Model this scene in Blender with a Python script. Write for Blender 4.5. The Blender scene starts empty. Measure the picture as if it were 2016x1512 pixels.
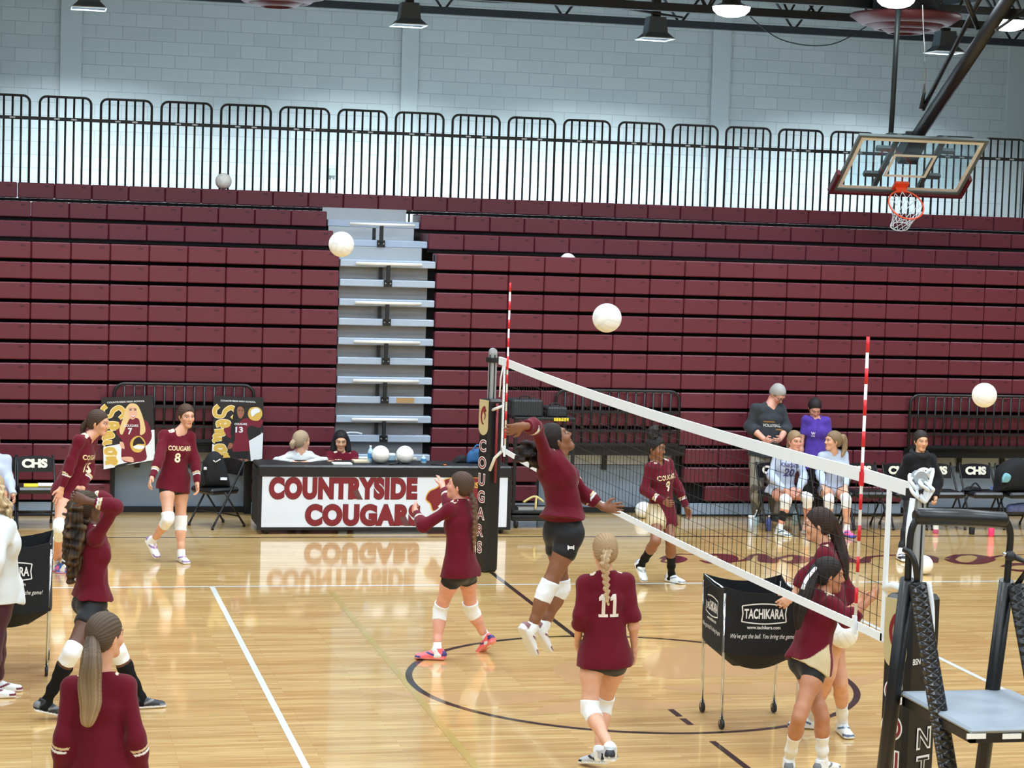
import bpy, bmesh, math, random
import numpy as np
from mathutils import Vector, Matrix
random.seed(7); np.random.seed(7)
SC = bpy.context.scene
COL = SC.collection
# ------------------------------------------------------------------ camera
CAM = np.array([-4.916, -11.787, 3.640]); YAW, PITCH, ROLL, FPX = 0.23159, -0.07486, 0.03280, 4186.77
def cam_axes():
    cy, sy = math.cos(YAW), math.sin(YAW)
    f = np.array([sy*math.cos(PITCH), cy*math.cos(PITCH), math.sin(PITCH)])
    r0 = np.array([cy, -sy, 0.0]); u0 = np.cross(r0, f)
    return r0*math.cos(ROLL)+u0*math.sin(ROLL), -r0*math.sin(ROLL)+u0*math.cos(ROLL), f
CR, CU, CF = cam_axes()
cd = bpy.data.cameras.new('camera'); co = bpy.data.objects.new('camera', cd); COL.objects.link(co)
cd.sensor_fit = 'HORIZONTAL'; cd.sensor_width = 36.0; cd.lens = FPX*36.0/2016.0; cd.clip_end = 200
co.matrix_world = Matrix(((CR[0], CU[0], -CF[0], CAM[0]), (CR[1], CU[1], -CF[1], CAM[1]), (CR[2], CU[2], -CF[2], CAM[2]), (0, 0, 0, 1)))
SC.camera = co
def ray(u, v): return CF + CR*(u-1008)/FPX - CU*(v-756)/FPX
def at(u, v, x=None, y=None, z=None, D=None):
    """Point of the room seen at photo position (u, v): on the plane x, y or z = const, or at camera distance D."""
    d = ray(u, v)
    t = (x-CAM[0])/d[0] if x is not None else (y-CAM[1])/d[1] if y is not None else (z-CAM[2])/d[2] if z is not None else D
    return CAM+d*t
# ------------------------------------------------------------------ view, world, light
SC.view_settings.view_transform = 'Standard'; SC.view_settings.look = 'None'
SC.view_settings.gamma = 1; SC.view_settings.use_curve_mapping = False
SC.view_settings.exposure = 0.0
w = bpy.data.worlds.new('gym_air'); SC.world = w; w.use_nodes = True
w.node_tree.nodes['Background'].inputs[0].default_value = (0.75, 0.85, 1.0, 1)
w.node_tree.nodes['Background'].inputs[1].default_value = 0.25
def area_light(name, loc, size, power, color=(1, 1, 1), rot=(0, 0, 0), sy=None, spread=math.pi):
    d = bpy.data.lights.new(name, 'AREA'); d.energy = power; d.color = color; d.size = size
    if sy: d.shape = 'RECTANGLE'; d.size_y = sy
    d.spread = spread
    o = bpy.data.objects.new(name, d); COL.objects.link(o); o.location = loc; o.rotation_euler = rot
    return o
LIGHT_P = 205
for ix in range(5):
    for y_, k_, sp_ in ((-13.2, 1.0, 180), (-8, 1.0, 180), (-2.8, 1.0, 180), (2.4, 0.95, 170), (7.4, 0.9, 150), (11.8, 0.75, 125)):  # row behind the camera is added to brighten upright faces
        area_light('high_bay_and_fill_light', (-8.5+4.6*ix, y_, 7.7), 1.5, LIGHT_P*k_, (0.80, 0.92, 1.0), spread=math.radians(sp_))
try:
    SC.cycles.max_bounces = 6; SC.cycles.diffuse_bounces = 3; SC.cycles.glossy_bounces = 3
    SC.cycles.transmission_bounces = 4; SC.cycles.transparent_max_bounces = 8
    SC.cycles.use_denoising = True
    SC.cycles.sample_clamp_indirect = 6
    SC.cycles.caustics_reflective = False; SC.cycles.caustics_refractive = False
except Exception: pass
# ------------------------------------------------------------------ materials
def lin(c):
    """sRGB 0-255 triple to linear rgba"""
    o = []
    for x in c[:3]:
        x = x/255.0
        o.append(x/12.92 if x <= 0.04045 else ((x+0.055)/1.055)**2.4)
    return (o[0], o[1], o[2], 1.0)
MATS = {}
def mat(name, c, rough=0.6, metal=0.0, coat=0.0, emit=None, estr=0.0, noise=0.0, nscale=8.0, bump=0.0, bscale=60.0, spec=0.5):
    if name in MATS: return MATS[name]
    m = bpy.data.materials.new(name); m.use_nodes = True
    nt = m.node_tree; b = nt.nodes['Principled BSDF']
    L = lin(c)
    b.inputs['Base Color'].default_value = L; b.inputs['Roughness'].default_value = rough
    b.inputs['Metallic'].default_value = metal; b.inputs['Coat Weight'].default_value = coat
    b.inputs['Specular IOR Level'].default_value = spec
    tc = nt.nodes.new('ShaderNodeTexCoord')
    if noise:
        n = nt.nodes.new('ShaderNodeTexNoise'); n.inputs['Scale'].default_value = nscale; n.inputs['Detail'].default_value = 5
        nt.links.new(tc.outputs['Object'], n.inputs['Vector'])
        mx = nt.nodes.new('ShaderNodeMixRGB'); mx.blend_type = 'MIX'
        mx.inputs[1].default_value = tuple(x*(1-noise) for x in L[:3])+(1,); mx.inputs[2].default_value = tuple(min(1, x*(1+noise)) for x in L[:3])+(1,)
        nt.links.new(n.outputs['Fac'], mx.inputs[0]); nt.links.new(mx.outputs[0], b.inputs['Base Color'])
    if bump:
        n2 = nt.nodes.new('ShaderNodeTexNoise'); n2.inputs['Scale'].default_value = bscale; n2.inputs['Detail'].default_value = 3
        nt.links.new(tc.outputs['Object'], n2.inputs['Vector'])
        bp = nt.nodes.new('ShaderNodeBump'); bp.inputs['Strength'].default_value = bump; bp.inputs['Distance'].default_value = 0.01
        nt.links.new(n2.outputs['Fac'], bp.inputs['Height']); nt.links.new(bp.outputs[0], b.inputs['Normal'])
    if emit:
        b.inputs['Emission Color'].default_value = lin(emit); b.inputs['Emission Strength'].default_value = estr
    MATS[name] = m
    return m
def vmat(name, rough=0.7, sheen=0.0, bump=0.0, bscale=120.0, spec=0.4, coat=0.0, sss=0.0):
    """material that takes its colour pattern from the mesh attribute 'Col'"""
    if name in MATS: return MATS[name]
    m = bpy.data.materials.new(name); m.use_nodes = True
    nt = m.node_tree; b = nt.nodes['Principled BSDF']
    a = nt.nodes.new('ShaderNodeAttribute'); a.attribute_name = 'Col'
    nt.links.new(a.outputs['Color'], b.inputs['Base Color'])
    b.inputs['Roughness'].default_value = rough; b.inputs['Specular IOR Level'].default_value = spec
    b.inputs['Sheen Weight'].default_value = sheen; b.inputs['Coat Weight'].default_value = coat
    if bump:
        tc = nt.nodes.new('ShaderNodeTexCoord'); n2 = nt.nodes.new('ShaderNodeTexNoise'); n2.inputs['Scale'].default_value = bscale
        nt.links.new(tc.outputs['Object'], n2.inputs['Vector'])
        bp = nt.nodes.new('ShaderNodeBump'); bp.inputs['Strength'].default_value = bump; bp.inputs['Distance'].default_value = 0.005
        nt.links.new(n2.outputs['Fac'], bp.inputs['Height']); nt.links.new(bp.outputs[0], b.inputs['Normal'])
    MATS[name] = m
    return m
# ------------------------------------------------------------------ object helpers
XF = {}     # root object -> matrix, so parts can be modelled in room coordinates
def tag(o, label=None, cat=None, group=None, kind=None):
    if label: o['label'] = label
    if cat: o['category'] = cat
    if group: o['group'] = group
    if kind: o['kind'] = kind
    return o
def thing(name, label, cat, loc=(0, 0, 0), rz=0.0, group=None):
    o = bpy.data.objects.new(name, None); COL.objects.link(o)
    o.empty_display_size = 0.1
    o.location = loc; o.rotation_euler = (0, 0, rz)
    XF[o.name] = Matrix.Translation(Vector(loc)) @ Matrix.Rotation(rz, 4, 'Z')
    return tag(o, label, cat, group)
def root_of(o):
    while o.parent is not None: o = o.parent
    return o
class MB:
    """collects shapes (room coordinates) and links them as one mesh object"""
    def __init__(s): s.v = []; s.f = []; s.m = []; s.sm = []
    def add(s, vs, fs, mi=0, smooth=False):
        b = len(s.v); s.v.extend([tuple(map(float, p)) for p in vs])
        for f in fs: s.f.append([i+b for i in f]); s.m.append(mi); s.sm.append(smooth)
        return s
    def box(s, x0, x1, y0, y1, z0, z1, mi=0, M=None, bev=0.0):
        if bev > 0:
            b = bev; pts = []
            fs = []
            xs, ys, zs = (x0, x1), (y0, y1), (z0, z1)
            idx = {}
            for i in range(2):
                for j in range(2):
                    for k in range(2):
                        sx, sy, sz = (1, -1)[i], (1, -1)[j], (1, -1)[k]
                        for a in range(3):
                            p = [xs[i]+sx*b*(a != 0), ys[j]+sy*b*(a != 1), zs[k]+sz*b*(a != 2)]
                            idx[i, j, k, a] = len(pts); pts.append(p)
            I = lambda i, j, k, a: idx[i, j, k, a]
            fs += [[I(0,0,0,0),I(0,0,1,0),I(0,1,1,0),I(0,1,0,0)],[I(1,0,0,0),I(1,1,0,0),I(1,1,1,0),I(1,0,1,0)],
                   [I(0,0,0,1),I(1,0,0,1),I(1,0,1,1),I(0,0,1,1)],[I(0,1,0,1),I(0,1,1,1),I(1,1,1,1),I(1,1,0,1)],
                   [I(0,0,0,2),I(0,1,0,2),I(1,1,0,2),I(1,0,0,2)],[I(0,0,1,2),I(1,0,1,2),I(1,1,1,2),I(0,1,1,2)]]
            for j in range(2):
                for k in range(2):
                    fs.append([I(0,j,k,1),I(1,j,k,1),I(1,j,k,2),I(0,j,k,2)])
            for i in range(2):
                for k in range(2):
                    fs.append([I(i,0,k,0),I(i,1,k,0),I(i,1,k,2),I(i,0,k,2)])
            for i in range(2):
                for j in range(2):
                    fs.append([I(i,j,0,0),I(i,j,1,0),I(i,j,1,1),I(i,j,0,1)])
            for i in range(2):
                for j in range(2):
                    for k in range(2): fs.append([I(i,j,k,0),I(i,j,k,1),I(i,j,k,2)])
        else:
            pts = [(x0,y0,z0),(x1,y0,z0),(x1,y1,z0),(x0,y1,z0),(x0,y0,z1),(x1,y0,z1),(x1,y1,z1),(x0,y1,z1)]
            fs = [[0,3,2,1],[4,5,6,7],[0,1,5,4],[1,2,6,5],[2,3,7,6],[3,0,4,7]]
        if M is not None: pts = [M @ Vector(p) for p in pts]
        return s.add(pts, fs, mi)
    def tube(s, pts, r, mi=0, n=10, closed=False, smooth=True, cap=True):
        """tube along a polyline; r a number or one radius per point"""
        pts = [Vector(p) for p in pts]; N = len(pts)
        rs = [r]*N if not hasattr(r, '__len__') else list(r)
        rings = []; ref = None
        for i, p in enumerate(pts):
            a = pts[(i-1) % N] if (closed or i > 0) else p
            b = pts[(i+1) % N] if (closed or i < N-1) else p
            t = (b-a)
            if t.length < 1e-9: t = Vector((0, 0, 1))
            t.normalize()
            if ref is None:
                ref = Vector((0, 0, 1)) if abs(t.z) < 0.9 else Vector((1, 0, 0))
            e1 = ref - t*ref.dot(t)
            if e1.length < 1e-6: e1 = t.orthogonal()
            e1.normalize(); e2 = t.cross(e1); ref = e1
            rings.append([p+(e1*math.cos(2*math.pi*k/n)+e2*math.sin(2*math.pi*k/n))*rs[i] for k in range(n)])
        vs = [q for R in rings for q in R]; fs = []
        for i in range(N if closed else N-1):
            j = (i+1) % N
            for k in range(n): fs.append([i*n+k, i*n+(k+1) % n, j*n+(k+1) % n, j*n+k])
        b = len(s.v); s.add(vs, fs, mi, smooth)
        if cap and not closed:
            s.f.append([b+k for k in range(n)][::-1]); s.m.append(mi); s.sm.append(False)
            s.f.append([b+(N-1)*n+k for k in range(n)]); s.m.append(mi); s.sm.append(False)
        return s
    def lathe(s, prof, c=(0, 0, 0), n=24, mi=0, M=None, smooth=True):
        """profile of (radius, height) turned about the vertical through c"""
        vs = []; fs = []
        for r, z in prof:
            for k in range(n):
                a = 2*math.pi*k/n; vs.append(Vector((c[0]+r*math.cos(a), c[1]+r*math.sin(a), c[2]+z)))
        for i in range(len(prof)-1):
            for k in range(n): fs.append([i*n+k, i*n+(k+1) % n, (i+1)*n+(k+1) % n, (i+1)*n+k])
        if M is not None: vs = [M @ p for p in vs]
        return s.add(vs, fs, mi, smooth)
    def ball(s, c, r, mi=0, n=24, m=14, M=None):
        rr = (r, r, r) if not hasattr(r, '__len__') else r
        vs = []; fs = []
        for i in range(m+1):
            t = math.pi*i/m
            for k in range(n):
                a = 2*math.pi*k/n
                p = Vector((rr[0]*math.sin(t)*math.cos(a), rr[1]*math.sin(t)*math.sin(a), rr[2]*math.cos(t)))
                if M is not None: p = M @ p
                vs.append(Vector(c)+p)
        for i in range(m):
            for k in range(n): fs.append([i*n+k, (i+1)*n+k, (i+1)*n+(k+1) % n, i*n+(k+1) % n])
        return s.add(vs, fs, mi, True)
    def prism(s, poly, o, ex, ey, depth, mi=0, z0=0.0):
        """2D outline (list of (a,b)) in the frame o+a*ex+b*ey, from z0 to z0+depth along ex x ey"""
        o, ex, ey = Vector(o), Vector(ex), Vector(ey); nz = ex.cross(ey).normalized()
        n = len(poly)
        lo = [o+ex*a+ey*b+nz*z0 for a, b in poly]; hi = [p+nz*depth for p in lo]
        fs = [list(range(n))[::-1], list(range(n, 2*n))]+[[i, (i+1) % n, n+(i+1) % n, n+i] for i in range(n)]
        return s.add(lo+hi, fs, mi)
    def build(s, name, mats, parent=None, bevel=0.0):
        me = bpy.data.meshes.new(name)
        vs = s.v
        if parent is not None:
            Mi = XF[root_of(parent).name].inverted()
            vs = [tuple(Mi @ Vector(p)) for p in vs]
        me.from_pydata(vs, [], s.f)
        if not isinstance(mats, (list, tuple)): mats = [mats]
        for m_ in mats: me.materials.append(m_)
        me.polygons.foreach_set('material_index', s.m); me.polygons.foreach_set('use_smooth', s.sm)
        me.update()
        o = bpy.data.objects.new(name, me); COL.objects.link(o)
        if parent is not None: o.parent = parent
        if bevel:
            bm = o.modifiers.new('soft_edges', 'BEVEL'); bm.width = bevel; bm.segments = 2; bm.limit_method = 'ANGLE'
        return o
def copy_tree(o, parent=None, label=None, loc=None, rz=None):
    c = o.copy(); COL.objects.link(c)
    if parent is not None: c.parent = parent
    if loc is not None: c.location = loc
    if rz is not None: c.rotation_euler = (0, 0, rz)
    if parent is None: XF[c.name] = Matrix.Translation(c.location) @ Matrix.Rotation(c.rotation_euler[2], 4, 'Z')
    if label: c['label'] = label
    for ch in [k for k in COL.objects if k.parent == o]: copy_tree(ch, c)
    return c
DG = None
def text_geo(txt, h=1.0, bold=0.0, sx=1.0, space=1.0, shear=0.0, ext=0.0):
    """outline lettering as triangles: vertices in the unit of cap height h, centred"""
    cu = bpy.data.curves.new('lettering', 'FONT'); cu.body = txt; cu.size = 1.0; cu.offset = bold; cu.space_character = space
    cu.shear = shear; cu.resolution_u = 6; cu.align_x = 'CENTER'; cu.align_y = 'CENTER'
    o = bpy.data.objects.new('lettering', cu); COL.objects.link(o)
    dg = bpy.context.evaluated_depsgraph_get(); me = bpy.data.meshes.new_from_object(o.evaluated_get(dg))
    vs = np.array([v.co[:2] for v in me.vertices]); fs = [list(p.vertices) for p in me.polygons]
    bpy.data.objects.remove(o); bpy.data.curves.remove(cu); bpy.data.meshes.remove(me)
    lo, hi = vs.min(0), vs.max(0)
    vs = (vs-(lo+hi)/2)/(hi[1]-lo[1])*h; vs[:, 0] *= sx
    return vs, fs
def text_on(mb, txt, o, ex, ey, w=None, h=1.0, mi=0, lift=0.003, bold=0.02, space=1.0, shear=0.0):
    """flat lettering centred at o, width w and height h, in the plane ex, ey"""
    vs, fs = text_geo(txt, h, bold, 1.0, space, shear)
    if w: vs[:, 0] *= w/(vs[:, 0].max()-vs[:, 0].min())
    o, ex, ey = Vector(o), Vector(ex).normalized(), Vector(ey).normalized(); nz = ex.cross(ey).normalized()
    mb.add([o+ex*float(a)+ey*float(b)+nz*lift for a, b in vs], fs, mi)
def spline(pts, n=8, closed=False):
    """Catmull-Rom through points of any dimension"""
    P = np.array(pts, float); N = len(P); out = []
    for i in range(N if closed else N-1):
        p0 = P[(i-1) % N] if (closed or i > 0) else P[i]; p1 = P[i]; p2 = P[(i+1) % N]
        p3 = P[(i+2) % N] if (closed or i+2 < N) else P[i+1]
        for k in range(n):
            t = k/n
            out.append(0.5*((2*p1)+(-p0+p2)*t+(2*p0-5*p1+4*p2-p3)*t*t+(-p0+3*p1-3*p2+p3)*t**3))
    if not closed: out.append(P[-1])
    return out
def ribbon(mb, pts, widths, o, ex, ey, lift=0.002, mi=0):
    """flat brush stroke of varying width in the plane ex, ey"""
    P = np.array(pts); W = np.array(widths)
    T = np.gradient(P, axis=0); T /= np.linalg.norm(T, axis=1, keepdims=True)+1e-9
    Nn = np.stack([-T[:, 1], T[:, 0]], 1)
    A = P+Nn*W[:, None]/2; B = P-Nn*W[:, None]/2
    o, ex, ey = Vector(o), Vector(ex), Vector(ey); nz = ex.cross(ey).normalized()
    pt = lambda q, i: o+ex*float(q[0])+ey*float(q[1])+nz*(lift+2e-5*i)
    vs = [pt(q, i) for i, q in enumerate(A)]+[pt(q, i) for i, q in enumerate(B)]; n = len(P)
    mb.add(vs, [[n+i, n+i+1, i+1, i] for i in range(n-1)], mi)
# ================================================================== THE HALL
def floor_material():
    m = bpy.data.materials.new('maple_strip_floor'); m.use_nodes = True
    nt = m.node_tree; b = nt.nodes['Principled BSDF']; L = nt.links.new
    tc = nt.nodes.new('ShaderNodeTexCoord')
    br = nt.nodes.new('ShaderNodeTexBrick'); br.offset = 0.37; br.offset_frequency = 2
    br.inputs['Scale'].default_value = 1.0; br.inputs['Brick Width'].default_value = 0.95; br.inputs['Row Height'].default_value = 0.06
    br.inputs['Mortar Size'].default_value = 0.0012; br.inputs['Mortar Smooth'].default_value = 0.3; br.inputs['Bias'].default_value = 0.0
    br.inputs['Color1'].default_value = lin((226, 192, 130)); br.inputs['Color2'].default_value = lin((205, 163, 100)); br.inputs['Mortar'].default_value = lin((160, 118, 72))
    L(tc.outputs['Object'], br.inputs['Vector'])
    mp = nt.nodes.new('ShaderNodeMapping'); mp.inputs['Scale'].default_value = (1.6, 26, 1)
    L(tc.outputs['Object'], mp.inputs['Vector'])
    n = nt.nodes.new('ShaderNodeTexNoise'); n.inputs['Scale'].default_value = 1.0; n.inputs['Detail'].default_value = 6; n.inputs['Roughness'].default_value = 0.6
    L(mp.outputs[0], n.inputs['Vector'])
    rp = nt.nodes.new('ShaderNodeValToRGB'); rp.color_ramp.elements[0].position = 0.35; rp.color_ramp.elements[0].color = (0.72, 0.66, 0.58, 1)
    rp.color_ramp.elements[1].position = 0.62; rp.color_ramp.elements[1].color = (1.08, 1.08, 1.08, 1)
    L(n.outputs['Fac'], rp.inputs[0])
    mx = nt.nodes.new('ShaderNodeMixRGB'); mx.blend_type = 'MULTIPLY'; mx.inputs[0].default_value = 0.9
    L(br.outputs['Color'], mx.inputs[1]); L(rp.outputs[0], mx.inputs[2]); L(mx.outputs[0], b.inputs['Base Color'])
    b.inputs['Roughness'].default_value = 0.32; b.inputs['Specular IOR Level'].default_value = 0.4
    b.inputs['Coat Weight'].default_value = 1.0; b.inputs['Coat Roughness'].default_value = 0.07; b.inputs['Coat IOR'].default_value = 1.5
    n2 = nt.nodes.new('ShaderNodeTexNoise'); n2.inputs['Scale'].default_value = 3.0; L(mp.outputs[0], n2.inputs['Vector'])
    bp = nt.nodes.new('ShaderNodeBump'); bp.inputs['Strength'].default_value = 0.05; bp.inputs['Distance'].default_value = 0.002
    L(n2.outputs['Fac'], bp.inputs['Height']); L(bp.outputs[0], b.inputs['Normal'])
    return m
def block_wall_material():
    m = bpy.data.materials.new('painted_block_wall'); m.use_nodes = True
    nt = m.node_tree; b = nt.nodes['Principled BSDF']; L = nt.links.new
    tc = nt.nodes.new('ShaderNodeTexCoord'); sp = nt.nodes.new('ShaderNodeSeparateXYZ'); cb = nt.nodes.new('ShaderNodeCombineXYZ')
    L(tc.outputs['Object'], sp.inputs[0]); ad = nt.nodes.new('ShaderNodeMath'); ad.operation = 'ADD'
    L(sp.outputs[0], ad.inputs[0]); L(sp.outputs[1], ad.inputs[1]); L(ad.outputs[0], cb.inputs[0]); L(sp.outputs[2], cb.inputs[1])
    br = nt.nodes.new('ShaderNodeTexBrick'); br.inputs['Scale'].default_value = 1; br.inputs['Brick Width'].default_value = 0.406; br.inputs['Row Height'].default_value = 0.2032
    br.inputs['Mortar Size'].default_value = 0.006; br.inputs['Mortar Smooth'].default_value = 0.4
    br.inputs['Color1'].default_value = lin((156, 161, 162)); br.inputs['Color2'].default_value = lin((149, 155, 156)); br.inputs['Mortar'].default_value = lin((132, 138, 140))
    L(cb.outputs[0], br.inputs['Vector']); L(br.outputs['Color'], b.inputs['Base Color'])
    b.inputs['Roughness'].default_value = 0.75
    bp = nt.nodes.new('ShaderNodeBump'); bp.inputs['Strength'].default_value = 0.4; bp.inputs['Distance'].default_value = 0.006; bp.invert = True
    L(br.outputs['Fac'], bp.inputs['Height']); L(bp.outputs[0], b.inputs['Normal'])
    return m
M_FLOOR = floor_material(); M_BLOCK = block_wall_material()
M_PLAIN = mat('painted_wall', (153, 159, 160), 0.8, noise=0.03)
M_CEIL = mat('dark_roof_deck', (150, 146, 142), 0.9, noise=0.08, nscale=3)
M_BLACK = mat('black_steel', (20, 21, 24), 0.42, 0.0)
M_BLACKP = mat('black_plastic', (24, 25, 28), 0.55)
M_STEELB = mat('black_roof_steel', (26, 30, 36), 0.6)
M_MAROON = mat('maroon_seat_plastic', (97, 36, 49), 0.38, noise=0.05, nscale=2.0, bump=0.05, bscale=200)
M_MARDARK = mat('maroon_notch_shade', (66, 14, 30), 0.5)  # darker maroon paints the shade of the seat notch on a raised block
M_DARK = mat('recess_shade', (9, 8, 10), 0.9)  # near-black that carries the shade of gaps and recesses
M_ALU = mat('brushed_aluminium', (178, 184, 190), 0.38, 0.55, noise=0.06, nscale=5)
M_ALUF = mat('galvanised_step_back', (150, 150, 152), 0.6, 0.15, noise=0.12, nscale=6)
M_NOSE = mat('grey_step_nosing', (168, 182, 202), 0.5, 0.2, noise=0.08, nscale=9)
M_GREYP = mat('grey_skirt_panel', (134, 152, 174), 0.55, 0.1, noise=0.04)
M_WHITE = mat('white_paint', (236, 238, 240), 0.5)
M_RAILW = mat('white_rail', (238, 238, 236), 0.3, 0.2)
M_CHROME = mat('chrome', (210, 212, 215), 0.18, 1.0)
M_ORANGE = mat('rim_orange', (238, 84, 44), 0.4)
M_NYLON = mat('white_nylon', (230, 238, 248), 0.8)
M_LETTER = mat('banner_maroon', (122, 22, 36), 0.5)
M_GOLD = mat('gold_print', (214, 176, 84), 0.5)
M_TAN = mat('vegas_gold_vinyl', (190, 176, 134), 0.55)
M_VINYL = mat('black_vinyl', (22, 23, 27), 0.36, bump=0.25, bscale=14)
M_FABRIC = mat('black_fabric', (18, 19, 24), 0.85, bump=0.2, bscale=40)
M_BANNER = mat('white_banner', (218, 228, 246), 0.45)
M_RED = mat('antenna_red', (214, 30, 44), 0.4)
M_LAMP = mat('lamp_lens', (255, 255, 255), 0.4, emit=(240, 250, 255), estr=14)
M_DIFF = mat('maroon_duct_paint', (88, 34, 44), 0.5)

HX0, HX1, HY0, HY1, HZ = -16.0, 18.0, -17.0, 22.0, 9.4
def struct(name, mb, m, parent=None, label=None):
    o = mb.build(name, m, parent); o['kind'] = 'structure'
    if label: o['label'] = label
    return o
struct('floor', MB().box(HX0, HX1, HY0, HY1, -0.2, 0), M_FLOOR)
struct('wall_back', MB().box(HX0, HX1, HY1, HY1+0.3, 0, HZ), M_BLOCK)
struct('wall_left', MB().box(HX0-0.3, HX0, HY0, HY1, 0, HZ), M_BLOCK)
struct('wall_right', MB().box(HX1, HX1+0.3, HY0, HY1, 0, HZ), M_BLOCK)
struct('wall_front', MB().box(HX0, HX1, HY0-0.3, HY0, 0, HZ), M_BLOCK)
struct('ceiling', MB().box(HX0, HX1, HY0, HY1, HZ, HZ+0.2), M_CEIL)
for k, (u0, u1) in enumerate(((118, 160), (790, 823), (1402, 1437), (1985, 2020))):
    x0 = at(u0, 150, y=21.96)[0]; x1 = at(u1, 150, y=21.96)[0]
    struct('trim_%d' % (k+1), MB().box(x0, x1, 21.955, 22.0, 0, HZ), M_PLAIN)
# upper walkway behind the seating
struct('balcony_slab', MB().box(HX0, HX1, 16.2, 22.0, 3.30, 3.55), M_PLAIN)

# ---------------------------------------------------------------- floor paint
P_WHITE = mat('floor_paint_white', (240, 243, 240), 0.3, coat=1.0)
P_BLACK = mat('floor_paint_black', (26, 26, 24), 0.3, coat=1.0)
P_GOLD = mat('floor_paint_gold', (196, 168, 96), 0.3, coat=1.0)
P_MAR = mat('floor_paint_maroon', (104, 34, 44), 0.3, coat=1.0)
P_STAIN = mat('floor_stain_brown', (206, 164, 112), 0.3, coat=1.0, noise=0.1, nscale=3)
for m_ in (P_WHITE, P_BLACK, P_GOLD, P_MAR, P_STAIN): m_.node_tree.nodes['Principled BSDF'].inputs['Coat Roughness'].default_value = 0.07
def flat(mb, x0, x1, y0, y1, mi=0, z=0.0015): mb.add([(x0, y0, z), (x1, y0, z), (x1, y1, z), (x0, y1, z)], [[0, 1, 2, 3]], mi)
fl = MB()
flat(fl, -9, 9, 8.95, 9.0); flat(fl, -9, 9, 0.0, 0.05); flat(fl, -3.0, -2.95, 0.05, 8.95); flat(fl, 2.95, 3.0, 0.05, 8.95)
fb = fl
for a, b in ((-1.2, 2.45), (2.95, 3.15), (3.22, 3.45), (5.2, 9.72)): flat(fl, -0.025, 0.025, a, b, 1, 0.002)
flat(fl, -14, 14, 12.17, 12.22, 1)
def arc(mb, cx, cy, r0, r1, a0, a1, mi, z=0.002, n=72):
    vs = []; fs = []
    for k in range(n+1):
        a = a0+(a1-a0)*k/n; vs += [(cx+r0*math.cos(a), cy+r0*math.sin(a), z), (cx+r1*math.cos(a), cy+r1*math.sin(a), z)]
    for k in range(n): fs.append([2*k, 2*k+1, 2*k+3, 2*k+2])
    mb.add(vs, fs, mi)
arc(fl, 0, 4.5, 1.775, 1.83, math.radians(-155), math.radians(165), 1)
arc(fl, 0, 4.5, 1.775, 1.83, math.radians(165), math.radians(205), 1)
for u0, v0, u1, v1 in ((652, 1165, 945, 1512),):
    a = at(u0, v0, z=0); b = at(u1, v1, z=0); flat(fl, a[0]-0.03, a[0]+0.03, b[1]-3, a[1], 2, 0.0018)
# brown stained emblem inside the circle (flowing claw-like strokes)
def floor_px(mb, px, mi, z): mb.add([tuple(at(u, v, z=0)[:2])+(z,) for u, v in px], [list(range(len(px)))], mi)
floor_px(fl, spline([(720, 1354), (800, 1362), (900, 1366), (1010, 1362), (1110, 1372), (1010, 1386), (900, 1388), (800, 1372)], 5, True), 4, 0.0008)
floor_px(fl, spline([(1040, 1408), (1090, 1386), (1200, 1376), (1330, 1382), (1460, 1376), (1330, 1396), (1200, 1398), (1100, 1404)], 5, True), 4, 0.0008)
floor_px(fl, spline([(1088, 1318), (1120, 1304), (1190, 1304), (1240, 1320), (1200, 1344), (1130, 1346)], 6, True), 4, 0.0008)
floor_px(fl, spline([(1264, 1306), (1300, 1280), (1380, 1270), (1470, 1276), (1530, 1300), (1500, 1330), (1400, 1334), (1300, 1334)], 6, True), 4, 0.0008)
floor_px(fl, spline([(1300, 1352), (1420, 1348), (1560, 1342), (1700, 1330), (1760, 1316), (1700, 1350), (1560, 1366), (1420, 1366)], 5, True), 4, 0.0008)
fo = struct('floor_lines', fl, [P_WHITE, P_BLACK, P_GOLD, P_MAR, P_STAIN]); 
# maroon script word painted along the far side
sw = MB()
def stroke(px, wds, n=8):
    P = spline([tuple(at(u, v, z=0)[:2]) for u, v in px], n); W = [max(.04, p[0]*.42) for p in spline([(q,) for q in wds], n)]
    ribbon(sw, P, W, (0, 0, 0), (1, 0, 0), (0, 1, 0), 0.0025)
stroke([(1300, 1100), (1322, 1095), (1338, 1100), (1326, 1107), (1304, 1105), (1330, 1092), (1372, 1092)], [.1, .3, .42, .3, .1, .12, .1])
stroke([(1372, 1094), (1395, 1092), (1428, 1094), (1432, 1104), (1400, 1108), (1378, 1103)], [.12, .2, .5, .5, .3, .05])
stroke([(1444, 1106), (1470, 1102), (1480, 1094), (1500, 1092), (1512, 1106), (1530, 1100), (1560, 1094), (1580, 1101), (1560, 1108), (1538, 1103)], [.1, .2, .15, .25, .5, .2, .2, .5, .3, .1])
stroke([(1592, 1100), (1620, 1094), (1650, 1093), (1672, 1104), (1700, 1106), (1712, 1097), (1760, 1093)], [.1, .25, .35, .5, .35, .2, .12])
stroke([(1760, 1093), (1800, 1092), (1836, 1097), (1842, 1108)], [.1, .15, .25, .12])
stroke([(1870, 1100), (1888, 1093), (1920, 1093), (1942, 1100), (1920, 1109), (1886, 1108), (1868, 1101)], [.3, .22, .22, .5, .35, .3, .3])
stroke([(1930, 1108), (1952, 1098), (1985, 1093), (2040, 1092)], [.2, .15, .12, .1])
stroke([(1974, 1116), (2000, 1111), (2040, 1113), (2060, 1122), (2010, 1124), (1980, 1119)], [.15, .35, .4, .4, .35, .1])
tag(struct('floor_script', sw, P_MAR))

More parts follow.
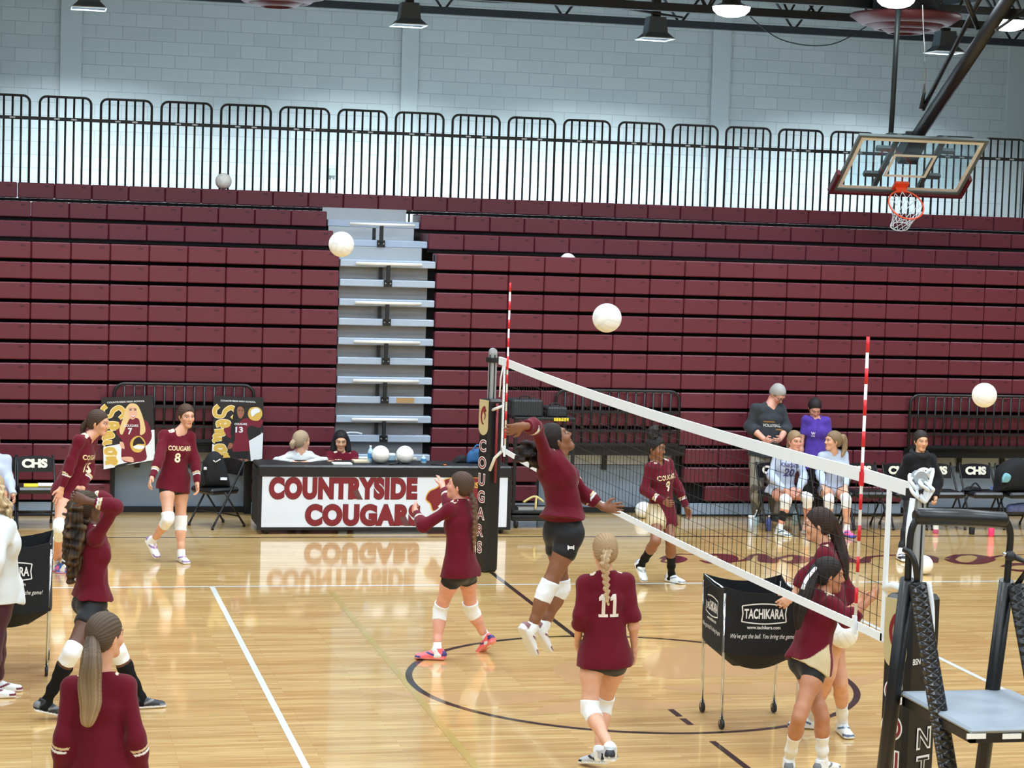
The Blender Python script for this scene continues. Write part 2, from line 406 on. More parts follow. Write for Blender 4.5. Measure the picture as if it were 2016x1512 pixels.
# ---------------------------------------------------------------- telescopic bleachers, folded shut
YB = 13.9; RISE = 0.2385; AX0, AX1 = -1.06, 0.14; BX0, BX1 = -9.0, 12.0
def row_top(i): return 0.15+RISE*i
def row_y(i): return YB if i <= 13 else YB+0.58*(i-13)
SEAT = 0.4572
def bench_row(x0, x1, i, parent, phase=0.0, right=False):
    mb = MB(); z1 = row_top(i); z0 = z1-0.195; y = row_y(i)
    dep = 0.58 if i > 13 else 0.3 if i == 13 else 0.14
    if i == 16: dep = 0.6
    xs = []
    x = x0 if right else x1
    n = int(math.ceil((x1-x0)/SEAT))
    for k in range(n):
        a, b = (x0+k*SEAT, x0+(k+1)*SEAT) if right else (x1-(k+1)*SEAT, x1-k*SEAT)
        a = max(a, x0); b = min(b, x1)
        if b-a < 0.05: continue
        mb.box(a+0.003, b-0.003, y, y+dep, z0, z1, 0, bev=0.011)
        if b-a > 0.3: mb.box(b-0.125, b-0.07, y-0.0015, y+0.01, z1-0.052, z1-0.032, 1)
    return mb.build('bench_row', [M_MAROON, M_MARDARK], parent)
left = thing('bleacher_bank', 'left bank of folded maroon bleachers, left of the grey aisle steps', 'bleachers', ((BX0+AX0)/2, 14.2, 0))
right = thing('bleacher_bank', 'right bank of folded maroon bleachers, from the aisle steps to the photo edge', 'bleachers', ((BX1+AX1)/2, 14.2, 0))
NOT_L = (-3.75, -2.06); NOT_C = (1.52, 3.43); NOT_R = (6.42, 12.0)
for i in range(1, 16):
    if i >= 4:
        bench_row(BX0, AX0, i, left); bench_row(AX1, BX1, i, right, right=True)
    else:
        bench_row(BX0, NOT_L[0], i, left); bench_row(NOT_L[1], AX0, i, left)
        bench_row(AX1, NOT_C[0], i, right, right=True)
        bench_row(NOT_C[1]+(0.29 if i == 1 else 0), NOT_R[0], i, right, right=True)
top = thing('bleacher_bank', 'unbroken top maroon bench row running above the aisle steps', 'bleachers', (1.5, 15.9, 3.7))
bench_row(BX0, BX1, 16, top, right=True)
for i in (14, 15, 16):
    for x0, x1, p in ((BX0, AX0, left), (AX1, BX1, right)) if i < 16 else ((BX0, BX1, top),):
        MB().box(x0, x1, row_y(i)+0.04, row_y(i)+0.08, row_top(i-1)+0.003, row_top(i)-0.198).build('riser_panel', M_DARK, p)  # near-black colour holds the shade under the upper bench noses
for x0, x1, p in ((BX0, AX0, left), (AX1, BX1, right)): MB().box(x0, x1, YB+.305, YB+.575, row_top(13)-.19, row_top(13)-.16).build('foot_deck', M_ALU, p)
def back_plate(x0, x1, parent):
    mb = MB()
    mb.box(x0, x1, YB+0.145, YB+0.2, 0.02, row_top(13)-0.02)
    return mb.build('gap_shade_plate', M_DARK, parent)  # black plate added so the gaps between rows stay as dark as shade
for x0, x1, p in ((BX0, NOT_L[0], left), (NOT_L[1], AX0, left), (AX1, NOT_C[0], right), (NOT_C[1], NOT_R[0], right)):
    back_plate(x0, x1, p)
    MB().box(x0, x1, YB+0.02, YB+0.06, 0.025, 0.165).build('skirt_panel', M_GREYP, p)
    MB().box(x0, x1, YB+0.0, YB+0.03, 0.0, 0.022).build('floor_strip', M_BLACK, p)
for (x0, x1), p in ((NOT_L, left), (NOT_C, right), (NOT_R, right)):
    MB().box(x0, x1, YB+0.145, YB+0.2, 0.92, row_top(13)-0.02).build('gap_shade_plate', M_DARK, p)
    mb = MB(); mb.box(x0, x1, YB-0.02, YB+0.6, row_top(4)-0.235, row_top(4)-0.2); mb.box(x0, x1, YB+0.02, YB+0.06, row_top(4)-0.33, row_top(4)-0.2)
    mb.build('deck_channel', M_BLACK, p)
    yb = YB+0.38
    mb = MB(); mb.box(x0, x1, yb, yb+0.03, 0.07, 0.61, 0); mb.box(x0, x1, yb-0.015, yb+0.03, 0.62, 0.74, 1); mb.box(x0, x1, yb+0.01, yb+0.05, 0.5, 1.0, 2); mb.box(x0, x1, yb-0.03, yb+0.02, 0, 0.07, 2)
    for k in range(int((x1-x0)/0.62)):
        mb.box(x0+0.3+0.62*k, x0+0.36+0.62*k, yb-0.05, yb, 0.55, 0.86, 2)
    for xx in (x0, x1-0.06): mb.box(xx, xx+0.06, YB+0.2, yb+0.02, 0, 0.9, 2)
    mb.build('cutout_panel', [M_GREYP, M_ALU, M_BLACK], p)
# aisle steps
aisle = thing('aisle_steps', 'grey metal aisle steps between the two maroon bleacher banks', 'steps', ((AX0+AX1)/2, 14.2, 0))
for i in range(1, 16):
    y = row_y(i); zt = row_top(i)-0.10
    s_ = MB().box(AX0+0.01, AX1-0.01, y-0.0, y+(0.58 if i >= 13 else 0.145), zt-0.085, zt, 0, bev=0.008)
    st = s_.build('step', M_NOSE, aisle)
    MB().box(AX0+0.02, AX1-0.08, y+0.15+(0.43 if i >= 13 else 0), y+0.17+(0.43 if i >= 13 else 0), zt-0.03, zt+0.155).build('riser_panel', M_ALUF if i < 13 else M_ALU, st)
MB().box(AX0, AX1, YB+0.175, YB+0.22, 0, row_top(13)-0.1).build('gap_shade_plate', M_DARK, aisle)  # black sheet paints the shade between the aisle steps
for i in (2, 4, 6, 8, 10, 12, 14):
    y = row_y(i); zt = row_top(i)-0.10; xc = (AX0+AX1)/2+0.005
    h = MB().tube([(xc-0.41, y-0.035, zt+0.195), (xc+0.41, y-0.035, zt+0.195)], 0.021, n=10)
    hr = h.build('handrail', M_RAILW, aisle)
    p_ = MB(); p_.box(xc-0.03, xc+0.015, y-0.05, y-0.015, zt-0.02, zt+0.18); p_.box(xc-0.055, xc+0.045, y-0.02, y+0.003, zt-0.085, zt)
    p_.box(xc-0.1, xc-0.06, y+0.08, y+0.11, zt, zt+0.15)
    p_.build('post', M_BLACK, hr)
    for dx in (-0.035, 0.025): MB().ball((xc+dx, y-0.024, zt-0.042), 0.009, n=8, m=6).build('bolt', M_ALU, hr)
MB().box(AX0+0.75, AX0+0.97, row_y(6)-0.004, row_y(6), row_top(6)-0.175, row_top(6)-0.11).build('worn_patch', mat('bare_wood_patch', (170, 136, 92), 0.7), aisle)
# ---------------------------------------------------------------- upper guardrail of round-cornered panels
GY = 16.35; GZ0 = 3.4; GZ1 = 5.08; GZM = 4.80
PITCH_G = 0.772
def guard_panel(x0, x1, first=False):
    t = thing('guardrail_panel', 'round-cornered black steel guardrail panel above the top maroon bench row', 'guardrail', ((x0+x1)/2, GY, 3.55), 0, 'guardrail panels along the upper walkway')
    fr = MB(); r = 0.085
    pts = [(x0, GY, GZ0)]+[(x0+r-r*math.cos(a), GY, GZ1-r+r*math.sin(a)) for a in np.linspace(0, math.pi/2, 6)]+[(x1-r+r*math.sin(a), GY, GZ1-r+r*math.cos(a)) for a in np.linspace(0, math.pi/2, 6)]+[(x1, GY, GZ0)]
    fr.tube(pts, 0.0165, n=8); fr.build('frame', M_BLACK, t)
    for k in range(1, 6):
        x = x0+(x1-x0)*k/6
        MB().tube([(x, GY, GZ0), (x, GY, GZ1)], 0.0135, n=8).build('baluster', M_BLACK, t)
    MB().box((x0+x1)/2-PITCH_G/2, (x0+x1)/2+PITCH_G/2, GY-0.02, GY+0.02, GZM-0.024, GZM+0.02).build('handrail', M_BLACK, t)
    for k in (2, 4):
        bo = MB(); bo.box(x0+(x1-x0)*k/6-0.035, x0+(x1-x0)*k/6+0.035, GY-0.028, GY-0.02, GZM-0.012, GZM+0.008)
        bo.build('fixing_plate', M_ALU, t)
    return t
g_l = [(-5.45, None)]
x = at(78, 240, y=GY)[0]
x0g = x-PITCH_G*2; k = 0
proto = None
while x0g+k*PITCH_G < 10.5:
    xa = x0g+k*PITCH_G
    if proto is None: proto = guard_panel(xa, xa+PITCH_G-0.125)
    else: copy_tree(proto, loc=(xa+(PITCH_G-0.125)/2, GY, 3.55))
    k += 1

# ---------------------------------------------------------------- railings round the three cutouts
def cut_rail(x0, x1, label):
    t = thing('cutout_railing', label, 'railing', ((x0+x1)/2, YB-0.05, row_top(4)-0.2), 0, 'black railings above the bleacher cutouts')
    y = YB-0.06; z0 = row_top(4)-0.2; z1 = 1.60; r = 0.12
    fr = MB(); pts = [(x0, y, z0)]+[(x0+r-r*math.cos(a), y, z1-r+r*math.sin(a)) for a in np.linspace(0, math.pi/2, 6)]+[(x1-r+r*math.sin(a), y, z1-r+r*math.cos(a)) for a in np.linspace(0, math.pi/2, 6)]+[(x1, y, z0)]
    fr.tube(pts, 0.019, n=8); fr.box(x0, x1, y-0.014, y+0.014, 1.315, 1.345); fr.box(x0, x1, y-0.014, y+0.014, 1.08, 1.105); fr.box(x0, x1, y-0.02, y+0.02, z0, z0+0.04)
    fr.build('frame', M_BLACK, t)
    n = int(round((x1-x0)/0.118))
    bm0 = None
    for k in range(1, n):
        xx = x0+(x1-x0)*k/n
        MB().tube([(xx, y, z0), (xx, y, z1)], 0.0135, n=6).build('baluster', M_BLACK, t)
cut_rail(NOT_L[0]+0.02, NOT_L[1]-0.01, 'black railing behind the two senior posters')
cut_rail(NOT_C[0]+0.18, NOT_C[1]-0.12, 'black railing behind the net and the jumping player')
cut_rail(NOT_R[0]+0.03, 10.6, 'black railing behind the black hooded sweatshirt at the right edge')

# ---------------------------------------------------------------- roof steel
def truss(y, zb, zt, x0, x1, pitch, label, rb=0.055):
    t = thing('roof_truss', label, 'truss', ((x0+x1)/2, y, zt))
    mb = MB(); mb.box(x0, x1, y-rb, y+rb, zb, zb+2*rb); mb.build('bottom_chord', M_STEELB, t)
    mb = MB(); mb.box(x0, x1, y-rb, y+rb, zt, zt+2*rb); mb.build('top_chord', M_STEELB, t)
    k = 0; x = x0
    while x < x1-pitch:
        MB().tube([(x, y, zt+rb), (x+pitch/2, y, zb+rb), (x+pitch, y, zt+rb)], 0.03, n=6).build('web_brace', M_STEELB, t)
        x += pitch; k += 1
truss(20.6, 6.82, 8.1, -9, 15, 1.9, 'far dark roof truss running along the block wall')
truss(18.6, 6.86, 8.1, -6, 15, 1.7, 'middle dark roof truss in front of the block wall')
truss(17.4, at(1500, 33, y=17.4)[2], 7.9, -1.0, 15, 1.25, 'dark roof truss with close-set braces between the box floodlights and the round lamps')
truss(15.8, at(1600, 10, y=15.8)[2], 8.2, 2.5, 15, 1.3, 'nearest dark roof truss above the bleachers')
for xx in (0.62, 4.55, 9.2):
    t_ = MB().box(xx-0.07, xx+0.07, 13.0, 21.9, 7.25, 7.45)
    tag(t_.build('roof_beam', M_STEELB), 'dark roof beam running to the block wall %s' % {0.62: 'above the grey aisle steps', 4.55: 'left of the glowing round lamps', 9.2: 'at the far right'}[xx], 'beam')
cb = MB().tube(spline([(-0.4, 18.4, 6.95), (1.5, 18.4, 6.82), (3.0, 18.4, 6.88), (4.6, 18.4, 6.75)], 6), 0.018, n=6)
tag(cb.build('power_cable', M_BLACK), 'thin black cable strung under the roof trusses', 'cable')
cb = MB().tube(spline([(5.6, 18.53, 6.9), (6.1, 18.3, 6.5), (6.9, 18.3, 6.47), (7.7, 18.53, 6.9)], 6), 0.009, n=6)
tag(cb.build('power_cable', M_BLACK), 'thin cable sagging below the trusses beside the round maroon diffuser', 'cable')
# box spotlights aimed at the seating
def box_light(u, v, y, label):
    c = at(u, v, y=y)
    t = thing('box_floodlight', label, 'light', (c[0], c[1], c[2]), 0, 'box floodlights under the trusses')
    mb = MB(); w, d, h = 0.15, 0.15, 0.23
    mb.add([(c[0]-w, c[1]-d, c[2]), (c[0]+w, c[1]-d, c[2]), (c[0]+w, c[1]+d, c[2]), (c[0]-w, c[1]+d, c[2]), (c[0]-w*.82, c[1]-d*.82, c[2]+h), (c[0]+w*.82, c[1]-d*.82, c[2]+h), (c[0]+w*.82, c[1]+d*.82, c[2]+h), (c[0]-w*.82, c[1]+d*.82, c[2]+h)],
           [[4, 5, 6, 7], [0, 1, 5, 4], [1, 2, 6, 5], [2, 3, 7, 6], [3, 0, 4, 7], [0, 3, 2, 1]]); mb.build('housing', mat('floodlight_housing', (74, 84, 92), 0.5), t)
    mb = MB(); a, b = 0.15, 0.235
    z0 = c[2]
    mb.add([(c[0]-a, c[1]-a, z0), (c[0]+a, c[1]-a, z0), (c[0]+a, c[1]+a, z0), (c[0]-a, c[1]+a, z0), (c[0]-b, c[1]-b, z0-.09), (c[0]+b, c[1]-b, z0-.09), (c[0]+b, c[1]+b, z0-.09), (c[0]-b, c[1]+b, z0-.09)],
           [[0, 1, 5, 4], [1, 2, 6, 5], [2, 3, 7, 6], [3, 0, 4, 7]]); mb.build('shade', mat('floodlight_shade', (70, 78, 86), 0.45), t)
    rm_ = MB(); rm_.tube([(c[0]-.235, c[1]-.235, z0-.09), (c[0]+.235, c[1]-.235, z0-.09), (c[0]+.235, c[1]+.235, z0-.09), (c[0]-.235, c[1]+.235, z0-.09)], .011, n=6, closed=True); rm_.build('lit_edge_strip', M_WHITE, t)  # white strip paints the lit lower edge of the dark shade
    MB().box(c[0]-.13, c[0]+.13, c[1]-.13, c[1]+.13, z0-.02, z0-.005).build('lens', M_LAMP, t)
    MB().box(c[0]-.06, c[0]+.06, c[1]-.05, c[1]+.05, z0+h, z0+h+0.35).build('bracket', M_BLACK, t)
    area_light('floodlight_lamp', (c[0], c[1], z0-0.1), 0.3, 640, (0.78, 0.92, 1), (math.radians(14), 0, 0), spread=math.radians(130))
box_light(175, 4, 18.5, 'box floodlight at the top left, only its lit rim in view')
box_light(805, 38, 18.5, 'box floodlight under the truss above the aisle steps')
box_light(1290, 65, 18.5, 'box floodlight under the truss right of the middle of the wall')
box_light(1860, 92, 18.5, 'box floodlight half hidden behind the slanting goal strut')
def round_lamp(u, v, y, label):
    c = at(u, v, y=y)
    t = thing('round_lamp', label, 'light', tuple(c), 0, 'bright round lamps under the roof')
    MB().lathe([(0.0, 0.16), (0.10, 0.16), (0.13, 0.05), (0.22, 0.015), (0.25, 0.0)], c, 24).build('housing', M_BLACKP, t)
    MB().lathe([(0.0, -0.13), (0.10, -0.125), (0.18, -0.10), (0.235, -0.05), (0.25, 0.0)], c, 24).build('lens', M_LAMP, t)
    MB().tube([(c[0], c[1], c[2]+0.15), (c[0], c[1], c[2]+1.0)], 0.012).build('stem', M_BLACK, t)
round_lamp(1440, 14, 15.0, 'glowing round lamp under the roof left of the goal post')
round_lamp(1986, 42, 15.0, 'glowing round lamp at the top right behind the goal strut')
round_lamp(1764, -4, 14.2, 'lamp at the very top, cut by the frame edge above the goal post')
def diffuser(u, v, y, s, label):
    c = at(u, v, y=y)
    t = thing('air_diffuser', label, 'vent', tuple(c), 0, 'round maroon air diffusers')
    for k, (r0, r1, za, zb) in enumerate(((0.74, 0.60, 0.12, -0.02), (0.52, 0.42, 0.02, -0.09), (0.34, 0.24, -0.04, -0.14))):
        MB().lathe([(r1*s*0.9, za), (r0*s, za), (r0*s*1.02, za-0.03), (r1*s, zb), (r1*s*0.86, zb), (r1*s*0.9, za)], c, 40).build('cone_ring', M_DIFF, t)
    MB().lathe([(0.0, 0.13), (0.66*s, 0.13), (0.66*s, 0.1), (0, 0.1)], c, 32).build('duct_plate', M_DARK, t)
    MB().lathe([(0.45*s, 0.12), (0.45*s, 2.0)], c, 32).build('duct_neck', M_STEELB, t)
diffuser(1783, 46, 15.4, 1.0, 'big round maroon ceiling diffuser behind the goal post')
diffuser(545, -8, 15.4, 1.0, 'round maroon ceiling diffuser cut by the top edge left of the middle')

# wall clock-like emergency unit behind the rail
c = at(655, 339, y=21.9)
t = thing('wall_strobe', 'small grey alarm box on the block wall behind the guardrail', 'alarm', tuple(c))
MB().box(c[0]-.06, c[0]+.06, 21.9, 22.0, c[2]-.06, c[2]+.06, bev=0.01).build('housing', mat('alarm_grey', (120, 128, 120), 0.5), t)
MB().box(c[0]-.012, c[0]+.012, 21.97, 22.0, c[2]-.9, c[2]-.06).build('conduit', M_PLAIN, t)
# ================================================================== FOLDED BASKETBALL GOAL
def glass_mat():
    m = bpy.data.materials.new('backboard_glass'); m.use_nodes = True
    nt = m.node_tree; nt.nodes.clear(); o = nt.nodes.new('ShaderNodeOutputMaterial')
    mx = nt.nodes.new('ShaderNodeMixShader'); tr = nt.nodes.new('ShaderNodeBsdfTransparent'); gl = nt.nodes.new('ShaderNodeBsdfGlossy')
    tr.inputs[0].default_value = (0.86, 0.94, 0.95, 1); gl.inputs['Roughness'].default_value = 0.03
    mx.inputs[0].default_value = 0.09; nt.links.new(tr.outputs[0], mx.inputs[1]); nt.links.new(gl.outputs[0], mx.inputs[2]); nt.links.new(mx.outputs[0], o.inputs[0])
    return m
M_GLASS = glass_mat()
bm_ = (at(1637, 373, D=28.3)+at(1884, 381, D=28.3))/2; tm_ = (at(1693, 267, D=27.45)+at(1957, 273, D=27.45))/2
gx = Vector((1, 0, 0)); gu = Vector(tm_-bm_); gu -= gx*gu.dot(gx); gH = gu.length; gu.normalize(); gn = gx.cross(gu)   # gn points at the court
gW = 1.80; gO = Vector((bm_+tm_)/2)
goal = thing('basketball_goal', 'basketball goal swung up under the roof, glass backboard with orange rim', 'basketball hoop', tuple(gO+Vector((0, 0, 0))))
Gm = Matrix(((gx.x, gu.x, gn.x, gO.x), (gx.y, gu.y, gn.y, gO.y), (gx.z, gu.z, gn.z, gO.z), (0, 0, 0, 1)))
hw, hh = gW/2, gH/2
P3 = lambda a, b, c: Gm @ Vector((a, b, c))
gb = MB().box(-hw+.03, hw-.03, -hh+.03, hh-.03, -0.006, 0.006, M=Gm).build('glass_board', M_GLASS, goal)
M_GFRAME = mat('backboard_frame', (112, 124, 126), 0.4, 0.3)
fr = MB()
fr.box(-hw, hw, hh-.04, hh, -.02, .02, M=Gm); fr.box(-hw, hw, -hh, -hh+.04, -.02, .02, M=Gm); fr.box(-hw, -hw+.04, -hh+.04, hh-.04, -.02, .02, M=Gm); fr.box(hw-.04, hw, -hh+.04, hh-.04, -.02, .02, M=Gm)
fr.build('board_frame', M_GFRAME, goal)
ln = MB()
for x0, x1, y0, y1 in ((-hw+.045, hw-.045, hh-.1, hh-.05), (-hw+.045, hw-.045, -hh+.05, -hh+.1), (-hw+.045, -hw+.095, -hh+.1, hh-.1), (hw-.095, hw-.045, -hh+.1, hh-.1)): ln.box(x0, x1, y0, y1, .0065, .0085, M=Gm)
ln.build('border_line', M_WHITE, gb)
ln = MB(); sq = (.3, -.22, .2)
for x0, x1, y0, y1 in ((-.3, .3, .16, .2), (-.3, .3, -.24, -.2), (-.3, -.26, -.2, .16), (.26, .3, -.2, .16)): ln.box(x0, x1, y0, y1, .0065, .0085, M=Gm)
ln.build('target_square', M_WHITE, gb)
pd = MB(); t_ = .055
pd.box(-hw-t_, hw+t_, -hh-t_, -hh, -.045, .045, M=Gm); pd.box(-hw-t_, -hw, -hh, -hh+.34, -.045, .045, M=Gm); pd.box(hw, hw+t_, -hh, -hh+.34, -.045, .045, M=Gm)
pd.build('edge_padding', mat('maroon_padding', (92, 22, 34), 0.5), goal, bevel=0.01)
# frame behind the glass
M_GB = mat('goal_back_steel', (96, 102, 106), 0.5, 0.3)
for sx in (-1, 1):
    MB().box(sx*.32-.03, sx*.32+.03, -hh+.04, hh-.04, -.08, -.03, M=Gm).build('back_bar', M_GB, goal)
    for yy in (-.28, .22): MB().box(sx*.42-.12, sx*.42+.12, yy-.035, yy+.035, -.09, -.04, M=Gm).build('back_bracket', M_GB, goal)
MB().box(-.13, .13, -.08, .36, -.26, -.08, M=Gm).build('hanger_block', M_BLACK, goal)
hc = -hh+.15
rm = MB(); rc = .11+.235
rm.box(-.10, .10, hc-.08, hc+.07, .01, .045, M=Gm); rm.box(-.075, .075, hc-.03, hc+.0, .045, .13, M=Gm)
rm.build('rim_bracket', M_ORANGE, goal)
rim = MB().tube([P3(.24*math.cos(a), hc, .13+.225+.24*math.sin(a)) for a in np.linspace(0, 2*math.pi, 40, endpoint=False)], .0105, closed=True, n=8).build('rim', M_ORANGE, goal)
# net cords hang straight down from the tilted rim
nt_ = MB(); rings = []
low = P3(0, hc, .13+.225-.235)
NC = 12
for lv in range(6):
    ring = []
    for k in range(NC):
        a = 2*math.pi*(k+(lv % 2)*.5)/NC; r = (.225, .205, .18, .155, .14, .135)[lv]
        base = P3(r*math.cos(a), hc, .13+.225+r*math.sin(a))
        hang = base+Vector((0, 0, -.05*lv))
        # the cloth gathers towards the low, near side of the rim
        cen = P3(0, hc, .13+.225)+Vector((-.16*lv/5, .02, -.062*lv-.02))
        f = lv/5*.45
        hang = hang*(1-f)+(cen+Vector((r*math.cos(a), r*.6*math.sin(a), 0)))*f
        ring.append(hang)
    rings.append(ring)
for lv in range(5):
    for k in range(NC):
        k2 = (k+1) % NC if lv % 2 else (k-1) % NC
        nt_.tube([rings[lv][k], rings[lv+1][k]], .0045, n=5); nt_.tube([rings[lv][k], rings[lv+1][k2]], .0045, n=5)
nt_.tube(rings[5], .006, n=5, closed=True)
nt_.build('hoop_net', M_NYLON, rim)
# strut to the roof and hanging post
hb = P3(0, .26, -.18)
st_top = at(2004, -30, D=25.2)
MB().tube([hb, Vector(st_top)], .085, n=20).build('main_strut', M_BLACK, goal)
s2 = [Vector(at(1817, 215, D=27.6)), Vector(at(1912, 30, D=26.2)), Vector(at(1960, -60, D=25.5))]
MB().tube(s2, .03, n=10).build('side_brace', M_BLACK, goal)
MB().tube([Vector(at(1925, 55, D=26.0)), Vector(at(1895, -20, D=25.6))], .035, n=10).build('upper_brace', M_BLACK, goal)
MB().tube([Vector(at(1960, 60, D=25.5)), Vector(at(2030, 10, D=25.6))], .02, n=8).build('upper_brace', M_BLACK, goal)
MB().tube([Vector(at(1754, 262, D=28.0)), Vector(at(1771, -20, D=28.0))], .035, n=12).build('hanging_post', mat('goal_post_grey', (52, 60, 62), .45, .4), goal)
cab = MB().tube([Vector(at(1812, 195, D=27.5)), Vector(at(1822, 185, D=27.5)), Vector(at(1821, 150, D=27.4)), Vector(at(1817, 10, D=27.3))], .006, n=6)
cab.build('hoist_cable', M_CHROME, goal)
MB().tube([Vector(at(1813, 215, D=27.5)), Vector(at(1819, 185, D=27.5)), Vector(at(1820, 165, D=27.5))], [.03, .022, .01], n=8).build('hoist_hook', M_BLACK, goal)
# ================================================================== NET, POSTS, REFEREE STAND
PFY, PNY = 9.80, -0.87
ZT, ZB = 2.27, 1.31
def sag(y): return 0.05*(1-((y-4.57)/4.8)**2) if abs(y-4.57) < 4.8 else 0
net = thing('volleyball_net', 'black cord volleyball net with white tapes stretched across the court', 'net', (0, 4.6, 0))
NY0, NY1 = -0.47, 9.42
ys = np.linspace(NY0, NY1, 101)
def tape(z, h, name, y0, y1, n=40, ydir=True):
    mb = MB(); Y = np.linspace(y0, y1, n); vs = []; fs = []
    for y in Y:
        s_ = sag(y)
        for x, dz in ((-.006, -h/2), (.006, -h/2), (.006, h/2), (-.006, h/2)): vs.append((x, y, z-s_+dz))
    for i in range(n-1):
        for k in range(4): fs.append([4*i+k, 4*i+(k+1) % 4, 4*i+4+(k+1) % 4, 4*i+4+k])
    fs += [[0, 1, 2, 3], [4*n-1, 4*n-2, 4*n-3, 4*n-4]]
    mb.add(vs, fs); return mb.build(name, M_NYLON, net)
tape(ZT-.04, .08, 'top_tape', NY0-.28, NY1+.25); tape(ZB+.02, .05, 'bottom_tape', NY0, NY1)
for yy in (NY0, NY1): MB().box(-.006, .006, yy-.025, yy+.025, ZB-sag(yy), ZT-.08-sag(yy)).build('side_tape', M_NYLON, net)
cords = MB(); r = .0016
for k in range(1, 100):
    y = NY0+(NY1-NY0)*k/100; s_ = sag(y)
    cords.box(-r, r, y-r, y+r, ZB-s_+.04, ZT-.07-s_)
for lv in range(1, 9):
    f = lv/9
    pts = [(0, y, (ZB+.04)*(1-f)+(ZT-.07)*f-sag(y)) for y in np.linspace(NY0, NY1, 30)]
    cords.tube(pts, r*1.1, n=4, smooth=False)
cords.build('net_cords', mat('black_net_cord', (24, 24, 26), .8), net)
for k, (yy) in enumerate((9.23, -0.085)):
    zb, zt = ZB-.02, 3.05
    t = thing('net_antenna', 'red and white striped antenna on the %s end of the net' % ('far' if k == 0 else 'near'), 'antenna', (-.012, yy, zb), 0, 'net antennas')
    n = 18; zs = np.linspace(zb+.08, zt, n+1)
    MB().tube([(-.012, yy, zb+.05), (-.012, yy, zt)], .0095, n=10).build('rod', M_WHITE, t)
    for q in range(0, n+1, 2):
        if q == 0: continue
        MB().tube([(-.012, yy, zs[q-1]), (-.012, yy, zs[q])], .0105, n=10).build('red_band', M_RED, t)
    MB().box(-.022, -.004, yy-.018, yy+.018, ZT-.1-sag(yy), ZT-.02-sag(yy)).build('clamp', M_RED, t)
    MB().box(-.025, -.008, yy-.02, yy+.02, ZB-sag(yy)-.03, ZB-sag(yy)+.08).build('clamp', M_NYLON, t)
# ---- net posts with printed pads
nL = Vector((-.907, -.42, 0)); nF = Vector((.42, -.907, 0))
def net_post(y, sl, sf, ztop, word, label, tan_h):
    """sl, sf: pad widths of its left-looking and front-looking sides"""
    px_ = -.04 if y > 5 else 0.0
    t = thing('net_post', label, 'net post', (px_, y, 0))
    c = Vector((px_, y, 0))
    Mx = Matrix(((nF.x, -nL.x, 0, px_), (nF.y, -nL.y, 0, y), (0, 0, 1, 0), (0, 0, 0, 1)))
    # local x = along nF (front normal), local y = away from nL
    MB().box(-sl/2, sl/2, -sf/2, sf/2, 0.0, ztop, M=Mx, bev=.025).build('pad', M_VINYL, t)
    MB().box(-.035, .035, -.035, .035, ztop-.1, 2.31, M=Mx, bev=.006).build('pole', M_ALU, t)
    g = MB().box(-.006, .006, -.0375, -.034, ztop, 2.28, M=Mx); g.box(.034, .0375, -.006, .006, ztop, 2.28, M=Mx); g.build('slot_shade_strip', M_DARK, t)  # raised near-black strips paint the shade of the pole slot
    MB().tube([(px_, y-.03, 2.31), (px_, y+.03, 2.31)], .04, n=16).build('pulley', M_ALU, t)
    MB().box(-.05, .05, -.05, .05, 2.2, 2.25, M=Mx).build('collar', M_BLACKP, t)
    oL = c+nL*(sf/2+.001); exL = Vector((nL.y*-1, nL.x, 0))   # along the left-looking side
    exL = nF*-1 if False else Vector((nF.x, nF.y, 0))
    ez = Vector((0, 0, 1))
    # left side frame: seen from outside, right hand is towards nF
    lg = MB(); w = sl*.42
    out = [(-w, tan_h[1]), (w, tan_h[1]), (w, tan_h[0]+w)]+[(w*math.cos(a), tan_h[0]+w+w*math.sin(a)) for a in np.linspace(0, -math.pi, 9)][1:-1]+[(-w, tan_h[0]+w)]
    lg.prism(out[::-1], oL, exL, ez, .004, 0)
    lp = lg.build('emblem_patch', M_TAN, t)
    em = MB(); zc = (tan_h[0]+tan_h[1])/2+.02
    ribbon(em, spline([(.03, zc+.09), (-.01, zc+.07), (-.035, zc), (-.02, zc-.07), (.005, zc-.09)], 6), np.linspace(.035, .015, 25), oL+nL*.006, exL, ez, 0)
    ribbon(em, spline([(.045, zc+.06), (.01, zc+.045), (.03, zc+.01), (.02, zc-.04)], 6), np.linspace(.03, .012, 19), oL+nL*.006, exL, ez, 0)
    em.build('emblem', M_LETTER, lp)
    for ch, zz, hh_ in word:
        mb = MB(); text_on(mb, ch, oL+ez*zz, exL, ez, None, hh_*1.15, lift=.0015, bold=.05); text_on(mb, ch, oL+ez*zz, exL, ez, None, hh_, 1, lift=.0035, bold=.0)
        mb.build('pad_letter', [M_WHITE, M_LETTER], t)
    return t, c, oL, exL
fp, fc, foL, fex = net_post(PFY, .185, .185, 1.82, [(ch, 1.33-.178*k, .115) for k, ch in enumerate('COUGARS')], 'far net post wrapped in a black pad with COUGARS lettering', (1.44, 1.81))
MB().tube([(.0, PFY-.11, 1.78), (.0, PFY-.12, .95)], .014, n=8).build('crank_strap', M_LETTER, fp)
npost, nc, noL, nex = net_post(PNY, .2, .26, 1.66, [(ch, 1.12-.2*k, .13) for k, ch in enumerate('COUGAR')], 'near net post behind the referee stand, black pad with tan emblem', (1.25, 1.64))
mb = MB(); oF = nc+nF*(.1+.002); exF = Vector((-nL.x, -nL.y, 0)); ez = Vector((0, 0, 1))
text_on(mb, 'BSN SPORTS', oF+ez*1.30, exF, ez, .2, .035, bold=.02)
mb.build('pad_print', M_WHITE, npost)
MB().prism([(-.02, 1.40), (.05, 1.40), (.02, 1.44)], oF, exF, ez, .002).build('pad_print', M_WHITE, npost)
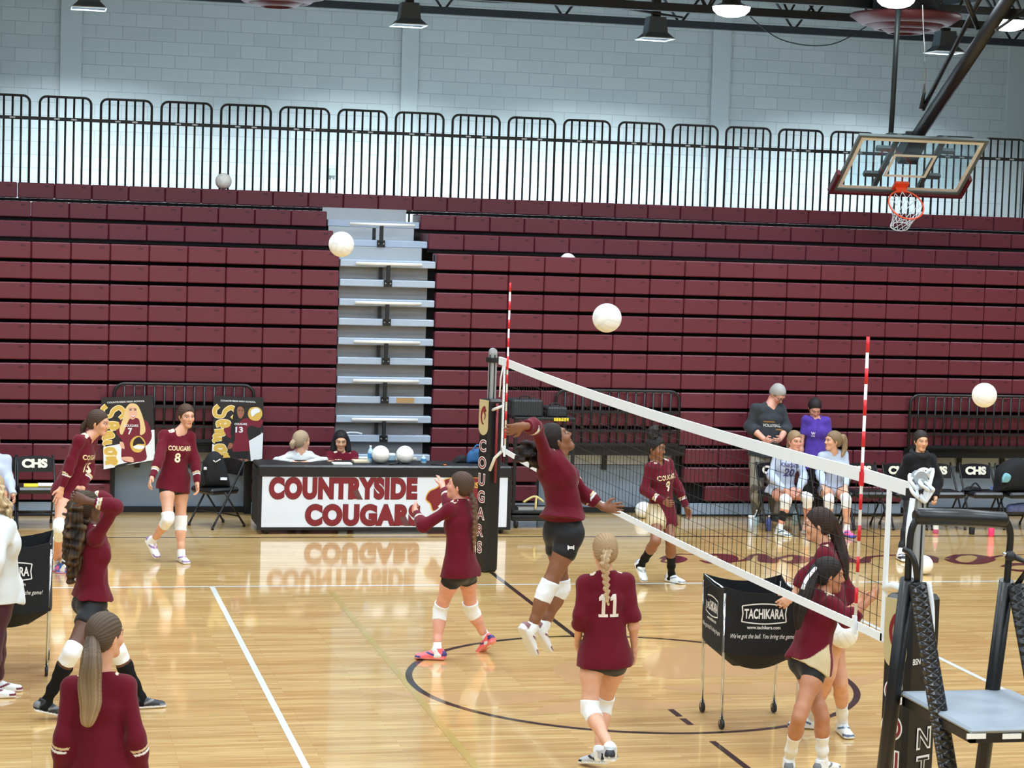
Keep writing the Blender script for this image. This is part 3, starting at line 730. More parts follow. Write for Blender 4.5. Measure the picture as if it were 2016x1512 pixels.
for k, ch in enumerate('NTR'):
    mb = MB(); text_on(mb, ch, oF+exF*.02+ez*(.86-.16*k), exF, ez, None, .125, 0, bold=.05); text_on(mb, ch, oF+exF*.02+ez*(.86-.16*k), exF, ez, None, .1, 1, lift=.005, bold=.0)
    mb.build('pad_letter', [M_WHITE, M_BLACK], npost)
MB().box(-.002, .002, 0, 0, 0, 0) if False else None
# ropes and straps at both ends
def strap(pts, w, name, parent, m=None, lift=.003):
    mb = MB(); mb.tube(pts, w, n=6); return mb.build(name, m or M_NYLON, parent)
strap([(0, NY1, ZB), (-.03, PFY-.2, 1.22), (-.06, PFY-.12, 1.08)], .016, 'lower_strap', net)
strap([(0, NY1, 1.78), (-.03, PFY-.22, 1.74), (-.05, PFY-.1, 1.71)], .015, 'middle_strap', net)
strap([(0, NY1+.05, 2.2), (.01, PFY-.18, 2.05), (.01, PFY-.15, 1.85)], .008, 'tension_cord', net)
strap([(.0, NY0-.25, 2.2), (.0, PNY+.07, 2.2)], .012, 'tension_cord', net)
strap([(0, NY0, ZB+.0), (-.02, -.68, 1.61), (-.0, PNY+.06, 1.7)] if False else [(0, NY0, 1.62), (.0, -.6, 1.66), (.0, PNY+.06, 1.66)], .022, 'lower_strap', net)
kn = MB(); random.seed(3)
for k in range(7):
    a = k*1.1
    kn.tube(spline([(.02*math.cos(a), PNY+.02+.03*math.sin(a), 2.3), (.07*math.cos(a), PNY-.02+.07*math.sin(a), 2.36-.02*k), (.06*math.cos(a+1), PNY-.05, 2.24), (.02, PNY-.05, 2.18)], 6), .011, n=6)
kn.build('rope_knot', M_NYLON, net)
strap(spline([(-.05, PNY-.04, 2.2), (-.07, PNY-.05, 2.0), (-.05, PNY-.05, 1.8), (-.02, PNY-.05, 1.72)], 6), .018, 'loose_strap', net)
strap(spline([(.05, PNY-.08, 1.74), (.07, PNY-.1, 1.6), (.075, PNY-.11, 1.42)], 6), .014, 'loose_strap', net)

# ---- referee stand
RY = -1.62
stand = thing('referee_stand', 'black padded referee stand with grey platform at the right edge', 'referee stand', (.1, -1.9, 0))
def pt(u, v, y): return Vector(at(u, v, y=y))
bl_top = [pt(1787, 1145, RY), pt(1790, 1085, RY), pt(1796, 1040, RY), pt(1812, 1016, RY), pt(1835, 1012, RY)]
br_top = [pt(1955, 1014, RY), pt(1978, 1022, RY), pt(1989, 1050, RY), pt(1986, 1100, RY), pt(1982, 1150, RY)]
MB().tube(spline(bl_top, 5)+spline(br_top, 5), .018, n=14).build('top_hoop', M_BLACK, stand)
MB().tube([pt(1800, 1016, RY), pt(1806, 1016, RY), pt(1890, 1019, RY), pt(1976, 1024, RY), pt(1982, 1024, RY)], [.03, .044, .046, .044, .03], n=18).build('top_pad', M_VINYL, stand)
# rear legs with pads, splayed towards the net post
dz = lambda a, b, z: a+(b-a)*((z-a.z)/(b.z-a.z))
lb0 = pt(1787, 1140, RY); lb1 = pt(1741, 1512, RY+.22); lb2 = dz(lb0, lb1, 0.0)
MB().tube([lb0, lb2], .02, n=12).build('leg', M_BLACK, stand)
MB().tube([lb0, dz(lb0, lb1, .12)], .040, n=14).build('leg_pad', M_VINYL, stand)
rb0 = pt(1982, 1143, RY); rb1 = pt(1934, 1512, RY+.22); rb2 = dz(rb0, rb1, 0)
MB().tube([rb0, rb2], .02, n=12).build('leg', M_BLACK, stand)
MB().tube([rb0, dz(rb0, rb1, .12)], .039, n=14).build('leg_pad', M_VINYL, stand)
# front legs on the ladder side
fl0 = pt(1806, 1150, RY-.04); fl1 = pt(1866, 1512, RY-.42); fl2 = dz(fl0, fl1, 0)
M_QUILT = mat('quilted_black_vinyl', (24, 25, 29), .3)
nt = M_QUILT.node_tree; tcq = nt.nodes.new('ShaderNodeTexCoord'); wv = []
for rot in (0.6, -0.6):
    mpq = nt.nodes.new('ShaderNodeMapping'); mpq.inputs['Rotation'].default_value = (0, rot, 0); nt.links.new(tcq.outputs['Object'], mpq.inputs[0])
    wq = nt.nodes.new('ShaderNodeTexWave'); wq.bands_direction = 'Z'; wq.inputs['Scale'].default_value = 9; nt.links.new(mpq.outputs[0], wq.inputs[0]); wv.append(wq)
mn = nt.nodes.new('ShaderNodeMath'); mn.operation = 'MINIMUM'; nt.links.new(wv[0].outputs['Fac'], mn.inputs[0]); nt.links.new(wv[1].outputs['Fac'], mn.inputs[1])
bq = nt.nodes.new('ShaderNodeBump'); bq.inputs['Strength'].default_value = .8; bq.inputs['Distance'].default_value = .02; nt.links.new(mn.outputs[0], bq.inputs['Height'])
nt.links.new(bq.outputs[0], nt.nodes['Principled BSDF'].inputs['Normal'])
MB().tube([fl0, fl2], .02, n=12).build('leg', M_BLACK, stand)
MB().tube([fl0+(fl1-fl0)*k for k in np.linspace(0, (.15-fl0.z)/(fl1.z-fl0.z), 20)], .047, n=16).build('quilted_leg_pad', M_QUILT, stand)
MB().tube(spline([pt(1779, 1081, RY), pt(1792, 1089, RY-.03), pt(1802, 1112, RY-.05), fl0], 6), .016, n=12).build('grab_handle', M_BLACK, stand)
sh = rb0-lb0
fr0 = fl0+sh; fr2 = fl2+sh
MB().tube([fr0, fr2], .02, n=12).build('leg', M_BLACK, stand)
MB().tube([fr0, fr0+(fr2-fr0)*.9], .047, n=16).build('quilted_leg_pad', M_QUILT, stand)
MB().tube([pt(1983, 1090, RY), pt(2000, 1098, RY-.02), pt(2030, 1112, RY-.05), fr0], .016, n=12).build('grab_handle', M_BLACK, stand)
MB().ball(pt(1989, 1095, RY-.02), .03, n=10, m=8).build('clamp', M_BLACKP, stand)
MB().ball(pt(1978, 1091, RY-.02), .012, n=8, m=6).build('bolt', M_CHROME, stand)
# platform
zP = 1.20
p0 = pt(1776, 1362, RY+.1); zP = p0.z
a = Vector(at(1776, 1360, z=zP)); b = Vector(at(1946, 1362, z=zP)); c = Vector(at(2050, 1424, z=zP)); d = Vector(at(1860, 1436, z=zP))
y0, y1 = d.y, a.y; x0, x1 = a.x-.0, b.x+.07
x1 = x0+(b.x-a.x)+.08
MB().box(x0-.01, x1+.08, y0, y1, zP-.028, zP, bev=.012).build('platform', mat('grey_platform', (146, 156, 168), .42, noise=.08, nscale=10), stand)
fb_ = MB(); fb_.box(x0+.0, x1+.07, y0+.01, y0+.04, zP-.075, zP-.03); fb_.box(x0, x0+.03, y0+.01, y1-.01, zP-.075, zP-.03); fb_.box(x0, x1+.07, y1-.04, y1-.01, zP-.075, zP-.03); fb_.build('platform_frame', M_BLACK, stand)
for u in (1923, 1993):
    q = pt(u, 1450, y0+.0); MB().box(q.x-.05, q.x+.05, y0+.002, y0+.009, q.z-.013, q.z+.013).build('notice_sticker', M_WHITE, stand)
for sx, (u0, u1) in enumerate(((0, 0), (1, 1))):
    f = .72
    A = lb0+(lb2-lb0)*f if sx == 0 else rb0+(rb2-rb0)*f; Bq = fl0+(fl2-fl0)*f if sx == 0 else fr0+(fr2-fr0)*f
    MB().tube([A, Bq], .016, n=8).build('brace', M_BLACK, stand)
for z_ in (.3, .62, .92):
    A = dz(fl0, fl2, z_); Bq = dz(fr0, fr2, z_); MB().tube([A, Bq], .016, n=8).build('rung', M_BLACK, stand)
# ================================================================== BALLS
def ball_mesh():
    vs = []; fs = []; col = []; n = 18
    for ax in range(3):
        for sg in (-1, 1):
            b = len(vs)
            for i in range(n+1):
                for j in range(n+1):
                    a, c = math.tan((2*i/n-1)*math.pi/4), math.tan((2*j/n-1)*math.pi/4)
                    p = [0, 0, 0]; p[ax] = sg; p[(ax+1) % 3] = a; p[(ax+2) % 3] = c
                    p = np.array(p, float); p /= np.linalg.norm(p)
                    d = min(abs(2*i/n-1-1/3), abs(2*i/n-1+1/3), 1-abs(2*i/n-1), 1-abs(2*j/n-1))
                    g = max(0, 1-d/.07)
                    vs.append(p*(.105-.0012*g)); f = 1-.12*g
                    stain = .0
                    if ax == 0 and abs(2*i/n-1) < .25 and abs(2*j/n-1) < .3: stain = .35
                    col.append((.90*f-.5*stain*.8, .91*f-.45*stain*.8, .90*f-.3*stain*.8, 1))
            for i in range(n):
                for j in range(n):
                    q = [b+i*(n+1)+j, b+(i+1)*(n+1)+j, b+(i+1)*(n+1)+j+1, b+i*(n+1)+j+1]
                    fs.append(q if sg > 0 else q[::-1])
    me = bpy.data.meshes.new('volleyball'); me.from_pydata([tuple(v) for v in vs], [], fs)
    a = me.color_attributes.new('Col', 'FLOAT_COLOR', 'POINT'); a.data.foreach_set('color', np.array(col).ravel())
    me.polygons.foreach_set('use_smooth', [True]*len(fs)); me.materials.append(vmat('white_ball_leather', .45, bump=.1, bscale=500)); me.update()
    return me
BALL = ball_mesh()
def ball(p, label, group=None, rot=(0, 0, 0)):
    o = bpy.data.objects.new('volleyball', BALL); COL.objects.link(o); o.location = tuple(p); o.rotation_euler = rot
    return tag(o, label, 'ball', group)
FB = 4186.77*.105
for u, v, r, lab, rot in ((672, 481, 25, 'white volleyball in the air in front of the top of the grey aisle steps', (.3, .2, .9)), (1195, 626, 28.7, 'biggest white volleyball, in the air above the net', (1, .2, .4)),
                     (1938, 778, 24.3, 'white volleyball in the air in front of the right cutout railing', (.8, 1.2, 2.2))):
    ball(at(u, v, D=FB/r), lab, 'volleyballs in flight', rot)
p = at(440, 355, y=row_y(16)+.14); ball((p[0], p[1], row_top(16)+.105), 'white volleyball resting on the top bench row in front of the guardrail', None, (.5, 0, 1))
p = at(1118, 509, y=YB+.44); ball((p[0], p[1], row_top(13)-.055), 'white volleyball half hidden on a bench row above the net', None, (0, .4, 1))
p = at(1258, 1000, z=.105); ball((p[0], YB-.16, .105), 'white volleyball on the floor against the bleachers behind player number 9', None, (.4, .4, .2))
p = at(1818, 1112, z=.105); ball((p[0], p[1], .105), 'white volleyball on the floor behind the near net post', None, (1.4, .4, .2))

# ================================================================== SCORER'S TABLE
TY0, TY1, TX0, TX1, TZ = 12.42, 13.0, at(505, 1050, y=12.42)[0], at(1004, 1050, y=12.42)[0], .80
tb = thing('scorers_table', 'long scorers table with white banner reading COUNTRYSIDE COUGARS', 'table', ((TX0+TX1)/2, 12.7, 0))
MB().box(TX0, TX1, TY0, TY1, TZ-.045, TZ, bev=.015).build('table_top', M_BLACKP, tb)
MB().box(TX0-.005, TX1+.005, TY0-.03, TY0+.02, TZ-.135, TZ+.004, bev=.02).build('front_padding', M_VINYL, tb)
fr = MB(); fr.box(TX0, TX1, TY0-.01, TY0+.03, .05, .085); fr.box(TX0, TX0+.05, TY0-.01, TY0+.03, .085, TZ-.1); fr.box(TX1-.05, TX1, TY0-.01, TY0+.03, .085, TZ-.1)
fr.build('front_frame', M_BLACK, tb)
for x in (TX0, TX1-.03): MB().box(x, x+.03, TY0+.02, TY1, .1, TZ-.05).build('side_panel', M_BLACKP, tb)
MB().box(TX0+.05, TX1-.05, TY0+.03, TY0+.05, .085, TZ-.1).build('back_board', M_DARK, tb)
for x in (TX0+.12, TX1-.1):
    for y in (TY0+.06, TY1-.06):
        cs = MB().tube([(x-.018, y, .05), (x+.018, y, .05)], .05, n=16).build('caster', M_BLACKP, tb)
        MB().box(x-.028, x-.02, y-.02, y+.02, .04, .1).build('caster_fork', M_ALU, cs)
bn = MB().box(TX0+.05, TX1-.05, TY0-.014, TY0, .085, TZ-.13).build('banner', M_BANNER, tb)
px2 = lambda u, v: at(u, v, y=TY0-.016)
def banner_word(txt, u0, u1, v0, v1):
    a, b = px2(u0, (v0+v1)/2), px2(u1, (v0+v1)/2); h = px2((u0+u1)/2, v0)[2]-px2((u0+u1)/2, v1)[2]
    mb = MB(); text_on(mb, txt, ((a+b)/2)+np.array((0, 0, 0)), (1, 0, 0), (0, 0, 1), b[0]-a[0], h, 1, lift=.0005, bold=.075, space=1.1)
    text_on(mb, txt, ((a+b)/2), (1, 0, 0), (0, 0, 1), b[0]-a[0]-.015, h-.014, 0, lift=.0018, bold=.065, space=1.1)
    mb.build('banner_word', [M_LETTER, mat('dark_outline', (96, 60, 60), .5)], bn)
banner_word('COUNTRYSIDE', 529, 822, 939, 984); banner_word('COUGARS', 600, 828, 992, 1036)
def plane_px(mb, px, y, mi=0, lift=0.0, thick=.0012):
    """flat outline on an upright panel at depth y"""
    pts = [at(u, v, y=y) for u, v in px]
    n = len(pts); A = [(p[0], y-lift-thick, p[2]) for p in pts]
    ar = sum(A[i][0]*A[(i+1) % n][2]-A[(i+1) % n][0]*A[i][2] for i in range(n))
    if ar < 0: A = A[::-1]
    mb.add(A, [list(range(n))], mi)
em = MB()
head = [(878, 944), (862, 960), (846, 968), (839, 982), (848, 991), (853, 1005), (863, 1000), (866, 992), (880, 984), (900, 988), (920, 984), (940, 990), (958, 984), (966, 962), (958, 945), (915, 940)]
plane_px(em, spline([(u-(2 if u < 900 else -2), v-1.5+3*(v > 980)) for u, v in head], 3, True), TY0-.016, 1, .0)
plane_px(em, spline(head, 3, True), TY0-.016, 0, .001)
plane_px(em, [(884, 978), (898, 968), (914, 968), (904, 978), (894, 981)], TY0-.016, 1, .002)
plane_px(em, [(862, 996), (872, 990), (884, 992), (878, 1002), (868, 1002)], TY0-.016, 2, .0025)
text_on(em, 'CHS', Vector(px2(930, 955)), (1, 0, 0), (0, 0, 1), .14, .07, 1, lift=.004, bold=.03)
em.build('emblem', [M_LETTER, M_GOLD, M_WHITE], bn)
# things on the table
for u in (749, 797):
    p = at(u, 902, y=12.66); ball((p[0], 12.66, TZ+.105), 'white volleyball on the scorers table, %s of the two' % ('left' if u < 770 else 'right, nearer the aisle steps'), 'volleyballs on the scorers table')
def bottle(x, y, z, h, r, label, body, cap, lab=None, neck=True, cat='bottle'):
    t = thing('water_bottle', label, cat, (x, y, z))
    prof = [(0, 0), (r*.9, 0), (r, .01), (r, h*.62), (r*.85, h*.72), (r*.4, h*.84), (r*.38, h*.9), (0, h*.9)] if neck else [(0, 0), (r*.88, 0), (r*.92, .01), (r, h*.9), (0, h*.9)]
    MB().lathe(prof, (x, y, z), 16).build('bottle_body', body, t)
    MB().lathe([(0, h*.9), (r*(.42 if neck else 1.03), h*.9), (r*(.42 if neck else 1.0), h), (0, h)], (x, y, z), 16).build('bottle_cap', cap, t)
    if lab: MB().lathe([(r*1.01, h*.25), (r*1.015, h*.55)], (x, y, z), 16).build('bottle_label', lab, t)
    return t
M_CLEAR = mat('clear_water_plastic', (176, 206, 222), .12, spec=.6); M_BLUE = mat('label_blue', (70, 150, 210), .5)
p = at(729, 900, y=12.75); bottle(p[0], 12.75, TZ, .2, .033, 'clear water bottle with blue label on the table beside the balls', M_CLEAR, M_WHITE, M_BLUE)
p = at(834, 905, y=12.7); bottle(p[0], 12.7, TZ, .1, .032, 'short clear bottle on the table right of the two balls', M_CLEAR, M_WHITE, M_BLUE, True)
p = at(773, 905, y=12.8)
MB().box(p[0]-.07, p[0]+.07, 12.75, 12.9, TZ, TZ+.11, bev=.02)
t = thing('tissue_packet', 'pale plastic packet between the two balls on the table', 'packet', (p[0], 12.86, TZ)); MB().box(p[0]-.05, p[0]+.05, 12.82, 12.9, TZ, TZ+.1, bev=.02).build('packet', M_CLEAR, t)
p = at(673, 912, y=12.6); tag(MB().box(p[0]-.11, p[0]+.11, 12.5, 12.68, TZ, TZ+.012).build('score_book', mat('paper_white', (232, 232, 226), .7)), 'white open book on the table in front of the seated maroon player', 'book')
p = at(712, 910, y=12.8); tag(MB().box(p[0]-.1, p[0]+.09, 12.72, 12.92, TZ, TZ+.018).build('folder', mat('manila_folder', (222, 205, 172), .7)), 'cream folder lying on the table left of the balls', 'folder')
p = at(860, 915, y=12.6)
t = thing('pen', 'dark pen lying on the table above the emblem', 'pen', (p[0], 12.55, TZ)); MB().tube([(p[0]-.08, 12.56, TZ+.007), (p[0]+.06, 12.5, TZ+.007)], .006, n=8).build('barrel', M_BLACKP, t); MB().tube([(p[0]+.06, 12.5, TZ+.007), (p[0]+.09, 12.49, TZ+.007)], .007, n=8).build('tip', mat('orange_tip', (220, 120, 50), .5), t)
p = at(775, 914, y=12.5); tag(MB().tube(spline([(p[0]-.05, 12.5, TZ+.008), (p[0], 12.52, TZ+.012), (p[0]+.06, 12.56, TZ+.02), (p[0]+.08, 12.6, TZ+.01)], 4), .009, n=8).build('marker_pen', M_BLACKP), 'black marker in front of the two balls on the table', 'pen')
# white cloth strip left on an aisle step
p = at(698, 822, y=YB+.04); tag(MB().tube(spline([(p[0]-.13, YB+.04, row_top(4)-.09), (p[0]-.06, YB+.05, row_top(4)-.075), (p[0]+.03, YB+.045, row_top(4)-.075), (p[0]+.1, YB+.04, row_top(4)-.09)], 5), .012, n=8).build('cloth_strip', M_NYLON), 'white cloth strip lying on an aisle step above the seated maroon player', 'cloth')
def bag(px, y, z0, depth, name, label, m, cat='bag', straps=(), pocket=None, n=5):
    """soft bag with the outline px, as deep as depth, standing at depth y"""
    t = thing(name, label, cat, tuple(np.array([np.mean([at(u, v, y=y)[0] for u, v in px]), y, z0])))
    P = [at(u, v, y=y) for u, v in px]; P = np.array(spline([(p[0], p[2]) for p in P], n, True)); P[:, 1] = np.maximum(P[:, 1], z0)
    c = P.mean(0); rings = []
    for f, dy in ((.0, -.5), (.55, -.5), (.86, -.42), (1, -.15), (1, .2), (.9, .46), (.5, .5), (0, .5)):
        R = [(c[0]+(q[0]-c[0])*max(f, .02), y+dy*depth, max(z0, c[1]+(q[1]-c[1])*max(f, .02))) for q in P]
        rings.append(R)
    N = len(P); vs = [q for R in rings for q in R]; fs = []
    for i in range(len(rings)-1):
        for k in range(N): fs.append([i*N+k, i*N+(k+1) % N, (i+1)*N+(k+1) % N, (i+1)*N+k])
    mb = MB(); mb.add(vs, fs, 0, True); mb.build('bag_body', m, t)
    for s_ in straps:
        pts = spline([tuple(at(u, v, y=y-depth*.5-.01)) for u, v in s_], 6)
        MB().tube(pts, .011, n=6).build('strap', m, t)
    return t
M_BLUEBAG = mat('blue_bag_cloth', (46, 96, 148), .8, bump=.3, bscale=30)
bag([(922, 917), (920, 897), (930, 886), (950, 884), (962, 892), (964, 917)], 12.78, TZ, .16, 'lunch_bag', 'blue soft bag on the right end of the scorers table', M_BLUEBAG, straps=[[(930, 888), (940, 876), (952, 887)]])
bag([(893, 915), (897, 902), (910, 896), (918, 900), (919, 915)], 12.82, TZ, .14, 'small_bag', 'small black bag on the table left of the blue bag', M_FABRIC)

# ================================================================== SENIOR POSTERS
def poster(px, y, label, girl):
    """px: corner positions TL, TR, BR, BL"""
    P = [at(u, v, y=y) for u, v in px]
    t = thing('senior_poster', label, 'poster', tuple(np.mean(P, 0)), 0, 'senior posters hung on the left cutout railing')
    mb = MB(); pts = [(p[0], p[2]) for p in P]
    mb.add([(a, y, b) for a, b in pts]+[(a, y+.012, b) for a, b in pts], [[0, 3, 2, 1], [4, 5, 6, 7]]+[[i, (i+1) % 4, 4+(i+1) % 4, 4+i] for i in range(4)])
    mb.build('board', mat('poster_black', (34, 30, 32), .45), t)
    def part(name, shapes, mats_, lift):
        mb = MB()
        for k, (pl, mi) in enumerate(shapes): plane_px(mb, pl, y, mi, lift+.0002*k)
        return mb.build(name, mats_, t)
    return t, part
M_HAIRB = mat('print_blonde', (226, 196, 140), .5); M_SKINP = mat('print_skin', (226, 176, 150), .5); M_SKIND = mat('print_skin_brown', (150, 98, 74), .5)
M_JERP = mat('print_maroon', (116, 22, 44), .5); M_DARKP = mat('print_dark', (40, 22, 28), .5); M_WHP = mat('print_white', (230, 234, 240), .5); M_BLK = mat('print_black', (20, 18, 20), .5)
def S(px, n=4): return [tuple(q) for q in spline(px, n, True)]
def senior_word(t, y, path, s):
    mb = MB()
    # brush-like script word running down the poster: S, e, n, i, o, r
    G = [([(1.0, -.1), (.55, -.42), (.1, -.1), (.35, .3), (.8, .5), (.75, .95), (.25, 1.0), (-.05, .75)], 0),
         ([(.1, .5), (.6, .6), (.55, .15), (.2, .1), (.05, .5), (.25, .95), (.75, .85)], 1),
         ([(.05, .1), (.2, .9), (.22, .4), (.5, .12), (.62, .5), (.68, .9), (.9, .8)], 1),
         ([(.2, .15), (.22, .7), (.4, .95), (.65, .75)], 1),
         ([(.5, .1), (.15, .3), (.2, .85), (.6, .9), (.75, .4), (.5, .1), (.85, .15)], 1),
         ([(.1, .1), (.2, .9), (.25, .4), (.5, .1), (.8, .2), (.6, .5), (.7, 1.0)], 1)]
    for (pts, _), (u, v, sz, sy) in zip(G, path):
        # letters are turned a quarter clockwise: their x runs down the poster
        L = [(u+sz*(1-b)*1.0-sz*.5, v+sy*a) for a, b in pts]
        Q = np.array([(at(a, b, y=y)[0], at(a, b, y=y)[2]) for a, b in spline(L, 6)])
        w = .030+.016*np.abs(np.sin(np.linspace(0, 5, len(Q))))
        ribbon(mb, Q, w+.016, (0, y, 0), (1, 0, 0), (0, 0, 1), .0022, 1)
        ribbon(mb, Q, w, (0, y, 0), (1, 0, 0), (0, 0, 1), .0032, 0)
    mb.build('senior_lettering', [M_GOLD, mat('print_cream', (244, 230, 190), .5)], t)
    return mb
PY = YB-.11
t, part = poster([(199, 783), (301, 778), (305, 906), (204, 925)], PY, 'left senior poster, blonde player holding a ball', 0)
part('white_panel', [([(204, 924), (203.5, 880), (236, 874), (300, 846), (304, 846), (305, 905)], 0)], [M_WHP], .0006)
part('white_panel', [([(224, 922), (280, 907), (280, 903), (228, 916)], 0)], [M_BLK], .0012)
part('printed_player', [(S([(236, 862), (228, 850), (236, 830), (247, 826), (262, 824), (280, 824), (292, 834), (299, 858), (292, 874), (286, 880), (288, 904), (262, 910), (240, 905), (240, 870)]), 1), (S([(240, 900), (243, 906), (262, 910), (260, 900)]), 0), (S([(243, 872), (236, 870), (238, 880), (245, 884)]), 0)], [M_SKINP, M_JERP], .0016)
part('printed_head', [(S([(250, 800), (258, 794), (270, 797), (278, 812), (284, 832), (286, 850), (276, 856), (276, 838), (272, 824), (256, 824), (248, 840), (240, 856), (235, 846), (242, 824), (246, 808)]), 0), (S([(252, 804), (260, 800), (268, 804), (270, 816), (262, 826), (254, 820)]), 1), (S([(256, 817), (262, 819), (267, 816), (262, 821)], 2), 2)], [M_HAIRB, M_SKINP, M_WHP], .0024)
part('printed_ball', [(S([(256, 874), (262, 862), (274, 858), (284, 866), (286, 878), (276, 890), (262, 888)]), 0), (S([(264, 866), (274, 860), (282, 868), (284, 874), (272, 874), (262, 878)]), 1), (S([(262, 880), (270, 876), (284, 878), (280, 884), (270, 884)]), 2)], [M_GOLD, M_DARKP, M_WHP], .003)
part('printed_face', [(S([(254, 807), (257, 806), (260, 807), (257, 808)], 2), 0), (S([(263, 807), (266, 806), (269, 807), (266, 808)], 2), 0), ([(253.5, 804.5), (260, 803.8), (260, 804.6), (253.5, 805.3)], 0), ([(263, 803.8), (269, 804.5), (269, 805.3), (263, 804.6)], 0), (S([(257, 817.5), (262, 821), (267, 817.5), (262, 823)], 2), 1)], [M_DARKP, mat('print_lip', (190, 90, 90), .5)], .0032)
mb = MB(); text_on(mb, '7', Vector(at(256, 849, y=PY-.004)), (1, 0, 0), (0, 0, 1), .05, .08, 0, .001, .03); text_on(mb, 'COUGARS', Vector(at(258, 838, y=PY-.004)), (1, 0, 0), (0, 0, 1), .17, .03, 0, .001, .02)
text_on(mb, 'COUNTRYSIDE HIGH SCHOOL', Vector(at(248, 791, y=PY-.002)), Vector(at(285, 790, y=PY))-Vector(at(212, 793, y=PY)), (0, 0, 1), .44, .02, 0, .001, .02)
mb.build('print_white', M_WHP, t)
senior_word(t, PY, [(217, 800, 30, 24), (222, 832, 24, 17), (214, 850, 22, 17), (214, 868, 20, 11), (218, 882, 22, 16), (219, 899, 24, 18)], 1)
t, part = poster([(422, 779), (519, 783), (516, 903), (416, 919)], PY, 'right senior poster, dark-haired player with raised ball', 1)
part('white_panel', [([(416, 918), (418, 874), (440, 882), (446, 906), (500, 906), (515, 850), (516, 902)], 0), ([(490, 868), (518, 852), (516, 903), (494, 908)], 0)], [M_WHP], .0006)
part('printed_player', [(S([(466, 836), (452, 834), (440, 846), (448, 860), (455, 862), (454, 850), (460, 846), (463, 864), (458, 876), (460, 890), (488, 890), (490, 870), (486, 846), (494, 838), (512, 842), (517, 826), (500, 824), (480, 824)]), 1), (S([(448, 880), (452, 872), (458, 874), (456, 882), (450, 884)]), 0), ([(447, 890), (488, 888), (488, 904), (470, 902), (464, 906), (447, 904)], 2), ([(447, 904), (460, 905), (459, 916), (447, 917)], 0), ([(470, 903), (488, 904), (487, 908), (471, 912)], 0)], [M_SKIND, M_JERP, M_BLK], .0014)
part('printed_head', [(S([(462, 802), (472, 797), (481, 802), (482, 818), (470, 816), (464, 846), (460, 856), (454, 850), (458, 824)]), 0), (S([(467, 804), (474, 800), (480, 806), (480, 816), (474, 824), (468, 818)]), 1)], [M_BLK, M_SKIND], .0024)
part('printed_ball', [(S([(488, 816), (492, 804), (504, 801), (514, 806), (516, 818), (508, 828), (494, 826)]), 0), (S([(494, 808), (506, 803), (512, 810), (504, 814), (496, 820)]), 1)], [M_GOLD, M_WHP], .003)
part('printed_face', [(S([(469, 808), (471, 807), (473, 808), (471, 809)], 2), 0), (S([(475, 808), (477, 807), (479, 808), (477, 809)], 2), 0), (S([(471, 817), (474, 816), (478, 817), (474, 819)], 2), 1)], [M_DARKP, mat('print_lip', (190, 90, 90), .5)], .0032)
mb = MB(); text_on(mb, '13', Vector(at(471, 846, y=PY-.004)), (1, 0, 0), (0, 0, 1), .09, .07, 0, .001, .03); text_on(mb, 'COUGARS', Vector(at(474, 835, y=PY-.004)), (1, 0, 0), (0, 0, 1), .15, .026, 0, .001, .02)
text_on(mb, 'COUNTRYSIDE HIGH SCHOOL', Vector(at(469, 790, y=PY-.002)), Vector(at(504, 792, y=PY))-Vector(at(436, 789, y=PY)), (0, 0, 1), .42, .02, 0, .001, .02)
mb.build('print_white', M_WHP, t)
senior_word(t, PY, [(438, 800, 30, 24), (440, 828, 24, 17), (432, 846, 22, 17), (430, 862, 20, 11), (434, 876, 22, 16), (440, 892, 24, 16)], 1)

# ================================================================== FOLDING CHAIRS
def chair(loc, rz, label, word=True, group='black folding chairs along the bleachers'):
    t = thing('folding_chair', label, 'chair', (0, 0, 0), 0, group)
    MB().box(-.21, .21, -.21, .2, .40, .475, bev=.026).build('seat', M_VINYL, t)
    bk = MB(); pts = []
    for k in range(9):
        a = -1+2*k/8; pts.append((.205*a, .02*(1-a*a)))
    vs = []; fs = []
    for a, d in pts:
        e = .012*(abs(a)/.205)**3
        for y, z in ((.215+d-.012, .605), (.235+d-.012, .79-e*2), (.255+d, .79-e*2), (.235+d, .605)): vs.append((a, y, z))
    for k in range(8):
        for q in range(4): fs.append([4*k+q, 4*k+4+q, 4*k+4+(q+1) % 4, 4*k+(q+1) % 4])
    fs += [[3, 2, 1, 0], [32, 33, 34, 35]]
    bk.add(vs, fs, 0, False); bp = bk.build('backrest', M_VINYL, t)
    if word:
        mb = MB(); text_on(mb, 'CHS', (0, .222, .705), (1, 0, 0), (0, .1, 1), .29, .105, 0, .016, .06); mb.build('back_lettering', mat('cream_lettering', (246, 240, 226), .5), bp)
    for s in (-1, 1):
        MB().tube(spline([(s*.2, .245, .8), (s*.215, .23, .74), (s*.222, .05, .43), (s*.225, -.2, .02)], 4), .0125, n=8).build('leg', M_BLACK, t)
        MB().tube([(s*.2, -.02, .43), (s*.2, .28, .02)], .012, n=8).build('leg', M_BLACK, t)
        for yy in (-.2, .28): MB().tube([(s*(.225 if yy < 0 else .2), yy, 0), (s*(.225 if yy < 0 else .2), yy*.98, .04)], .017, n=8).build('rubber_foot', M_BLACKP, t)
    MB().tube([(-.222, -.1, .19), (.222, -.1, .19)], .009, n=6).build('crossbar', M_BLACK, t); MB().tube([(-.2, .2, .13), (.2, .2, .13)], .009, n=6).build('crossbar', M_BLACK, t)
    t.location = loc; t.rotation_euler = (0, 0, rz); XF[t.name] = Matrix.Translation(Vector(loc)) @ Matrix.Rotation(rz, 4, 'Z')
    return t
cx = lambda u, v=925, y=13.2: at(u, v, y=y)[0]
ch0 = chair((cx(70), 13.05, 0), .05, 'black CHS folding chair with a yellow folder on its seat')
def mk(u, y, rz, lab): return copy_tree(ch0, label=lab, loc=(cx(u, 925, y), y, 0), rz=rz)
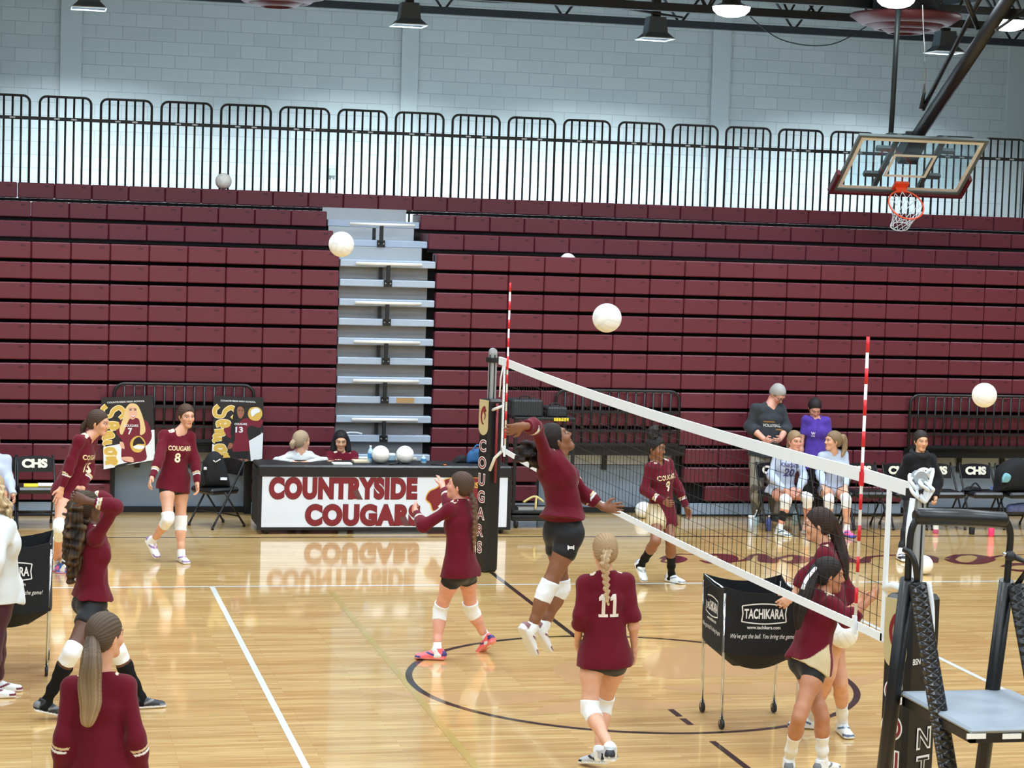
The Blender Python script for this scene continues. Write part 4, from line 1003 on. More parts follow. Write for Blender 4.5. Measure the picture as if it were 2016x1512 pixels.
mk(-4, 13.05, .0, 'black folding chair at the left frame edge, its back cut off')
chp = copy_tree(ch0, label='black folding chair turned sideways holding a black backpack', loc=(cx(424, 960, 13.05), 13.05, 0), rz=math.radians(-58))
for c_ in [k for k in COL.objects if k.parent == chp]:
    for q in [k for k in COL.objects if k.parent == c_ and k.name.startswith('back_lettering')]: bpy.data.objects.remove(q)
mk(1535, 12.85, .05, 'black folding chair under the seated player number 20')
mk(1640, 12.85, .0, 'black folding chair under the seated player turning her head')
mk(1708, 12.88, .02, 'empty black CHS folding chair behind the near antenna')
mk(1784, 12.88, .02, 'empty black CHS folding chair behind the black hooded sweatshirt')
mk(1859, 12.88, .03, 'empty black CHS folding chair just right of the black hooded sweatshirt')
mk(1936, 12.88, .02, 'black CHS folding chair with a small black backpack on it')
mk(2006, 12.88, .02, 'black folding chair holding the big black backpack at the right edge')
# loose things on and under the chairs
p = (cx(82), 13.0, .475)
t = thing('clip_folder', 'bright yellow folder with white papers on the left CHS chair', 'folder', (p[0]-.0, 13.0, .475))
MB().box(p[0]-.2, p[0]+.14, 12.9, 13.14, .475, .487).build('cover', mat('yellow_card', (238, 214, 60), .6), t); MB().box(p[0]-.04, p[0]+.2, 12.88, 13.1, .4885, .5).build('paper', mat('paper_white', (232, 232, 226), .7), t)
t = bag([(396, 966), (398, 925), (408, 898), (422, 889), (436, 897), (446, 925), (449, 966)], 13.02, .475, .26, 'backpack', 'black backpack standing on the sideways chair', M_FABRIC, 'backpack', straps=[[(402, 905), (400, 930), (402, 955)]])
mb = MB()
for a, b in (((420, 906), (424, 910)), ((424, 910), (434, 904))): mb.tube([Vector(at(*a, y=12.88)), Vector(at(*b, y=12.88))], .006, n=6)
mb.build('sport_tick', M_WHITE, t)
MB().box(at(434, 944, y=12.88)[0], at(447, 944, y=12.88)[0], 12.875, 12.885, at(434, 945, y=12.88)[2], at(434, 940, y=12.88)[2]).build('name_strip', M_NYLON, t)
MB().lathe([(0, 0), (.02, 0), (.018, .03), (0, .035)], tuple(at(404, 925, y=12.87)), 10).build('key_tag', M_NYLON, t)
bag([(1965, 986), (1962, 950), (1966, 925), (1990, 905), (2020, 905), (2040, 930), (2040, 986)], 12.86, .475, .26, 'backpack', 'big black backpack on the chair at the right frame edge', M_FABRIC, 'backpack', straps=[[(1972, 960), (1968, 940), (1976, 925)]])
bag([(1898, 975), (1903, 962), (1916, 958), (1932, 962), (1940, 975)], 12.93, .475, .16, 'backpack', 'small round-topped black backpack seen through the CHS chair back', M_FABRIC, 'backpack', straps=[[(1910, 961), (1920, 951), (1930, 961)]])
M_PLAID = mat('teal_floral_cloth', (120, 176, 190), .8, noise=.6, nscale=22)
bag([(1973, 953), (1973, 940), (1980, 931), (1990, 937), (1987, 947), (1978, 952)], 12.72, .6, .05, 'scarf', 'teal patterned scarf tucked on the big black backpack', M_PLAID, 'scarf')
M_STRIPE = mat('blue_white_cloth', (110, 122, 176), .8, noise=.7, nscale=16)
bag([(1984, 1012), (1984, 996), (1998, 992), (2024, 992), (2030, 1020), (2000, 1022)], 12.9, .2, .12, 'drawstring_bag', 'blue and white striped bag slung under the right edge chair', M_STRIPE)
bag([(1951, 975), (1953, 960), (1959, 956), (1964, 964), (1964, 975)], 13.0, .475, .12, 'drawstring_bag', 'small blue and white bag on the chair beside the small black backpack', M_STRIPE)
p = at(1478, 1047, z=0); bottle(p[0], p[1], 0, .2, .036, 'grey steel drinking bottle on the floor left of player number 20', mat('bottle_grey', (176, 182, 188), .4, .3), M_WHITE, None, False)
p = at(1842, 1050, z=0); bottle(p[0], p[1], 0, .21, .034, 'pink bottle with a white label on the floor behind the referee stand', mat('bottle_pink', (214, 96, 150), .4), M_WHITE, M_WHITE, True)
p = at(1913, 1052, z=0); bottle(p[0], p[1], 0, .25, .038, 'black bottle on the floor under the CHS chair', M_BLACKP, M_BLACKP, None, False)
p = at(1951, 1056, z=0); bottle(p[0], p[1], 0, .24, .04, 'hot pink tumbler on the floor in front of the right chairs', mat('hot_pink', (246, 62, 118), .4), mat('hot_pink', (246, 62, 118), .4), None, False, 'tumbler')
p = at(1524, 1050, z=0); bottle(p[0], p[1]+.2, 0, .19, .033, 'blue bottle on the floor under the chair of player number 20', mat('bottle_blue', (70, 86, 150), .4), M_WHITE, None, True)
p = at(1500, 1040, z=0); bottle(p[0], p[1]+.2, 0, .2, .033, 'clear bottle on the floor beside the grey bottle', M_CLEAR, M_WHITE, None, True)
p = at(1571, 1036, z=0); bottle(p[0], p[1]+.1, 0, .22, .035, 'clear bottle on the floor between the two seated players', M_CLEAR, M_WHITE, None, True)

# ================================================================== MEDIA CART BY THE FAR POST
cxa, cxb, cy = at(1008, 1000, y=12.9)[0], at(1128, 1000, y=12.9)[0], 12.9
ct = thing('equipment_cart', 'black equipment cart with two shelves right of the scorers table', 'cart', ((cxa+cxb)/2, 13.2, 0))
zt = at(1050, 822, y=12.9)[2]; zl = at(1050, 1005, y=12.9)[2]
MB().box(cxa, cxb, cy, cy+.5, zt-.035, zt, bev=.008).build('shelf', M_BLACKP, ct); MB().box(cxa, cxb, cy, cy+.5, zl-.04, zl, bev=.008).build('shelf', M_BLACKP, ct)
MB().box(cxa, cxb, cy, cy+.5, zl-.13, zl-.06, bev=.008).build('base_tray', M_BLACK, ct)
for x in (cxa+.02, cxb-.02):
    for y in (cy+.02, cy+.48): MB().box(x-.018, x+.018, y-.018, y+.018, zl, zt-.035).build('leg', M_BLACK, ct)
for x in (cxa+.06, cxb-.06): MB().tube([(x-.02, cy+.03, .05), (x+.02, cy+.03, .05)], .05, n=14).build('caster', M_BLACKP, ct)
q = at(1105, 822, y=cy); MB().box(q[0]-.09, q[0]+.09, cy-.004, cy-.001, zt-.04, zt+.0).build('yellow_tag', mat('yellow_tag', (226, 206, 60), .5), ct)
def case(u0, u1, v0, v1, y, d, label, z0):
    a, b = at(u0, v1, y=y), at(u1, v0, y=y)
    t = thing('equipment_case', label, 'case', ((a[0]+b[0])/2, y+d/2, z0)); MB().box(a[0], b[0], y, y+d, z0, b[2], bev=.02).build('case_body', mat('dark_case', (34, 40, 46), .6), t)
    MB().tube(spline([((a[0]+b[0])/2-.06, y+d/2, b[2]), ((a[0]+b[0])/2-.05, y+d/2, b[2]+.03), ((a[0]+b[0])/2+.05, y+d/2, b[2]+.03), ((a[0]+b[0])/2+.06, y+d/2, b[2])], 4), .008, n=6).build('handle', M_BLACKP, t)
case(1008, 1070, 788, 822, 12.95, .35, 'big dark case on top of the black equipment cart', zt)
case(1078, 1118, 802, 822, 12.95, .3, 'smaller dark case on the right of the cart top', zt)
a = at(1020, 996, y=12.95); b = at(1096, 1000, y=12.95)
tag(MB().box(a[0], b[0], 12.93, 13.0, zl, zl+.035).build('steel_bar', M_ALU), 'pale metal bar lying on the lower shelf of the cart', 'bar')
t = thing('yellow_strap', 'crumpled yellow strap hanging over the metal bar on the cart', 'strap', (at(1055, 990, y=12.95)[0], 12.96, zl))
mb = MB(); mb.tube(spline([tuple(at(1030, 989, y=12.93)), tuple(at(1045, 980, y=12.93)), tuple(at(1056, 978, y=12.92)), tuple(at(1070, 988, y=12.92))], 5), .014, n=6); mb.build('band', mat('straw_yellow', (206, 190, 130), .7), t)
MB().tube(spline([tuple(at(1056, 978, y=12.92)), tuple(at(1055, 990, y=12.91)), tuple(at(1054, 1002, y=12.91))], 5), .014, n=6).build('band', mat('straw_yellow', (206, 190, 130), .7), t)

# ================================================================== BALL CARTS
def ball_cart(A, B, Cc, label, dirx, words, zt=1.06, zb=.58):
    """A back-left, B front-left, Cc back-right floor contacts"""
    A, B, Cc = Vector(A), Vector(B), Vector(Cc); Dd = B+(Cc-A); cen = (B+Cc)/2
    t = thing('ball_cart', label, 'ball cart', (cen.x, cen.y, 0))
    legs = [A, B, Dd, Cc]
    top = [cen+(p-cen)*1.07+Vector((0, 0, zt)) for p in legs]; bot = [cen+(p-cen)*1.05+Vector((0, 0, zb)) for p in legs]
    low = [cen+(p-cen)*.5+Vector((0, 0, zb-.12)) for p in legs]
    # fabric hopper: curved walls, thin, open at the top
    mb = MB(); vs = []; fs = []
    def ringpts(c4, bulge, z_sag):
        out = []
        for i in range(4):
            p, q = c4[i], c4[(i+1) % 4]
            nrm = ((p+q)/2-cen); nrm.z = 0; nrm.normalize()
            for k in range(8):
                f = k/8; s4 = 4*f*(1-f)
                out.append(p+(q-p)*f+nrm*bulge*s4+Vector((0, 0, -z_sag*s4)))
        return out
    rings = [ringpts(top, -.02, .05), ringpts([a_+(b_-a_)*.5 for a_, b_ in zip(top, bot)], .0, .02), ringpts(bot, .01, .02), ringpts(low, 0, .03)]
    N = 32
    for R in rings: vs += R
    vs.append(cen+Vector((0, 0, zb-.16)))
    for i in range(3):
        for k in range(N): fs.append([i*N+k, i*N+(k+1) % N, (i+1)*N+(k+1) % N, (i+1)*N+k])
    for k in range(N): fs.append([3*N+k, 3*N+(k+1) % N, 4*N])
    mb.add(vs, fs, 0, False); hop = mb.build('hopper', M_FABRIC, t)
    sm = hop.modifiers.new('cloth_thickness', 'SOLIDIFY'); sm.thickness = .008
    for k in range(4):
        MB().tube([legs[k]+Vector((0, 0, .07)), bot[k]+(top[k]-bot[k])*.9], .011, n=8).build('leg', M_CHROME, t)
        w = MB().tube([legs[k]+Vector((-.012, 0, .04)), legs[k]+Vector((.012, 0, .04))], .038, n=14).build('caster', M_BLACKP, t)
        MB().box(legs[k].x-.016, legs[k].x+.016, legs[k].y-.008, legs[k].y+.008, .04, .09).build('caster_fork', M_CHROME, w)
    for k in (0, 2):
        MB().tube([top[k]+Vector((0, 0, -.01)), top[(k+2) % 4]*.45+top[k]*.55+Vector((0, 0, -.2))], .01, n=8).build('fold_rod', M_CHROME, t)
    # printed sides: front (B-D) and left (A-B)
    for p_, q_, k in ((1, 2, 0), (0, 1, 1)):
        T0, T1, B0, B1 = top[p_], top[q_], bot[p_], bot[q_]
        ex = (T1-T0).normalized(); o = (T0+T1+B0+B1)/4; ey = ((T0+T1)/2-(B0+B1)/2).normalized(); nz = ex.cross(ey)
        W = (T1-T0).length
        if k == 1: sc_ = .62
        else: sc_ = .62
        o = o+nz*.012+ex*(.0)
        mb = MB()
        lw = W*.5
        text_on(mb, words[0], o+ey*.045, ex, ey, lw, .075, 0, .002, .03)
        fr_ = lambda s_: [( -lw*.56+lw*1.12*i/12, s_*(.058+.016*math.sin(math.pi*i/12))) for i in range(13)]
        for s_ in (1, -1):
            ribbon(mb, np.array(fr_(s_)), np.full(13, .009), o+ey*.045, ex, ey, .002, 0)
        for s_ in (1, -1): ribbon(mb, np.array([(s_*lw*.56, -.058), (s_*lw*.535, 0), (s_*lw*.56, .058)]), np.full(3, .009), o+ey*.045, ex, ey, .002, 0)
        text_on(mb, words[1], o-ey*.055, ex, ey, W*.42, .026, 0, .002, .015)
        text_on(mb, words[2], o-ey*.125, ex, ey, W*.82, .045, 0, .002, .0, 1, .35)
        mb.build('hopper_print', M_WHITE, hop)
    pt_ = top[0]*.6+top[1]*.4; pb_ = pt_+Vector((0, 0, -.16))
    out = (pt_-cen); out.z = 0; out.normalize()
    MB().tube(spline([pt_+Vector((0, 0, -.05))+out*.01, pt_+Vector((0, 0, -.08))+out*.04, pb_+out*.03, pb_], 5), .008, n=6).build('carry_loop', M_FABRIC, hop)
    return t
W3 = ('TACHIKARA', 'www.tachikara.com', "We've got the ball. You bring the game!")
ball_cart((.216, 3.344, 0), (.184, 2.796, 0), (.766, 3.278, 0), 'black ball cart with TACHIKARA print under the net', 1, W3)
ball_cart((-5.22, 5.55, 0), (-5.24, 4.95, 0), (-4.60, 5.6, 0), 'black ball cart cut by the left frame edge', 1, W3, 1.06, .52)
# ================================================================== FIGURES: blended solids meshed as one surface
from mathutils.bvhtree import BVHTree
A_ = lambda *p: np.array(p[0] if len(p) == 1 else p, float)
def nrm(v): v = np.asarray(v, float); return v/(np.linalg.norm(v)+1e-12)
def orth(v, n): return nrm(v-n*np.dot(v, n))
class Field:
    def __init__(s): s.ops = []; s.dfn = None
    def E(s, A, B, w0, w1=None, d0=None, d1=None, X=None, k=.02, op='u', flat='', infl=0.0, cap=None):
        """elliptic cone from A to B: half widths w along X, half depths d across; blended with radius k"""
        A = A_(A); B = A_(B); w1 = w0 if w1 is None else w1; d0 = w0 if d0 is None else d0; d1 = w1 if d1 is None else d1
        s.ops.append((op, A, B, w0+infl, w1+infl, d0+infl, d1+infl, X, k, flat, cap)); return s
    def S(s, C, r, k=.02, op='u', infl=0.0, ax=None):
        """ball, or an ellipsoid with half axes r along the rows of ax"""
        if np.isscalar(r): return s.E(C, C, r, k=k, op=op, infl=infl)
        X, Y, Z = ax; return s.E(C, C+nrm(Z)*1e-5, r[0], r[0], r[1], r[1], X, k, op, '', infl, r[2]+infl)
    def clip(s, P, n): s.ops.append(('c', A_(P), nrm(n))); return s
    def join(s, other): s.ops += other.ops; return s
    def bounds(s):
        lo = np.full(3, 1e9); hi = -lo
        for o in s.ops:
            if o[0] in 'u':
                r = max(o[3:7])+(o[10] or 0)+.012
                lo = np.minimum(lo, np.minimum(o[1], o[2])-r); hi = np.maximum(hi, np.maximum(o[1], o[2])+r)
        return lo, hi
    def sample(s, h):
        lo, hi = s.bounds(); lo -= h*2; n = np.ceil((hi-lo)/h).astype(int)+3
        ax = [(lo[i]+h*np.arange(n[i])).astype(np.float32) for i in range(3)]
        D = np.full(n, .2, np.float32)
        for o in s.ops:
            if o[0] == 'c':
                _, P, nn = o
                v = ((ax[0]-P[0])*nn[0])[:, None, None]+((ax[1]-P[1])*nn[1])[None, :, None]+((ax[2]-P[2])*nn[2])[None, None, :]
                np.maximum(D, v, out=D); continue
            op, A, B, w0, w1, d0, d1, X, k, flat, cap = o
            r = max(w0, w1, d0, d1, cap or 0)+k+.025
            l = np.minimum(A, B)-r; u = np.maximum(A, B)+r
            i0 = np.clip(np.floor((l-lo)/h).astype(int), 0, n); i1 = np.clip(np.ceil((u-lo)/h).astype(int)+1, 0, n)
            if (i1 <= i0).any(): continue
            x = ax[0][i0[0]:i1[0]][:, None, None]-np.float32(A[0]); y = ax[1][i0[1]:i1[1]][None, :, None]-np.float32(A[1]); z = ax[2][i0[2]:i1[2]][None, None, :]-np.float32(A[2])
            L = np.linalg.norm(B-A)
            nn = (B-A)/L if L > 1e-9 else A_(0, 0, 1)
            XX = orth(A_(X), nn) if X is not None else orth(A_(1, .3, .2) if abs(nn[0]) < .8 else A_(.2, 1, .3), nn)
            YY = np.cross(nn, XX)
            f = lambda q: x*np.float32(q[0])+y*np.float32(q[1])+z*np.float32(q[2])
            t = f(nn); tc = np.clip(t/max(L, 1e-6), 0, 1); e = t-tc*L
            w = w0+(w1-w0)*tc; dd = d0+(d1-d0)*tc; c = np.minimum(w, dd) if cap is None else cap
            a = f(XX); b = f(YY)
            q1, q2, q3 = a/w, b/dd, e/c
            k0 = np.sqrt(q1*q1+q2*q2+q3*q3)+1e-6
            k1 = np.sqrt((q1/w)**2+(q2/dd)**2+(q3/c)**2)+1e-6
            v = k0*(k0-1)/k1
            if 'A' in flat: v = np.maximum(v, -t)
            if 'B' in flat: v = np.maximum(v, t-L)
            S_ = (slice(i0[0], i1[0]), slice(i0[1], i1[1]), slice(i0[2], i1[2])); D0 = D[S_]
            if op == 'u':
                hh = np.maximum(k-np.abs(D0-v), 0)/max(k, 1e-6); D[S_] = np.minimum(D0, v)-hh*hh*k*.25
            elif op == 's':
                v = -v; hh = np.maximum(k-np.abs(D0-v), 0)/max(k, 1e-6); D[S_] = np.maximum(D0, v)+hh*hh*k*.25
        if s.dfn is not None:
            m = np.abs(D) < .06
            ii = np.argwhere(m); P = lo+ii*h; D[m] -= s.dfn(P).astype(np.float32)
        return D, lo
    def mesh(s, h):
        D, lo = s.sample(h); return surface_net(D, lo, h)
def surface_net(F, lo, h):
    S = F < 0
    nx, ny, nz = F.shape
    cnt = np.zeros((nx-1, ny-1, nz-1), np.int8)
    for i in (0, 1):
        for j in (0, 1):
            for k in (0, 1): cnt += S[i:nx-1+i, j:ny-1+j, k:nz-1+k]
    act = (cnt > 0) & (cnt < 8); I = np.argwhere(act)
    idx = np.full(act.shape, -1, np.int32); idx[act] = np.arange(len(I))
    cs = np.array([(i, j, k) for i in (0, 1) for j in (0, 1) for k in (0, 1)])
    V = np.stack([F[I[:, 0]+c[0], I[:, 1]+c[1], I[:, 2]+c[2]] for c in cs], 1)
    acc = np.zeros((len(I), 3)); num = np.zeros(len(I))
    for a in range(8):
        for b in range(a+1, 8):
            if np.abs(cs[a]-cs[b]).sum() != 1: continue
            fa, fb = V[:, a], V[:, b]; m = (fa < 0) != (fb < 0)
            t = np.where(m, fa/np.where(m, fa-fb, 1), 0)
            p = cs[a]+(cs[b]-cs[a])*t[:, None]; acc[m] += p[m]; num[m] += 1
    P = lo+(I+acc/num[:, None])*h
    quads = []
    for ax in range(3):
        sl0 = [slice(1, -1)]*3; sl1 = [slice(1, -1)]*3
        sl0[ax] = slice(0, -1); sl1[ax] = slice(1, None)
        A = S[tuple(sl0)]; B = S[tuple(sl1)]
        for flip, m in ((False, A & ~B), (True, ~A & B)):
            E = np.argwhere(m)
            if not len(E): continue
            off = np.ones(3, int); off[ax] = 0; E = E+off
            u, v = (ax+1) % 3, (ax+2) % 3
            du = np.zeros(3, int); du[u] = 1; dv = np.zeros(3, int); dv[v] = 1
            q = [E-du-dv, E-dv, E, E-du]
            q = np.stack([idx[c[:, 0], c[:, 1], c[:, 2]] for c in q], 1)
            quads.append(q[:, ::-1] if flip else q)
    Q = np.concatenate(quads); Q = Q[(Q >= 0).all(1)]
    # one relaxation pass along the surface
    for _ in range(1):
        sm = np.zeros_like(P); ct = np.zeros(len(P))
        for a in range(4):
            for b in ((a+1) % 4, (a+3) % 4): np.add.at(sm, Q[:, a], P[Q[:, b]]); np.add.at(ct, Q[:, a], 1)
        P = P*.5+.5*sm/np.maximum(ct, 1)[:, None]
    return P, Q
def link_mesh(name, P, Q, m, parent, col=None):
    Mi = np.array(XF[root_of(parent).name].inverted())
    P = P @ Mi[:3, :3].T+Mi[:3, 3]
    me = bpy.data.meshes.new(name); n = len(Q)
    me.vertices.add(len(P)); me.vertices.foreach_set('co', P.astype(np.float32).ravel())
    me.loops.add(n*4); me.loops.foreach_set('vertex_index', Q.astype(np.int32).ravel())
    me.polygons.add(n); me.polygons.foreach_set('loop_start', np.arange(0, n*4, 4, dtype=np.int32)); 
    me.update(calc_edges=True); me.polygons.foreach_set('use_smooth', np.ones(n, bool))
    if col is not None:
        C = np.ones((len(P), 4), np.float32); C[:, :3] = col
        a = me.color_attributes.new('Col', 'FLOAT_COLOR', 'POINT'); a.data.foreach_set('color', C.ravel())
    me.materials.append(m); me.update()
    o = bpy.data.objects.new(name, me); COL.objects.link(o); o.parent = parent
    return o
def C3(c): return np.array(lin(c)[:3])
def waves(P, seed, freqs=(9, 17, 31), amps=(1, .7, .4)):
    rs = np.random.RandomState(seed); out = np.zeros(len(P))
    for f, a in zip(freqs, amps):
        for _ in range(2):
            d = nrm(rs.normal(size=3)); ph = rs.rand()*6.3; d2 = nrm(rs.normal(size=3))
            out += a*np.sin(f*(P @ d)+ph+1.3*np.sin(f*.6*(P @ d2)+ph*2))
    return out
def seg_param(P, A, B):
    n = B-A; L2 = n @ n; t = ((P-A) @ n)/L2; q = A+np.clip(t, 0, 1)[:, None]*n
    return t, np.linalg.norm(P-q, axis=1)
V_SKIN = vmat('skin', .5, spec=.45); V_CLOTH = vmat('jersey_cloth', .85, sheen=.1, bump=.2, bscale=300, spec=.15); V_HAIR = vmat('hair', .6, spec=.22, bump=.2, bscale=260)
V_SHOE = vmat('shoe_material', .5, spec=.4); V_KNIT = vmat('white_knit', .85, bump=.3, bscale=200, spec=.2); V_EYE = vmat('eye', .15, spec=.6); V_SHORT = vmat('shorts_cloth', .6, sheen=.1, bump=.1, bscale=200, spec=.35)
SKIN = {'fair': (214, 162, 135), 'pink': (216, 156, 136), 'tan': (180, 124, 94), 'brown': (134, 88, 64), 'deep': (96, 62, 48), 'olive': (210, 160, 128)}
MAROON = (98, 17, 36); TANC = (214, 192, 158); WHITEC = (232, 236, 240)
def block_ones(txt, h_):
    vs, fs = [], []
    for i in range(len(txt)):
        for q in ([(-.26, 0), (.26, 0), (.26, .13), (-.26, .13)], [(-.1, .13), (.1, .13), (.1, 1), (-.1, 1)], [(-.26, .72), (-.1, .76), (-.1, 1), (-.26, .86)]):
            fs.append([len(vs)+k for k in range(4)]); vs += [(x*h_+(i-(len(txt)-1)/2)*.64*h_, (y-.5)*h_) for x, y in q]
    return np.array(vs), fs
def person(sp):
    H = sp.get('H', 1.72); s = H/1.72; b = sp.get('b', .88)*s; h = sp.get('h', .0065); Y = sp['y']
    J = {}
    def put(q, dy=0.0): return at(q[0], q[1], y=Y+(q[2] if len(q) > 2 else dy))
    def lift(par, q, L):
        sg = q[2] if len(q) > 2 else '0'
        if sg == 'g':
            p = at(q[0], q[1], y=Y+(q[3] if len(q) > 3 else 0)); p[2] = .085; return p
        if sg == 'f': return at(q[0], q[1], z=q[3] if len(q) > 3 else .085)
        if not isinstance(sg, str): return at(q[0], q[1], y=Y+sg)
        d = nrm(ray(q[0], q[1])); t0 = d @ (par-CAM); disc = L*L-np.sum((CAM+d*t0-par)**2)
        r = math.sqrt(disc) if disc > 0 else 0
        return CAM+d*(t0+(r if sg == '+' else -r if sg == '-' else 0))
    yaw = lambda a: A_(math.sin(math.radians(a)), math.cos(math.radians(a)), 0)
    P0 = put(sp['pelvis']); P1 = put(sp['chest']); U = nrm(P1-P0)
    Fp = yaw(sp['yaw']); Fc = yaw(sp.get('cyaw', sp['yaw']))
    Rp = nrm(np.cross(Fp, A_(0, 0, 1))); Rp = nrm(Rp+A_(0, 0, 1)*sp.get('ptilt', 0)); Fp = nrm(np.cross(U, Rp)); 
    Rc = orth(np.cross(Fc, A_(0, 0, 1)), U); Rc = nrm(Rc+U*sp.get('stilt', 0)); Fc = nrm(np.cross(U, Rc))
    bend = sp.get('bend', 0)
    def spine(t): return P0+(P1-P0)*t+Fc*(bend*4*t*(1-t))
    Ut = nrm(spine(1.0)-spine(.8)); 
    shw = sp.get('shw', .086)*H
    sh = {'L': P1-Rc*shw, 'R': P1+Rc*shw}
    if 'shL' in sp: sh['L'] = put(sp['shL'])
    if 'shR' in sp: sh['R'] = put(sp['shR'])
    hip = {'L': P0-Rp*.052*H, 'R': P0+Rp*.052*H}
    el, wr, kn, an, hd = {}, {}, {}, {}, {}
    for q in 'LR':
        el[q] = lift(sh[q], sp['el'+q], .172*H); wr[q] = lift(el[q], sp['wr'+q], .155*H)
        kn[q] = lift(hip[q], sp['kn'+q], .25*H); an[q] = lift(kn[q], sp['an'+q], .245*H)
        hp = sp.get('hd'+q)
        hd[q] = nrm(lift(wr[q], hp, .11*H)-wr[q]) if hp else nrm(wr[q]-el[q])
    if sp.get('debug'):
        for q in 'LR': print(sp['label'][:30], q, 'arm %.2f %.2f leg %.2f %.2f' % tuple(np.linalg.norm(a-c)/H for a, c in ((sh[q], el[q]), (el[q], wr[q]), (hip[q], kn[q]), (kn[q], an[q]))), 'torso %.2f' % (np.linalg.norm(P1-P0)/H), 'ank z %.2f' % an[q][2])
    # head frame
    hy, hpit, hrol = sp.get('head_yaw', sp['yaw']), math.radians(sp.get('pitch', 0)), math.radians(sp.get('roll', 0))
    Fh0 = yaw(hy); HR = nrm(np.cross(Fh0, A_(0, 0, 1))); HF = Fh0*math.cos(hpit)+A_(0, 0, 1)*math.sin(hpit); HU = np.cross(HR, HF)
    HR, HU = HR*math.cos(hrol)-HU*math.sin(hrol), HU*math.cos(hrol)+HR*math.sin(hrol)
    hc = put(sp['head']); hs = s**.5*sp.get('hs', 1.0)*1.0
    HP = lambda x, y, z: hc+(HR*x+HF*y+HU*z)*hs
    loc = (float(P0[0]), float(P0[1]), 0.0)
    T = thing(sp.get('name', 'person'), sp['label'], 'person', loc, 0, sp.get('group'))
    neckb = spine(1.0)+Ut*.01; neckt = HP(0, -.012, -.085)
    male = sp.get('male', False)
    # ---------------- shared torso solids
    def torso(f, infl=0.0, k=.05):
        w = 1.06 if male else 1.0
        hipw = .93 if male else 1.0
        f.E(spine(-.05), spine(.14), .155*b*hipw, .142*b*hipw, .108*b, .1*b, Rp, k, infl=infl)
        f.E(spine(.18), spine(.45), .134*b*w, .124*b*w*(1.08 if male else 1), .096*b, .09*b, Rp+Rc, k, infl=infl)
        f.E(spine(.5), spine(.78), .128*b*w, .142*b*w, .095*b, .1*b, Rc, k, infl=infl)
        f.E(spine(.8), spine(.92), .136*b*w, .115*b*w, .096*b, .07*b, Rc, k, infl=infl)
        if not male:
            for sg in (-1, 1): f.S(spine(.70)+(Rc*sg*.064+Fc*.056)*b, .056*b, .05, infl=infl)
        for sg in (-1, 1): f.S(spine(.0)+(Rp*sg*.075-Fp*.05-U*.02)*b, .082*b, .05, infl=infl)
        ctr = spine(.97)
        f.E(ctr*.75+sh['L']*.25, sh['L']*.93+ctr*.07, .048*b, .041*b, k=.045, infl=infl); f.E(ctr*.75+sh['R']*.25, sh['R']*.93+ctr*.07, .048*b, .041*b, k=.045, infl=infl)
        f.E(neckb*.55+neckt*.45, ctr*.45+sh['L']*.55, .03*b, .034*b, k=.06, infl=infl); f.E(neckb*.55+neckt*.45, ctr*.45+sh['R']*.55, .03*b, .034*b, k=.06, infl=infl)
        return f
    am = 1.12 if male else 1.0
    def arm(f, q, infl=0.0, upto=2.0, k=.03, flat=True):
        e, w_ = el[q], wr[q]
        if upto <= 1: f.E(sh[q], sh[q]+(e-sh[q])*upto, .044*b*am, (.044-.008*upto)*b*am, k=k, infl=infl, flat='B' if flat else ''); return f
        f.E(sh[q], e, .044*b*am, .036*b*am, k=k, infl=infl)
        u2 = min(upto-1, 1.0); m = e+(w_-e)*min(.3, u2)
        f.E(e, m, .037*b*am, .039*b*am, k=k, infl=infl, flat='B' if flat and u2 <= .3 else '')
        if u2 > .3: f.E(m, e+(w_-e)*u2, .039*b*am, (.039+(u2-.3)/.7*(.0255-.039))*b*am, k=k, infl=infl, flat='B' if flat else '')
        return f
    def leg(f, q, a, c, infl=0.0, k=.03, flat='', calf=True):
        """limb solids between leg parameters a and c (0 hip, 1 knee, 2 ankle)"""
        hp, kk, aa = hip[q], kn[q], an[q]
        rad = lambda t: np.interp(t, [0, .35, .85, 1.0, 1.3, 1.75, 2.0], [.09, .083, .06, .054, .056, .039, .036])*b
        pos = lambda t: hp+(kk-hp)*t if t <= 1 else kk+(aa-kk)*(t-1)
        ts = [a]+[t for t in (.35, .85, 1.0, 1.3, 1.75) if a < t < c]+[c]
        for i in range(len(ts)-1):
            fl = ('A' if i == 0 and 'A' in flat else '')+('B' if i == len(ts)-2 and 'B' in flat else '')
            f.E(pos(ts[i]), pos(ts[i+1]), rad(ts[i]), rad(ts[i+1]), k=k, infl=infl, flat=fl)
        if calf and a < 1.3 and c > 1.1:
            back = -nrm(np.cross(np.cross(Fp, aa-kk), aa-kk))*-1
            bk = nrm((kk-hp)+(kk-aa)*1.0) if np.linalg.norm(nrm(kk-hp)-nrm(aa-kk)) > .5 else Fp
            f.E(pos(1.12)-bk*.014*b, pos(1.45)-bk*.012*b, .042*b, .036*b, k=.04, infl=infl)
        return f
    # ---------------- body
    f = Field(); torso(f)
    for q in 'LR':
        arm(f, q, flat=False); leg(f, q, 0, 2)
        sg = 1 if q == 'R' else -1
        # foot
        fy = yaw(sp.get('foot'+q, sp['yaw'])); fp_ = math.radians(sp.get('fpitch'+q, 0)); fd = fy*math.cos(fp_)+A_(0, 0, 1)*math.sin(fp_)
        fl_ = nrm(np.cross(fy, A_(0, 0, 1))); fu = np.cross(fl_, fd); a = an[q]
        J['foot'+q] = (a, fd, fl_, fu)
        f.E(a-fd*.03*s-fu*.045*s, a+fd*.13*s-fu*.055*s, .03*s, .036*s, .03*s, .018*s, fl_, k=.03)
        # hand
        hdir = hd[q]; pn0 = A_(sp['palm'+q]) if 'palm'+q in sp else Rc*(-sg)
